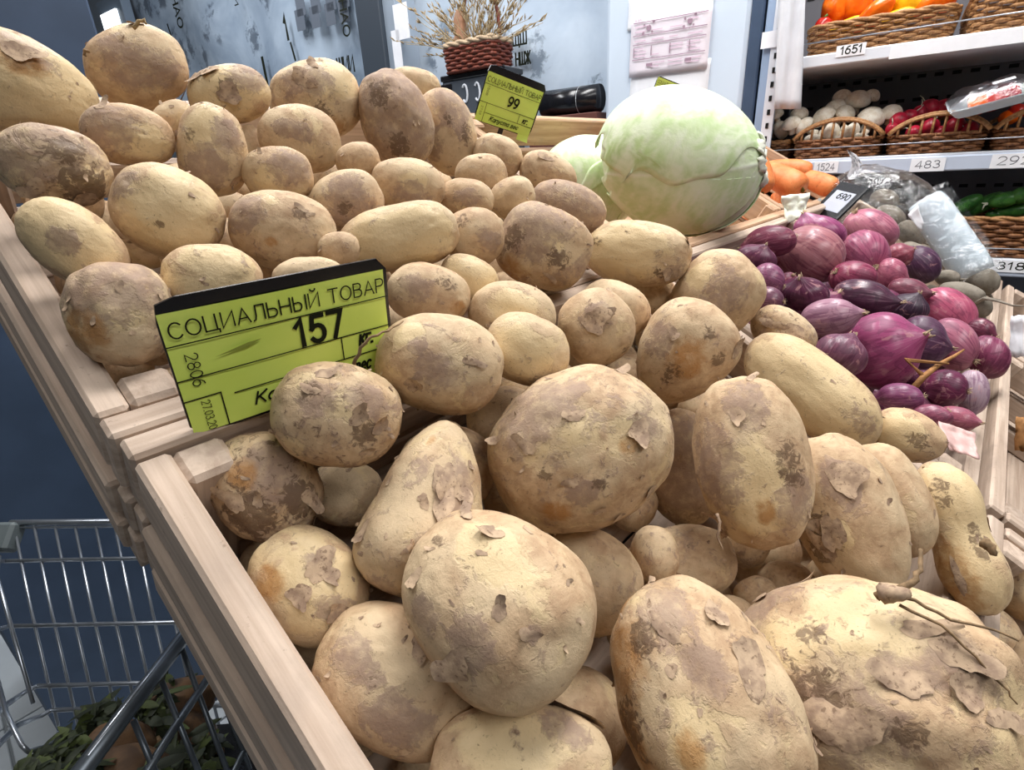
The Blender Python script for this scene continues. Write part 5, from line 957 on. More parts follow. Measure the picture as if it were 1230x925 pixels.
crate('pale wooden crate holding the red onions', .620, 1.202, -.202, .2145, seed=4)
crate('tan wooden crate holding the carrots', 1.212, 1.75, .2165, .620, M_WOODT, 5)
crate('pale wooden crate holding the grey beets and the plastic bag', 1.212, 1.75, -.202, .2145, seed=6)
crate('wooden crate at the right picture edge, beside the potato crate', .040, .606, -.625, -.214, seed=7)
crate('wooden crate at the right picture edge, beside the onion crate', .620, 1.202, -.625, -.214, seed=8)
crate('wooden crate at the right picture edge, beside the beet crate', 1.212, 1.75, -.625, -.214, seed=9)

# ================================================================ POTATOES
POTLAB = {
'p1': 'very large smooth pale potato cut by the left picture edge, ochre scar near its top', 'p2': 'big round potato on top of the heap below the bright window',
'p3': 'yellowish potato with frayed dark peel, on the top row third from the left', 'p4': 'large blotchy brown-patched potato on the top row below the printed grid',
'p5': 'rough dark-stained potato at the left edge with loose peel along its underside', 'p6': 'oval greyish potato lying below the big round top potato',
'p7': 'small potato peeping out behind the oval greyish potato', 'p8': 'upright egg-shaped potato with a dark spot, left of the centre of the upper crate',
'p9': 'rounded tan potato with dark marks below the large blotchy top-row potato', 'p10': 'squat potato with a grey patch, behind the wide tan potato above the 157 sign',
'p11': 'large smooth pale yellow potato lying diagonally above the left end of the 157 sign', 'p12': 'wide tan potato directly above the middle of the 157 sign',
'p13': 'smooth oblong yellowish potato against the left crate plank', 'p14': 'pale rounded potato half hidden behind the left half of the 157 sign',
'p15': 'large blotchy potato between the left crate plank and the 157 sign', 'p16': 'narrow sliver of a dim potato behind the upright egg-shaped potato',
'p18': 'tall brown netted potato leaning left on the heap top beside the one-eyed potato', 'p19': 'small frayed potato at the heap top behind the tall brown potato', 'p20': 'tan upright potato with one dark eye, left of the yellow 99 sign',
'p21': 'small round smooth potato below the tall brown potato', 'p22': 'potato with a big dark purple-grey blotch, right of the wide tan potato', 'p23': 'potato with a peeled yellow spot below the tall brown potato',
'p24': 'long smooth tan potato lying above the right end of the 157 sign', 'p25': 'small clean round potato below the 99 sign', 'p26': 'tan potato directly under the lower edge of the 99 sign',
'p27': 'small potato with a brown central blotch below the small clean round one', 'p28': 'small plain potato right of the blotched small potato', 'p29': 'small pointed potato with torn top left of the pale rear cabbage',
'p30': 'brown netted potato lying left of the big cabbage foot', 'p31': 'greyish potato with a dark cap right of the long smooth potato', 'p32': 'dark purple-brown blotched angular potato in the middle of the heap',
'p33': 'long pale oval potato in front of the big cabbage', 'p34': 'oval potato with ochre-brown right end beside the upper right corner of the 157 sign', 'p35': 'pale smooth potato behind the oval one with the ochre end',
'p36': 'pale egg-shaped potato behind the smaller yellow one, centre of the heap', 'p37': 'yellowish egg-shaped potato directly above the largest round potato', 'p38': 'round potato with a star-shaped peel flake, centre right',
'p39': 'pale potato behind the round one with the star-shaped flake', 'p40': 'large round grey-spotted potato right of the 157 sign', 'p41': 'tan potato with upright rounded top behind the ochre-stained one, near the onions',
'p42': 'ochre-stained heart-shaped potato right of centre', 'p43': 'rough scabby potato overlapping the lower right of the 157 sign', 'p44': 'earthy dark peeling potato beneath the scabby one by the sign',
'p45': 'pear-shaped potato with a curled peel flake on its belly', 'p46': 'largest round peeling potato with yellow and ochre bare patches, centre of the picture', 'p47': 'round yellow potato with torn grey peel against the left crate plank near the bottom',
'p48': 'huge smooth egg-shaped potato at the bottom centre', 'p49': 'big plain tan potato at the lower left, under the huge egg-shaped one', 'p50': 'potato cut by the bottom picture edge with a large loose flap of peel',
'p51': 'dim plain potato tucked under the right of the huge egg-shaped one', 'p52': 'dim flaky potato showing left of the largest round potato', 'p53': 'tall brown-stained potato cut by the bottom picture edge',
'p54': 'giant knobbly potato with dirt hollows and torn peel at the lower right', 'p55': 'large smooth upright potato with a hanging peel thread, right of centre', 'p56': 'scaly potato joined to the right side of the large upright one',
'p57': 'smooth plain potato end sticking out right of the scaly one', 'p58': 'long pale potato lying diagonally below the onions', 'p59': 'small oblong potato with one brown scar at the edge of the onions',
'p60': 'two-lobed waisted potato by the right crate rim', 'p61': 'potato in the crate at the right picture edge', 'p62': 'shadowed potato deep behind the tall brown-stained one', 'p63': 'dark potato in the gap between the largest round and the large upright one',
'p64': 'crumbling flaky potato between the ochre-stained one and the onions', 'p66': 'dark shadowed potato at the lower right picture edge', 'p67': 'dark potato in the gap under the scabby one', 'p68': 'small brownish potato half hidden in the gap below the long pale oval one',
'p70': 'tiny pale potato between the wide tan and the long smooth potatoes', 'p71': 'pale potato top showing just above the middle of the 157 sign'}
ROUGH = dict(p43=(1, 1, .3), p44=(1.2, 1.4, .4), p5=(.8, .9, .8), p46=(.7, .5, .6), p54=(.8, .6, .6), p53=(.9, .6, .3), p18=(1.2, .7, 0), p32=(1, .6, .4), p30=(.9, .5, .1), p4=(.6, .5, .6), p3=(.4, .5, 1), p15=(.8, .4, .4), p64=(1, .8, .4), p63=(1, .5, 0), p52=(.8, .5, .2),
     p48=(.2, .2, .3), p11=(-.2, .1, .9), p13=(-.2, .2, .8), p1=(-.2, .2, .9), p24=(0, 0, .3), p36=(-.3, -.2, .5), p37=(-.3, .1, 1), p58=(-.1, .1, .7), p57=(-.3, -.2, .4), p47=(.2, .2, 1.2), p33=(0, .2, .6), p35=(-.3, -.2, .8), p14=(-.1, .1, .5), p60=(0, .2, .8), p40=(.3, .2, .3))
def potato_surface(rec, seed):
    sc = np.array(rec['sc']); sh = rec.get('sh', {}); tp = sh.get('tp', 0); pinch = sh.get('pinch', 0); bend = sh.get('bend', 0); lump = sh.get('lump', .0); p = 2.25 + sh.get('box', 0)
    rs = np.random.RandomState(seed); eyes = [unit(rs.normal(size=3)) for _ in range(5)]; off = seed * 7.31
    tp = tp + rs.uniform(-.05, .05)
    def surf(V):
        pn = (np.abs(V) ** p).sum(1) ** (1 / p); Q = V / pn[:, None] * .985
        r = 1 + .055 * noise(V * 1.3 + off) + (.035 + lump * .55) * noise(V * 2.6 + off + 9) + .010 * noise(V * 7 + off) + .0045 * noise(V * 17 + off)
        if lump: r = r + lump * .5 * noise(V * 1.7 + off + 31)
        for e in eyes:
            d2 = ((V - e) ** 2).sum(1); r = r - .022 * np.exp(-d2 / .006) + .010 * np.exp(-d2 / .03)
        Q = Q * r[:, None]; k = 1 + tp * Q[:, 0] - pinch * np.exp(-(Q[:, 0] / .38) ** 2) + pinch * .1
        Q[:, 1] = Q[:, 1] * k; Q[:, 2] = Q[:, 2] * k
        if bend: Q[:, 1] += bend * (Q[:, 0] ** 2 - .35)
        return Q * sc
    return surf
MARKIX = {'f': 0, 'm': 1, 'd': 2, 'o': 3}
def make_flake(surf, q, r, rs, curl=1.0):
    q = unit(q); b, c = basis(q); a0 = rs.uniform(0, 6.28); b, c = b * math.cos(a0) + c * math.sin(a0), c * math.cos(a0) - b * math.sin(a0)
    base = surf(q[None])[0]; R = np.linalg.norm(base); n = 7; el = rs.uniform(.45, .9); D = []; UV = []
    for i in range(n):
        for j in range(n):
            u = i / (n - 1) * 2 - 1; v = j / (n - 1) * 2 - 1
            an = math.atan2(v, u); edge = .82 + .20 * math.sin(2 * an + a0) + .13 * math.sin(3 * an + a0 * 2) + .07 * math.sin(7 * an + a0 * 5)
            # squircle-ish ragged outline
            uu = u * math.sqrt(1 - v * v * .38) * edge; vv = v * math.sqrt(1 - u * u * .38) * edge * el
            D.append(unit(q + (b * uu + c * vv) * r / R)); UV.append((uu, vv))
    S = surf(np.array(D)); N_ = S / np.linalg.norm(S, axis=1)[:, None]; UV = np.array(UV)
    t = np.clip((UV[:, 0] + .25), 0, 2); lift = r * (.05 + curl * .50 * t ** 1.8 + .06 * np.sin(UV[:, 1] * 4 + a0)); back = -r * .32 * curl * np.clip(t - .45, 0, 2) ** 2
    P = S + N_ * np.maximum(lift, .0002)[:, None] + b[None] * back[:, None]
    return P.reshape(n, n, 3)
def add_flake(o, surf, q, r, rs, name='skin_flake', curl=1.0):
    return MB().grid(make_flake(surf, q, r, rs, curl)).build(name, M_FLAKE, o, True)
POT = {}; SURF = {}
for idx, rec in enumerate(ITEMS):
    nm = rec['i']
    if nm[0] != 'p': continue
    seed = 100 + idx; surf = potato_surface(rec, seed); V, Fc = ico(6 if rec['px'] >= 58 else 5)
    P = surf(V); mark = np.zeros((len(V), 4))
    for ty, x, y, z, r in rec.get('mk', []):
        d = np.linalg.norm(V - unit((x, y, z)), axis=1); w = np.clip(1.35 - d / max(r * 1.05, .05), 0, 1); w = w * w * (3 - 2 * w)
        k = MARKIX[ty]; mark[:, k] = np.maximum(mark[:, k], w)
    me = npmesh('potato', P, Fc, {'mark': mark}); o = link('potato', me, M_POT, None, True)
    place(o, rec['loc'], rotm(rec['ax'][:3], rec['ax'][3:])); tag(o, POTLAB[nm], 'potato', 'potatoes heaped in the crates')
    rs = np.random.RandomState(seed + 5)
    cr = ROUGH.get(nm, tuple(rs.uniform(-.15, .6, 3))); o.color = (cr[0], cr[1], cr[2], 1)
    POT[nm] = o; SURF[nm] = surf
    for x, y, z, r in rec.get('fl', []): add_flake(o, surf, (x, y, z), max(r * .82, .0025), rs, curl=rs.uniform(.55, 1.3) * min(1.0, .008 / max(r, .004)))
    # many small shreds of peel, all over the body
    k = int(np.clip(rec['px'] * (.16 + .22 * max(0, cr[0])), 5, 46)); m = MB()
    for _ in range(k):
        q = unit(rs.normal(size=3)); m.grid(make_flake(surf, q, rs.uniform(.0010, .0030) * (1 if rec['px'] > 60 else .9), rs, rs.uniform(.3, 1.3))[::2, ::2])
    m.build('skin_shreds', M_FLAKE, o, True, kind='stuff')
# hidden layers of the heap
V5, F5 = ico(4); fill_me = []
for k in range(5):
    rs = dict(i='f', sc=(1.12, .95, .93), px=30); fill_me.append(npmesh('potato', potato_surface(rs, 900 + k)(V5) * .03, F5, {'mark': np.zeros((len(V5), 4))})); fill_me[-1].materials.append(M_POT); fill_me[-1].polygons.foreach_set('use_smooth', [True] * len(F5))
for k, (kind, x, y, z, r) in enumerate(FILL):
    if kind != 'p': continue
    o = bpy.data.objects.new('potato', fill_me[k % 5]); COL.objects.link(o); o.location = (x, y, z); o.rotation_euler = (rng.uniform(0, 6), rng.uniform(0, 6), rng.uniform(0, 6)); o.scale = (r * .93 / .03,) * 3; o.color = (.6, .5, .2, 1)
    tag(o, 'potato buried in the heap, covered by the ones above it', 'potato', 'potatoes in the hidden layers of the heap')
# sprouts, roots and hanging threads (parts of their potatoes)
def item_depth(nm): return float(np.linalg.norm(np.array(REC[nm]['loc']) - EYEP))
def pix_at(px, py, d): r = unit(ray(px, py)); return EYEP + r * d
def tube_px(nm, pix, rad, name='root', mat=M_ROOT):
    o = POT[nm]; inv = o.matrix_world.inverted(); kd = item_depth(nm) / dict(p54=.424, p43=.319, p55=.427, p60=.547, p2=.612)[nm]; pts = [np.array(inv @ Vector(pix_at(x, y, d * kd))) for x, y, d in pix]
    fine = []
    for i in range(len(pts) - 1):
        for q in (0, .33, .66): fine.append(pts[i] * (1 - q) + pts[i + 1] * q + (rng.uniform(-1, 1) * .0006, rng.uniform(-1, 1) * .0006, 0))
    fine.append(pts[-1]); n = len(fine)
    return MB().tube(fine, [rad * (1 - .6 * i / n) for i in range(n)], 6).build(name, mat, o, True)
bpy.context.view_layer.update()
tube_px('p43', [(424, 437, .300), (434, 418, .296), (447, 404, .295), (466, 397, .300), (484, 386, .318)], .0011, 'sprout')
tube_px('p54', [(1066, 716, .372), (1100, 722, .372), (1140, 744, .375), (1180, 752, .378), (1224, 770, .382)], .0010)
tube_px('p54', [(1052, 716, .373), (1075, 712, .370), (1097, 700, .372), (1104, 684, .378), (1106, 660, .385)], .0022, 'sprout')
tube_px('p54', [(1060, 712, .371), (1076, 714, .367), (1092, 713, .370)], .0052, 'sprout', M_FLAKE)
tube_px('p54', [(1080, 728, .370), (1130, 752, .372), (1172, 790, .378), (1210, 830, .385), (1222, 846, .388)], .0008)
tube_px('p55', [(862, 616, .392), (865, 632, .391), (862, 645, .392), (868, 660, .394)], .0012, 'peel_thread', M_FLAKE)
tube_px('p60', [(1183, 652, .508), (1190, 657, .506), (1193, 667, .507)], .0042, 'sprout')
tube_px('p2', [(160, 34, .585), (166, 26, .585), (173, 24, .585), (176, 29, .584)], .0016, 'sprout', M_STRAWD)
tube_px('p2', [(107, 62, .590), (102, 60, .590), (100, 66, .590), (104, 68, .590)], .0012, 'root')

# ================================================================ RED ONIONS
ONI = {  # neck direction in the picture (deg, y down), share towards the viewer, tint, label
'o1': (40, -.2, (196, 120, 128), 'large pink-tan onion in front of the electronic price tag'), 'o2': (165, .3, (150, 62, 92), 'reddish purple onion against the cabbage crate wall'), 'o3': (250, .1, (176, 72, 130), 'bright magenta onion behind the large pink-tan one'),
'o4': (60, -.3, (206, 116, 140), 'large smooth pink onion at the back beside the plastic bag'), 'o5': (220, -.85, (184, 84, 122), 'pink onion showing its pale root tuft to the viewer'), 'o6': (300, .4, (124, 58, 92), 'dull purple onion at the left end of the onions, top'),
'o7': (200, .2, (158, 84, 124), 'small smooth mauve onion at the left edge of the heap'), 'o8': (30, -.6, (168, 58, 96), 'crimson onion with a dark notch below the root-showing one'), 'o9': (20, -.2, (200, 100, 128), 'small pink onion between the root-showing and the dark split one'),
'o10': (240, .5, (92, 54, 86), 'dark purple onion with a split outer skin, right of the pink ones'), 'o11': (330, .2, (168, 72, 92), 'small reddish onion end behind the dark split onion'), 'o12': (265, .6, (104, 38, 74), 'dark glossy onion with frayed neck on top, left middle'),
'o13': (0, .2, (92, 44, 72), 'dark purple oblong onion with its neck to the right, centre'), 'o14': (-12, .1, (190, 134, 156), 'pale mauve onion with torn skin and a tan pointed neck'), 'o15': (0, .3, (142, 66, 86), 'brownish crimson onion with a shrivelled neck, right of centre'),
'o16': (300, .3, (74, 48, 70), 'blackish onion with broken skin below the brownish crimson one'), 'o17': (40, .55, (206, 84, 122), 'bright pink onion with pale roots at the right of the heap'), 'o18': (-20, .25, (180, 66, 124), 'largest glossy magenta onion in the front middle'),
'o19': (10, -.2, (104, 58, 92), 'dark purple round onion right behind the largest magenta one'), 'o20': (215, -.2, (192, 102, 130), 'pink onion with whitish sheen between the dark round and the rim onion'), 'o21': (112, .4, (150, 58, 98), 'magenta onion resting on the right crate rim with its root down'),
'o22': (300, -.3, (132, 74, 100), 'dull mauve onion left of the largest magenta one'), 'o23': (190, -.2, (126, 42, 84), 'dark crimson onion in front beside the pale lilac one'), 'o24': (95, .3, (204, 170, 186), 'pale lilac onion at the right front with papery skin'),
'o25': (170, .1, (146, 66, 114), 'purple onion low in front below the largest magenta one'), 'o26': (150, .2, (168, 80, 110), 'flattened reddish onion at the front edge, left'), 'o27': (10, .2, (188, 92, 116), 'pink onion with papery end at the front edge, right'),
'o28': (180, -.3, (128, 74, 98), 'small dim onion at the far left edge beside the flaky potato'), 'o29': (20, .4, (122, 44, 72), 'dark red onion with dry neck above the rim onion')}
def onion(nm):
    rec = REC[nm]; ang, toward, tint, lab = ONI[nm]; R = rotm(rec['ax'][:3], rec['ax'][3:]); loc = np.array(rec['loc']); view = unit(loc - EYEP)
    a = math.radians(ang); rx = unit(CAMROT[0] - view * (CAMROT[0] @ view)); ry = unit(CAMROT[1] - view * (CAMROT[1] @ view))
    ax = unit((rx * math.cos(a) + ry * math.sin(a)) * math.sqrt(1 - toward ** 2) - view * toward); axl = R.T @ ax; b, c = basis(axl)
    sc = np.array(rec['sc']) * 1.08; nu, nv = 40, 26; prof = []; oc = []; Fc = []; rs = np.random.RandomState(int(nm[1:]) + 40)
    L = 1 / np.linalg.norm(axl / 1.0)
    for j in range(nv + 1):
        th = math.pi * j / nv; z = math.cos(th); r = max(0.0, math.sin(th)) ** .88
        if th < .55: k = (.55 - th) / .55; z = z + .30 * k ** 1.6; r = r * (1 - .0 * k) * (.72 + .28 * (1 - k)) + .045 * k
        if th > 2.8: z = z + .05 * ((th - 2.8) / .34)
        for i in range(nu):
            f = 2 * math.pi * i / nu; rr_ = r * (1 + .012 * math.cos(f * 9 + rs.rand() * .3) + .02 * math.cos(f * 2 + 1) + .015 * math.cos(3 * f))
            p = (b * math.cos(f) + c * math.sin(f)) * rr_ + axl * z * .97
            prof.append(p * sc); oc.append((math.cos(f) * r, math.sin(f) * r, z))
    for j in range(nv):
        for i in range(nu): Fc.append((j * nu + i, (j + 1) * nu + i, (j + 1) * nu + (i + 1) % nu, j * nu + (i + 1) % nu))
    Fc.append(tuple(range(nu))); Fc.append(tuple(nv * nu + i for i in range(nu))[::-1])
    o = link('onion', npmesh('onion', np.array(prof), Fc, {'oc': np.array(oc)}), M_ONION, None, True); place(o, loc, R); tag(o, lab, 'onion', 'red onions heaped in the crate'); tt = srgb(*tint); lm = (tt[0] + tt[1] + tt[2]) / 3; o.color = tuple((q * .84 + lm * .16) * .76 for q in tt[:3]) + (1,)
    m = MB(); top = axl * sc * 1.20
    for k in range(7):
        d_ = unit(axl + .45 * (b * rs.normal() + c * rs.normal())); s = sc.mean(); p0 = top + (b * rs.normal() + c * rs.normal()) * s * .05
        m.tube([p0 - axl * sc * .16, p0, p0 + d_ * s * rs.uniform(.08, .26)], [s * .07, s * .05, s * .012], 5)
    m.build('dry_neck', M_TUFT, o, True)
    m = MB(); bot = -axl * sc * .93
    for k in range(22):
        d_ = unit(-axl + 1.0 * (b * rs.normal() + c * rs.normal())); s = sc.mean(); p0 = bot + (b * rs.normal() + c * rs.normal()) * s * .05
        m.tube([p0, p0 + d_ * s * .12, p0 + unit(d_ - axl * .2) * s * rs.uniform(.16, .30)], [s * .02, s * .014, s * .006], 4)
    m.build('root_tuft', M_TUFT, o, True)
    return o
ONO = {nm: onion(nm) for nm in ONI}
def copy_tree(o):
    c = o.copy(); COL.objects.link(c)
    for ch in o.children: d = ch.copy(); COL.objects.link(d); d.parent = c; d.matrix_parent_inverse = ch.matrix_parent_inverse
    return c
src = [ONO[k] for k in ('o2', 'o6', 'o22', 'o23', 'o7')]
for k, (kind, x, y, z, r) in enumerate(FILL):
    if kind != 'o': continue
    o = copy_tree(src[k % 5]); s = r / max(REC[('o2', 'o6', 'o22', 'o23', 'o7')[k % 5]]['sc']) * 1.1
    o.matrix_world = Matrix.LocRotScale(Vector((x, y, z)), Euler((rng.uniform(0, 6), rng.uniform(0, 6), rng.uniform(0, 6))), Vector((s, s, s)))
    tag(o, 'red onion buried in the onion heap, covered by the ones above it', 'onion', 'red onions in the hidden layers')
# papery skin and a dry leaf lying on the onions
def patch(name, pix, d, mat, label, cat, n=10, wob=.004, th=.0006):
    """a crumpled loose sheet spanning four corner pixels at real distances d"""
    C4 = [pix_at(x, y, d[i] if hasattr(d, '__len__') else d) for i, (x, y) in enumerate(pix)]; nv_ = unit(EYEP - np.mean(C4, 0)); G = []; rs = np.random.RandomState(len(label))
    for i in range(n + 1):
        row = []
        for j in range(n + 1):
            u, v = i / n, j / n; e = 1 + .0 * u
            p = (C4[0] * (1 - u) + C4[1] * u) * (1 - v) + (C4[3] * (1 - u) + C4[2] * u) * v
            k = noise(np.array([[u * 3 + 5.3, v * 3 + len(label), 1.7]]))[0]; k2 = noise(np.array([[u * 6, v * 6 + len(label), 9.7]]))[0]
            p = p + nv_ * wob * (2 * k + k2) + (C4[1] - C4[0]) * .10 * noise(np.array([[u * 4, v * 4, 3.3]]))[0] + (C4[3] - C4[0]) * .10 * noise(np.array([[u * 4, v * 4, 7.3]]))[0]
            row.append(p)
        G.append(row)
    G = np.array(G); c = G.reshape(-1, 3).mean(0); o = MB().grid(G - c).build(name, mat, None, True); o.location = c; o.modifiers.new('thickness', 'SOLIDIFY').thickness = th
    return tag(o, label, cat)
M_OSKIN = plain('onion_paper_skin', srgb(216, 178, 172), .5, .3, 0, .25, 80)
patch('onion_skin', ((1126, 506), (1170, 520), (1176, 552), (1140, 540)), (.62, .63, .60, .60), M_OSKIN, 'pale pink papery onion skin lying between the potatoes and the right crate rim', 'onion skin')
M_DRYL = plain('dry_brown_leaf', srgb(172, 124, 78), .7, .2, 0, .35, 90)
pts = [pix_at(x, y, d) for x, y, d in ((1094, 470, .735), (1110, 452, .74), (1128, 438, .755), (1146, 428, .775), (1158, 420, .79))]; c0 = np.mean(pts, 0)
o = empty('dry_leaf', c0); tag(o, 'thin brown dried leaf stalk curling over the front onions', 'dry leaf')
MB().tube([p - c0 for p in pts], [.004, .0035, .0028, .002, .001], 6).build('stalk', M_DRYL, o, True)
MB().tube([pts[1] - c0, pts[1] - c0 + (.01, .02, .012), pix_at(1140, 437, .75) - c0], [.003, .003, .001], 6).build('stalk', M_DRYL, o, True)

# ================================================================ CABBAGES
def cabbage(nm, label, stem_px, specs, seed):
    rec = REC[nm]; loc = np.array(rec['loc']); view = unit(loc - EYEP); sc = np.array(rec['sc']); R = rotm(rec['ax'][:3], rec['ax'][3:])
    k = 1.0; rx = unit(CAMROT[0] - view * (CAMROT[0] @ view)); ry = unit(CAMROT[1] - view * (CAMROT[1] @ view))
    ang, tow = stem_px; a = math.radians(ang); ax = unit((rx * math.cos(a) + ry * math.sin(a)) * math.sqrt(1 - tow * tow) - view * tow)
    up = unit(-ry - ax * (-ry @ ax)); sd = np.cross(ax, up)          # azimuth 0 = up in view
    root = empty('cabbage', loc); tag(root, label, 'cabbage', None)
    def emb(D, rad): return ((D @ R) * sc * rad) @ R.T      # unit directions to the ellipsoid surface
    V, Fc = ico(5); r = .955 + .015 * noise(V * 2 + seed); mk = np.zeros((len(V), 4)); mk[:, 0] = .25
    o = link('heart', npmesh('heart', emb(V, 1) * r[:, None], Fc, {'mark': mk}), M_CAB, root, True)
    rs = np.random.RandomState(seed)
    for (phi, hw, t0, t1, off, green, rag, tear) in specs:
        nt, nf = 46, 46; P = []; MK = []; ph = rs.uniform(0, 6, 6)
        for i in range(nt + 1):
            for j in range(nf + 1):
                v = j / nf * 2 - 1; u = i / nt
                tmax = t1 * (1 - .10 * v * v + rag * (.5 * math.sin(5 * v + ph[0]) + .35 * math.sin(11 * v + ph[1]) + .2 * math.sin(23 * v + ph[5])) * .10)
                th = t0 + (tmax - t0) * u; w = hw * (.55 + .45 * math.sin(min(1, u * 1.4) * math.pi / 2)) * (1 + rag * .06 * (math.sin(9 * u + ph[2]) + .6 * math.sin(19 * u + ph[3])))
                f = phi + v * w
                d = ax * math.cos(th) + (up * math.cos(f) + sd * math.sin(f)) * math.sin(th)
                # veins: midrib and side branches
                dm = abs(v) * w * math.sin(th); vein = math.exp(-(dm / (.035 * (1.15 - u))) ** 2)
                q = (th - t0) * 5.2 - abs(v) * w * 3.4; br = math.exp(-((q - round(q)) / .10) ** 2) * min(1, abs(v) * 4) * (1 - .35 * abs(v)) * .75
                q2 = (abs(v) * w * 11 + math.sin(th * 9) * .7); br2 = math.exp(-((q2 - round(q2)) / .14) ** 2) * .3
                vn = max(vein, br, br2)
                edge = max(abs(v) ** 6, u ** 7)
                wave = .006 * math.sin(13 * v + ph[4]) * edge * (1 + rag)
                rad = 1 + off + .007 * vn + wave + edge * .012
                P.append(d * rad); gm = green * (.35 + .75 * min(1, abs(v) ** 5 + u ** 5)) * (1 - .75 * (abs(v) > .97 or u > .975)) * (1 - .6 * vn); MK.append((gm, vn, tear * (1 if (edge > .6) else 0) * .5 + tear * .5 * max(0, 1 - ((u - .75) ** 2 + (v + .4) ** 2) / .08), 1))
        P = np.array(P); rr_ = np.linalg.norm(P, axis=1); P = emb(P / rr_[:, None], 1) * rr_[:, None]
        Fg = [(i * (nf + 1) + j, (i + 1) * (nf + 1) + j, (i + 1) * (nf + 1) + j + 1, i * (nf + 1) + j + 1) for i in range(nt) for j in range(nf)]
        o = link('leaf', npmesh('leaf', P, Fg, {'mark': np.array(MK)}), M_CAB, root, True); md = o.modifiers.new('thickness', 'SOLIDIFY'); md.thickness = .0014; md.offset = -1
    # cut stump with leaf bases
    st_ = emb(ax[None], 1)[0]; s = float(np.linalg.norm(st_)); m = MB()
    m.tube([st_ * .9, st_ * 1.03], [s * .13, s * .12], 14); m.build('stump', M_LEAFW, root, True)
    for k in range(7):
        f = k * .9 + rs.uniform(-.3, .3); d2 = up * math.cos(f) + sd * math.sin(f); tn = np.cross(ax, d2); G = []
        for i in range(6):
            q = i / 5; G.append([emb(unit(ax * 1 + d2 * (.16 + .22 * q) + tn * (w_ * .13 * (1 - .3 * q)))[None], 1)[0] * (1.02 + .045 * math.sin(q * 3.1) + .02 * math.sin(w_ * 6 + k + q * 3)) for w_ in np.linspace(-1, 1, 6)])
        o = MB().grid(G).build('leaf_base', M_LEAFW, root, True); o.modifiers.new('thickness', 'SOLIDIFY').thickness = .002
    return root
# azimuth, half width, start and end angle from the stump, lift, greenness, raggedness, tear
cabbage('c1', 'big pale green cabbage head resting in front of the carrots', (-8, .12), [
    (2.9, 1.25, .16, 2.75, .004, .25, .5, 0), (-1.75, .95, .16, 2.6, .008, .9, .8, .9), (1.7, 1.1, .14, 2.55, .010, .15, .5, 0),
    (-.75, 1.05, .12, 2.7, .016, .35, .7, .2), (.25, 1.55, .14, 2.6, .024, .5, 1.2, .1), (-2.6, .8, .14, 1.9, .014, .3, .9, .1)], 4)
cabbage('c2', 'pale cabbage half hidden behind the big one', (-60, -.3), [(0, 1.3, .16, 2.6, .006, .1, .6, 0), (2.2, 1.2, .16, 2.6, .012, .15, .6, 0), (-2.0, 1.2, .16, 2.5, .018, .1, .8, 0), (3.0, 1.0, .2, 2.2, .024, .1, .8, 0)], 9)
patch('cabbage_scrap', ((938, 236), (972, 232), (966, 262), (944, 268)), (1.20, 1.22, 1.20, 1.19), M_LEAFW, 'crumpled whitish scrap of cabbage leaf left of the electronic price tag', 'cabbage leaf', 12, .008, .0015)

# ================================================================ CARROTS AND BEETS
CAR = {'k1': (30, .55, 'large carrot with its dark crown end towards the viewer, front of the carrot crate'), 'k2': (10, .1, 'carrot lying behind the largest one'), 'k3': (25, .45, 'carrot at the right of the carrot crate with a small dark spot'), 'k4': (80, .4, 'carrot end showing beside the cabbage')}
for nm, (ang, tow, lab) in CAR.items():
    rec = REC[nm]; loc = np.array(rec['loc']); view = unit(loc - EYEP); a = math.radians(ang); rx = unit(CAMROT[0] - view * (CAMROT[0] @ view)); ry = unit(CAMROT[1] - view * (CAMROT[1] @ view))
    ax = unit((rx * math.cos(a) + ry * math.sin(a)) * math.sqrt(1 - tow * tow) - view * tow); s = np.array(rec['sc']); r0 = s[1] * .92; Lh = s[0] * 1.15
    prof = [(-1.6, .10), (-1.3, .34), (-.9, .66), (-.4, .88), (.1, .99), (.55, 1.0), (.8, .92), (.94, .66), (1.0, .40), (.97, .22), (.95, .02)]
    b, c = basis(ax); rs = np.random.RandomState(ord(nm[1])); pts = [ax * Lh * z for z, _ in prof]
    o = MB().tube(pts, [r0 * r * (1 + .02 * rs.normal()) for _, r in prof], 20).build('carrot', M_CARROT, None, True); o.location = loc; tag(o, lab, 'carrot', 'carrots in the crate')
    md = o.modifiers.new('smooth', 'SUBSURF'); md.levels = 1; md.render_levels = 1
    m = MB()
    for k in range(9): d_ = unit(ax + .5 * (b * rs.normal() + c * rs.normal())); m.tube([ax * Lh * .93 + (b * rs.normal() + c * rs.normal()) * r0 * .10, ax * Lh * .97 + d_ * r0 * .22], [r0 * .09, r0 * .05], 5)
    m.build('crown', M_CARTOP, o, True)
BEET = {'b1': 'grey earthy beet at the top of the loose ones, under the wrapped tray', 'b2': 'grey beet touching the crate rim at the right', 'b3': 'small grey beet beside the dark split onion', 'b4': 'long grey beet lying in front of the others', 'b5': 'grey beet with a long thin root over the crate rim',
        'b6': 'grey beet at the near side of the clear bag', 'b7': 'grey beet inside the clear bag behind the pink onion', 'b8': 'grey beet inside the clear bag, middle', 'b9': 'grey beet at the top of the clear bag'}
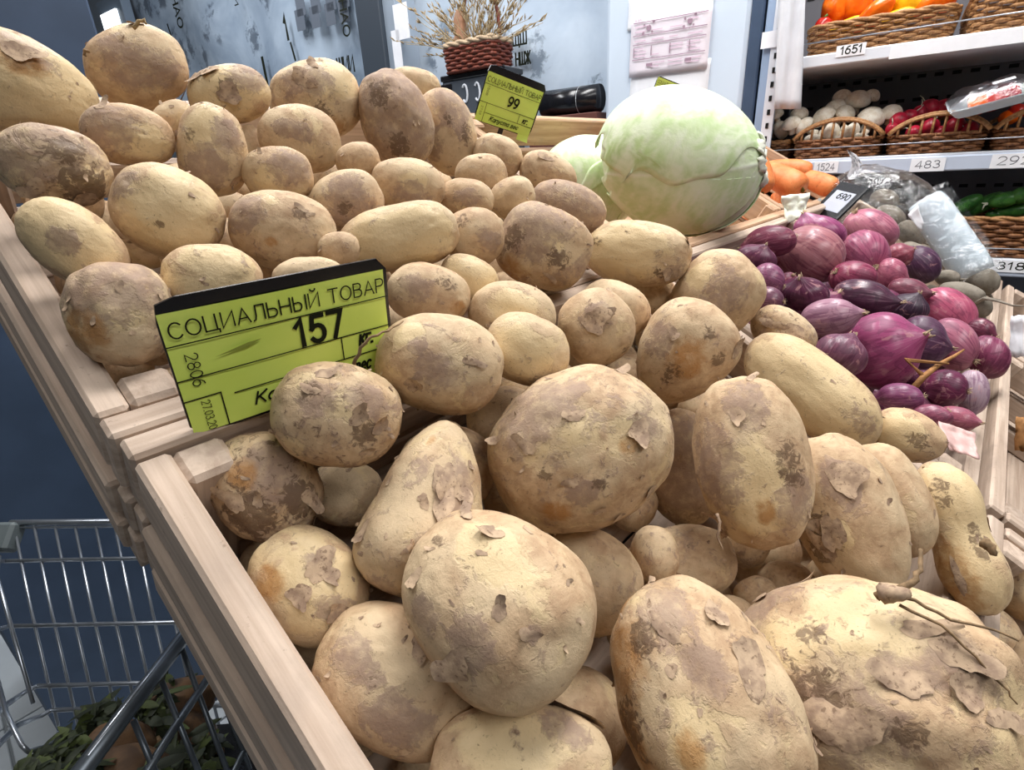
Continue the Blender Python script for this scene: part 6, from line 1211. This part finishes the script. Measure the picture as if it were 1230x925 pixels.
for k, (nm, lab) in enumerate(BEET.items()):
    rec = REC[nm]; o = blob('beet', rec['sc'], M_BEET, 60 + k, .05, 4); place(o, rec['loc'], rotm(rec['ax'][:3], rec['ax'][3:])); tag(o, lab, 'beet', 'grey earthy beets')
    s = rec['sc']; MB().tube([(s[0] * .9, 0, 0), (s[0] * 1.25, .002, .002), (s[0] * 1.5, .004, 0)], [.004, .002, .0008], 6).build('root_tail', M_BEET, o, True)
    if nm == 'b5':
        bpy.context.view_layer.update(); inv = o.matrix_world.inverted()
        MB().tube([np.array(inv @ Vector(pix_at(x, y, d))) for x, y, d in ((1172, 364, 1.25), (1182, 358, 1.22), (1200, 362, 1.20), (1216, 367, 1.19), (1236, 368, 1.18))], [.003, .0024, .002, .0016, .001], 6).build('root_tail', M_BEET, o, True)
bsrc = bpy.data.objects['beet']; csrc = bpy.data.objects['carrot']
for k, (kind, x, y, z, r) in enumerate(FILL):
    if kind not in 'bk': continue
    o = copy_tree(bsrc if kind == 'b' else csrc); s = r / (REC['b1']['sc'][0] if kind == 'b' else REC['k1']['sc'][0])
    o.matrix_world = Matrix.LocRotScale(Vector((x, y, z)), Euler((rng.uniform(0, 6), rng.uniform(0, 6), rng.uniform(0, 6))), Vector((s, s, s)))
    if kind == 'b': tag(o, 'grey beet buried under the upper beets in the crate', 'beet', 'grey beets in the hidden layers')
    else: tag(o, 'carrot buried under the upper carrots in the crate', 'carrot', 'carrots in the hidden layers')
# clear bag over the beets: a crumpled film shell
bc = pix_at(1066, 262, 1.60); bag = empty('plastic_bag', bc); tag(bag, 'crumpled clear plastic bag of grey beets behind the onions', 'bag')
V, Fc = ico(5); view = unit(bc - EYEP); rx = unit(CAMROT[0] - view * (CAMROT[0] @ view)); ry = unit(CAMROT[1] - view * (CAMROT[1] @ view))
r = 1 + .10 * noise(V * 2.1) + .07 * np.abs(noise(V * 4.5 + 3)) + .05 * np.abs(noise(V * 9 + 8))
ex, ey = 56 * 1.6 / F, 42 * 1.6 / F; a = math.radians(32); e1 = rx * math.cos(a) + ry * math.sin(a); e2 = ry * math.cos(a) - rx * math.sin(a)
P = (V[:, :1] * e1 * ex + V[:, 1:2] * e2 * ey + V[:, 2:] * view * .075) * r[:, None]
link('bag_film', npmesh('bag_film', P, Fc), M_CLEAR, bag, True)
m = MB()
for k in range(5):
    p0 = -e1 * ex * .85 + e2 * ey * (-.75 + .1 * k) - view * .03; G = [[p0 + e1 * .004 * i - ry * .006 * j + e2 * .004 * math.sin(i * 2 + j + k) + rx * .008 * (k - 2) * j / 3 for j in range(5)] for i in range(5)]; m.grid(G)
m.build('bag_knot', M_SHEET, bag, True)
# wrapped pale tray leaning on the crate, and a loose label
tp0 = pix_at(1110, 240, 1.50); tp1 = pix_at(1172, 330, 1.46); mid_ = (tp0 + tp1) / 2; d_ = unit(tp1 - tp0); Ln = np.linalg.norm(tp1 - tp0); view = unit(mid_ - EYEP); sd = unit(np.cross(d_, view)); nn = np.cross(sd, d_)
if nn @ view > 0: nn = -nn; 
wt = empty('wrapped_tray', mid_); tag(wt, 'pale blue-white foam tray wrapped in clear film, leaning at the right of the bag', 'tray')
W_ = 30 * 1.5 / F; G = []
for i in range(13):
    u = i / 12 * 2 - 1; row = []
    for j in range(13):
        v = j / 12 * 2 - 1; row.append(d_ * u * Ln / 2 * 1.0 + sd * v * W_ / 2 * (1 - .12 * u ** 8) + nn * (.022 * math.sqrt(max(0, 1 - (v * .98) ** 2)) - .010 + .004 * (1 - u ** 6)))
    G.append(row)
o = MB().grid(G).build('tray_body', M_FOAM, wt, True); o.modifiers.new('thickness', 'SOLIDIFY').thickness = .004
G = []
for i in range(15):
    u = i / 14 * 2 - 1; row = []
    for j in range(13):
        v = j / 12 * 2 - 1; row.append(d_ * u * Ln / 2 * 1.12 + sd * v * W_ / 2 * 1.35 + nn * (.030 * math.sqrt(max(0, 1 - (v * .99) ** 2)) - .012 + .004 * math.sin(u * 17 + v * 5) * (1 - v * v)))
    G.append(row)
MB().grid(G).build('wrap_film', M_CLEAR, wt, True)
patch('loose_label', ((1090, 258), (1102, 246), (1110, 268), (1106, 278)), 1.40, M_PAPER, 'white paper label stuck to the film between bag and tray', 'label', 6, .003, .0004)

# ================================================================ PRICE SIGNS
def sign(name, P, Rm, w, h, label, corner=.006, back=.0016):
    o = empty(name, P); place(o, P, np.array(Rm)); tag(o, label, 'price sign'); return o
def card_body(o, w, h, top, bot, back=.0016):
    r = .007; pts = [(x, y) for x, y in rr(w / 2, h / 2, r, 40)]; m = MB(); n = len(pts)
    m.add([(x, y, -back) for x, y in pts] + [(x, y, 0) for x, y in pts], [tuple(range(n))[::-1], tuple(range(n, 2 * n))] + [(i, (i + 1) % n, n + (i + 1) % n, n + i) for i in range(n)])
    m.build('holder', M_BLACK, o)
    y0, y1 = -h / 2 + bot, h / 2 - top; x0, x1 = -w / 2 + .0008, w / 2 - .0025
    G = [[(x0 + (x1 - x0) * i / 10, y0 + (y1 - y0) * j / 10, .0008 + .0005 * math.sin(i * .7 + j * .5)) for j in range(11)] for i in range(11)]
    MB().grid(G).build('paper_card', M_LIME, o, True); return x0, x1, y0, y1
def lines(o, L, z=.0019, t=.00035):
    m = MB()
    for (xa, ya, xb, yb) in L:
        m.box((min(xa, xb) - t, min(ya, yb) - t, z - .0001), (max(xa, xb) + t, max(ya, yb) + t, z))
    m.build('ruled_lines', M_INK, o)
R1 = [[0.994, -0.034, -0.107], [-0.11, -0.142, -0.984], [0.018, 0.989, -0.145]]; w, h = .1271, .0794
R1 = rotm(np.array(R1)[:, 0], np.array(R1)[:, 1])
s1 = sign('price_sign', (0.132, 0.292, 1.111), R1, w, h, 'large lime-yellow price sign reading 157 standing among the potatoes'); x0, x1, y0, y1 = card_body(s1, w, h, .0072, .0022)
W, H_ = x1 - x0, y1 - y0; X = lambda f: x0 + f * W; Y = lambda f: y1 - f * H_; Zt = .0020
text('lettering', 'СОЦИАЛЬНЫЙ ТОВАР', X(.505), Y(.125), W * .97, H_ * .175, s1, M_INK, Zt)
text('lettering', '157', X(.63), Y(.385), W * .25, H_ * .25, s1, M_INK, Zt, bold=True)
text('lettering', 'кг.', X(.86), Y(.60), W * .085, H_ * .11, s1, M_INK, Zt, shear=.25, bold=True)
text('lettering', 'вес', X(.83), Y(.86), W * .10, H_ * .09, s1, M_INK, Zt, shear=.3, bold=True)
text('lettering', 'Картофель', X(.50), Y(.86), W * .46, H_ * .135, s1, M_INK, Zt, shear=.3, bold=True)
text('lettering', '2806', X(.075), Y(.46), W * .155, H_ * .085, s1, M_INK, Zt, -90)
text('lettering', '27.03.20', X(.078), Y(.86), W * .15, H_ * .06, s1, M_INK, Zt, -90)
lines(s1, [(X(0), Y(.245), X(1), Y(.245)), (X(0), Y(.525), X(1), Y(.525)), (X(.20), Y(.74), X(.76), Y(.74)), (X(.73), Y(.525), X(.73), Y(.74)), (X(.145), Y(.70), X(.145), Y(1)), (X(0), Y(.70), X(.145), Y(.70)), (X(.73), Y(.74), X(1), Y(.74))])
MB().add([(X(.16), Y(.40), Zt), (X(.30), Y(.35), Zt), (X(.36), Y(.345), Zt), (X(.30), Y(.385), Zt)], [(0, 1, 2, 3)]).build('smudge', plain('olive_smudge', srgb(140, 152, 62), .7), s1)
o = MB().box((-.004, -.02, -.004), (.004, 0, -.0018), .0005).build('support', M_BLACK, s1); o.location = (0, -h / 2 + .004, 0)
R2 = [[0.907, 0.128, -0.4], [-0.317, -0.418, -0.851], [-0.276, 0.899, -0.339]]; R2 = rotm(np.array(R2)[:, 0], np.array(R2)[:, 1]); w, h = .1007, .078
s2 = sign('price_sign', (0.681, 0.596, 1.288), R2, w, h, 'lime-yellow price sign reading 99 tilted above the cabbages'); x0, x1, y0, y1 = card_body(s2, w, h, .010, .001)
W, H_ = x1 - x0, y1 - y0; Zt = .0020
text('lettering', 'СОЦИАЛЬНЫЙ ТОВАР', X(.50), Y(.13), W * .97, H_ * .15, s2, M_INK, Zt)
text('lettering', '99', X(.55), Y(.42), W * .20, H_ * .22, s2, M_INK, Zt, bold=True)
text('lettering', 'кг.', X(.85), Y(.715), W * .11, H_ * .09, s2, M_INK, Zt, shear=.25, bold=True)
text('lettering', 'Капуста вес', X(.50), Y(.90), W * .54, H_ * .12, s2, M_INK, Zt, shear=.3, bold=True)
text('lettering', '1508', X(.075), Y(.36), W * .14, H_ * .05, s2, M_INK, Zt, -90)
text('lettering', '27.03', X(.06), Y(.78), W * .13, H_ * .045, s2, M_INK, Zt, -90)
lines(s2, [(X(0), Y(.235), X(1), Y(.235)), (X(0), Y(.60), X(1), Y(.60)), (X(.12), Y(.80), X(1), Y(.80)), (X(.72), Y(.60), X(.72), Y(.80)), (X(.12), Y(.60), X(.12), Y(1))], t=.0003)
G = [[(X(.80) + W * .2 * i / 4, Y(1.0) - .0022 * j, .001 + .003 * (j / 4) ** 2 * (.3 + i / 4)) for j in range(5)] for i in range(5)]; MB().grid(G).build('curled_corner', M_LIME, s2, True)
o = MB().box((-.004, -.045, -.004), (.004, 0, -.0018), .0005).build('support', M_BLACK, s2); o.location = (0, -h / 2 + .004, 0)
R3 = [[0.873, 0.139, -0.468], [-0.41, -0.314, -0.857], [-0.266, 0.939, -0.217]]; R3 = rotm(np.array(R3)[:, 0], np.array(R3)[:, 1]); w, h = .0837, .0697
s3 = sign('price_sign', (1.366, 0.683, 1.337), R3, w, h, 'lime-yellow price sign peeping out behind the top of the big cabbage'); x0, x1, y0, y1 = card_body(s3, w, h, .002, .001); W, H_ = x1 - x0, y1 - y0
text('lettering', 'СОЦИАЛЬНЫЙ ТОВАР', X(.5), Y(.13), W * .95, H_ * .15, s3, M_INK, Zt); lines(s3, [(X(0), Y(.24), X(1), Y(.24))], t=.0003)
o = MB().box((-.004, -.045, -.004), (.004, 0, -.0018), .0005).build('support', M_BLACK, s3); o.location = (0, -h / 2 + .004, 0)
patch('paper_scrap', ((1214, 380), (1240, 378), (1240, 430), (1212, 428)), 1.03, M_PAPER, 'white paper scrap in the crate at the right picture edge', 'paper', 6, .006, .001)
patch('peel_scrap', ((1220, 500), (1246, 505), (1246, 545), (1219, 540)), .85, M_DRYL, 'orange-brown scrap in the crate at the right picture edge', 'peel', 6, .008, .001)
# electronic tag on its grey holder arm
RE = [[-0.537, 0.526, -0.659], [-0.829, -0.475, 0.297], [-0.157, 0.706, 0.691]]; RE = rotm(np.array(RE)[:, 0], np.array(RE)[:, 1]); w, h = .0776, .0931
e = sign('electronic_price_tag', (1.446, 0.281, 1.088), RE, w, h, 'black electronic price tag reading 690 behind the onions')
MB().box((-w / 2, -h / 2, -.010), (w / 2, h / 2, 0), .003).build('casing', M_BLACK, e)
MB().box((-w * .33, -h * .34, -.0005), (w * .37, h * .24, .0008), .0003).build('screen', M_SCREEN, e)
text('lettering', '690', w * .08, h * .10, w * .44, h * .17, e, M_INK, .0012, bold=True)
m = MB(); 
for k in range(3): m.box((-w * .24, -h * (.10 + .05 * k), .0008), (w * (.05 + .07 * k), -h * (.115 + .05 * k), .0010))
m.build('fine_print', plain('grey_print', srgb(140, 144, 156), .6), e)
inv = np.array(RE).T; a0 = inv @ (pix_at(985, 240, 1.50) - np.array([1.446, .281, 1.088])); a1 = inv @ (pix_at(946, 274, 1.42) - np.array([1.446, .281, 1.088]))
MB().tube([a0, a1], .006, 4).build('holder_arm', plain('clear_grey_plastic', srgb(150, 146, 140), .3), e)

# ================================================================ TROLLEY
T0 = ray(17, 633); T0 = EYEP + T0 * (-.42 / T0[2]); T1 = ray(138, 630); T1 = EYEP + T1 * (-.42 / T1[2]); k0 = float(np.linalg.norm(T0 - EYEP) / np.linalg.norm(ray(17, 633))); B0 = EYEP + ray(70, 870) * (k0 - .10)
NT_ = unit(np.cross(T1 - T0, B0 - T0)); tb = np.array([B0[0] + .1, B0[1] + .1, .12]); cart = empty('shopping_trolley', tb); tag(cart, 'zinc wire shopping trolley at the lower left beside the crates', 'trolley')
q = lambda x, y: on_plane(x, y, T0, NT_) - tb
def wire(pts, r, name='wire', mat=M_STEEL): return MB().tube(pts, r, 8).build(name, mat, cart, True)
wire([q(13, 628), q(60, 627.5), q(260, 625)], .0042, 'top_rail'); wire([q(15, 634), q(260, 631)], .0016)
for (y, x0_) in ((674, 4), (752, 12), (824, 45), (853, 62)):
    wire([q(x0_, y), q(150, y - 3), q(330, y - 7)], .0026)
wx = [17, 41, 66, 90, 115, 138, 162, 186, 210, 234]
for k, x in enumerate(wx):
    wire([q(x, 632), q(x + 21, 735), q(x + 53, 872)], .0017, 'upright_wire')
# left side of the basket coming towards the viewer
PL = q(62, 853); Q2 = lambda x, y, d: pix_at(x, y, d) - tb
wire([q(62, 853), q(48, 858) + unit(EYEP - T0) * .01, Q2(20, 872, .70), Q2(-12, 905, .60), Q2(-60, 950, .52)], .0026); wire([q(45, 824), q(30, 829) + unit(EYEP - T0) * .01, Q2(10, 845, .70), Q2(-30, 880, .60)], .0026)
wire([q(12, 752), Q2(-6, 757, .74), Q2(-50, 790, .66)], .0026); wire([q(4, 674), Q2(-25, 680, .76)], .0026)
wire([q(0, 668), Q2(-4, 690, .74), Q2(14, 755, .72), Q2(40, 845, .69)], .0017, 'upright_wire'); wire([Q2(-5, 810, .68), Q2(8, 858, .64), Q2(26, 895, .60), Q2(34, 903, .6), Q2(60, 895, .63), Q2(71, 880, .65)], .0017, 'upright_wire')
c_ = q(6, 643); MB().box((-.018, -.012, -.022), (.018, .012, .016), .004, np.array([unit(T1 - T0), NT_, np.cross(unit(T1 - T0), NT_)]).T, c_).build('corner_cap', M_GREYP, cart)
# near side: heavy rail with mesh below it
RA = pix_at(84, 945, .50); RB = pix_at(236, 745, .60); RC = pix_at(272, 925, .575); RN = unit(np.cross(RB - RA, RC - RA)); g = lambda x, y: on_plane(x, y, RA, RN) - tb
wire([RA - tb, RB - tb], .0062, 'side_rail', M_DSTEEL)
wire([RA - tb + (0, 0, .004) + (RB - RA) * .02 , RB - tb + (0, 0, .0045)], .0022, 'rail_lip', M_STEEL)
wire([g(168, 940), g(215, 866), g(262, 797)], .0032, 'side_wire', M_DSTEEL); wire([g(270, 950), g(296, 896), g(320, 860)], .0026, 'side_wire', M_DSTEEL)
for (xa, ya, xb, yb) in ((160, 865, 192, 940), (194, 818, 244, 940), (218, 778, 278, 940), (243, 775, 300, 925)): wire([g(xa, ya), g((xa + xb) / 2, (ya + yb) / 2), g(xb, yb)], .0021, 'upright_wire', M_DSTEEL)
# frame and wheels down to the floor
for (dx, dy) in ((.02, .0), (.0, .16), (.16, .16), (.18, .02)):
    b0 = np.array([tb[0] + dx - .05, tb[1] + dy - .12, 0]) - tb
    wire([b0 + (0, 0, .10), b0 + (0, 0, .42)], .007, 'leg', M_DSTEEL); o = MB().tube([(-.010, 0, 0), (.010, 0, 0)], .045, 16).build('wheel', M_BLACK, cart); o.location = b0 + np.array([0, 0, .045 ])
G = [[Q2(x, y, d) + np.array([0, 0, -.012]) for x, y, d in ((66, 880, .72), (170, 868, .71), (330, 855, .70))], [Q2(x, y, d) + np.array([0, 0, -.012]) for x, y, d in ((20, 925, .66), (160, 925, .66), (330, 925, .66))], [Q2(x, y, d) + np.array([0, 0, -.012]) for x, y, d in ((-60, 1010, .58), (150, 1010, .58), (360, 1010, .58))]]
MB().grid(G).build('shade_basket_floor', M_BLACK, cart)  # basket floor, made black and wide to stand in for shade underneath
# contents
SQ = [(140, 900, 34, 26, -10, .60, 'brown knobbly root vegetable under dark leaves in the trolley, left one'), (214, 845, 40, 24, -22, .66, 'orange-brown root vegetable under dark leaves in the trolley, right one'), (155, 935, 44, 30, 10, .58, 'brown root vegetable at the bottom picture edge in the trolley'), (215, 890, 40, 30, 10, .655, 'dark brown root vegetable low among the trolley wires')]
for k, (px, py, a, b, rot, d, lab) in enumerate(SQ):
    s = d / F * .85; c = pix_at(px, py, d + .03); o = blob('root_vegetable', (a * s, b * s, b * s), M_SQUASH, 200 + k, .10, 4); view = unit(c - EYEP); rx = unit(CAMROT[0] - view * (CAMROT[0] @ view)); ry = unit(CAMROT[1] - view * (CAMROT[1] @ view)); t = math.radians(rot)
    place(o, c, rotm(rx * math.cos(t) + ry * math.sin(t), ry * math.cos(t) - rx * math.sin(t))); tag(o, lab, 'vegetable', 'root vegetables in the trolley')
    MB().tube([(a * s * .95, 0, 0), (a * s * 1.2, .004, .004)], [.006, .003], 6).build('stalk', M_ROOT, o, True)
M_LEAFL = plain('wilted_light_leaf', srgb(92, 104, 60), .6, .3, 0, .3, 60)
r2 = random.Random(8)
def leaf_bunch(label, spots, n, seed):
    r2 = random.Random(seed); c0 = np.mean([pix_at(x, y, d) for x, y, d in spots], 0); root = empty('leaf_bunch', c0); tag(root, label, 'leaves', 'wilted leaves in the trolley'); 
    for k in range(n):
        x, y, d = r2.choice(spots); p = pix_at(x + r2.uniform(-18, 18), y + r2.uniform(-8, 8), d + r2.uniform(-.015, .015)) - c0; dr = unit((r2.uniform(-1, 1), r2.uniform(-1, 1), r2.uniform(-.4, .5))); up = unit(np.array([r2.uniform(-.6, .6), r2.uniform(-.6, .6), 1])); sd = unit(np.cross(dr, up)); L = r2.uniform(.014, .03); wv = L * r2.uniform(.12, .2); G = []
        for i in range(7):
            u = i / 6; ww = wv * max(0.0, math.sin(math.pi * min(1, u * .96 + .02))) ** .8
            G.append([p + dr * L * (u - .3) + sd * ww * v + up * (-.012 * u * u - .35 * ww * v * v) for v in (-1, 0, 1)])
        MB().grid(G).build('leaf', M_LEAFD if k % 4 else M_LEAFL, root, True)
leaf_bunch('dark wilted leaves at the left, behind the heavy trolley rail', [(60, 905, .60), (85, 885, .62), (110, 862, .65), (125, 848, .66), (40, 920, .58), (100, 915, .585), (80, 925, .57)], 150, 1)
leaf_bunch('dark wilted leaves at the right among the trolley side wires', [(178, 852, .655), (190, 862, .64), (195, 835, .67), (215, 820, .69), (205, 900, .62), (225, 905, .62), (250, 885, .65), (185, 925, .58), (245, 920, .62)], 150, 2)
for o in list(scene.objects):
    if o.type == 'MESH' and o.parent is None and 'label' not in o and 'kind' not in o: print('UNTAGGED', o.name)
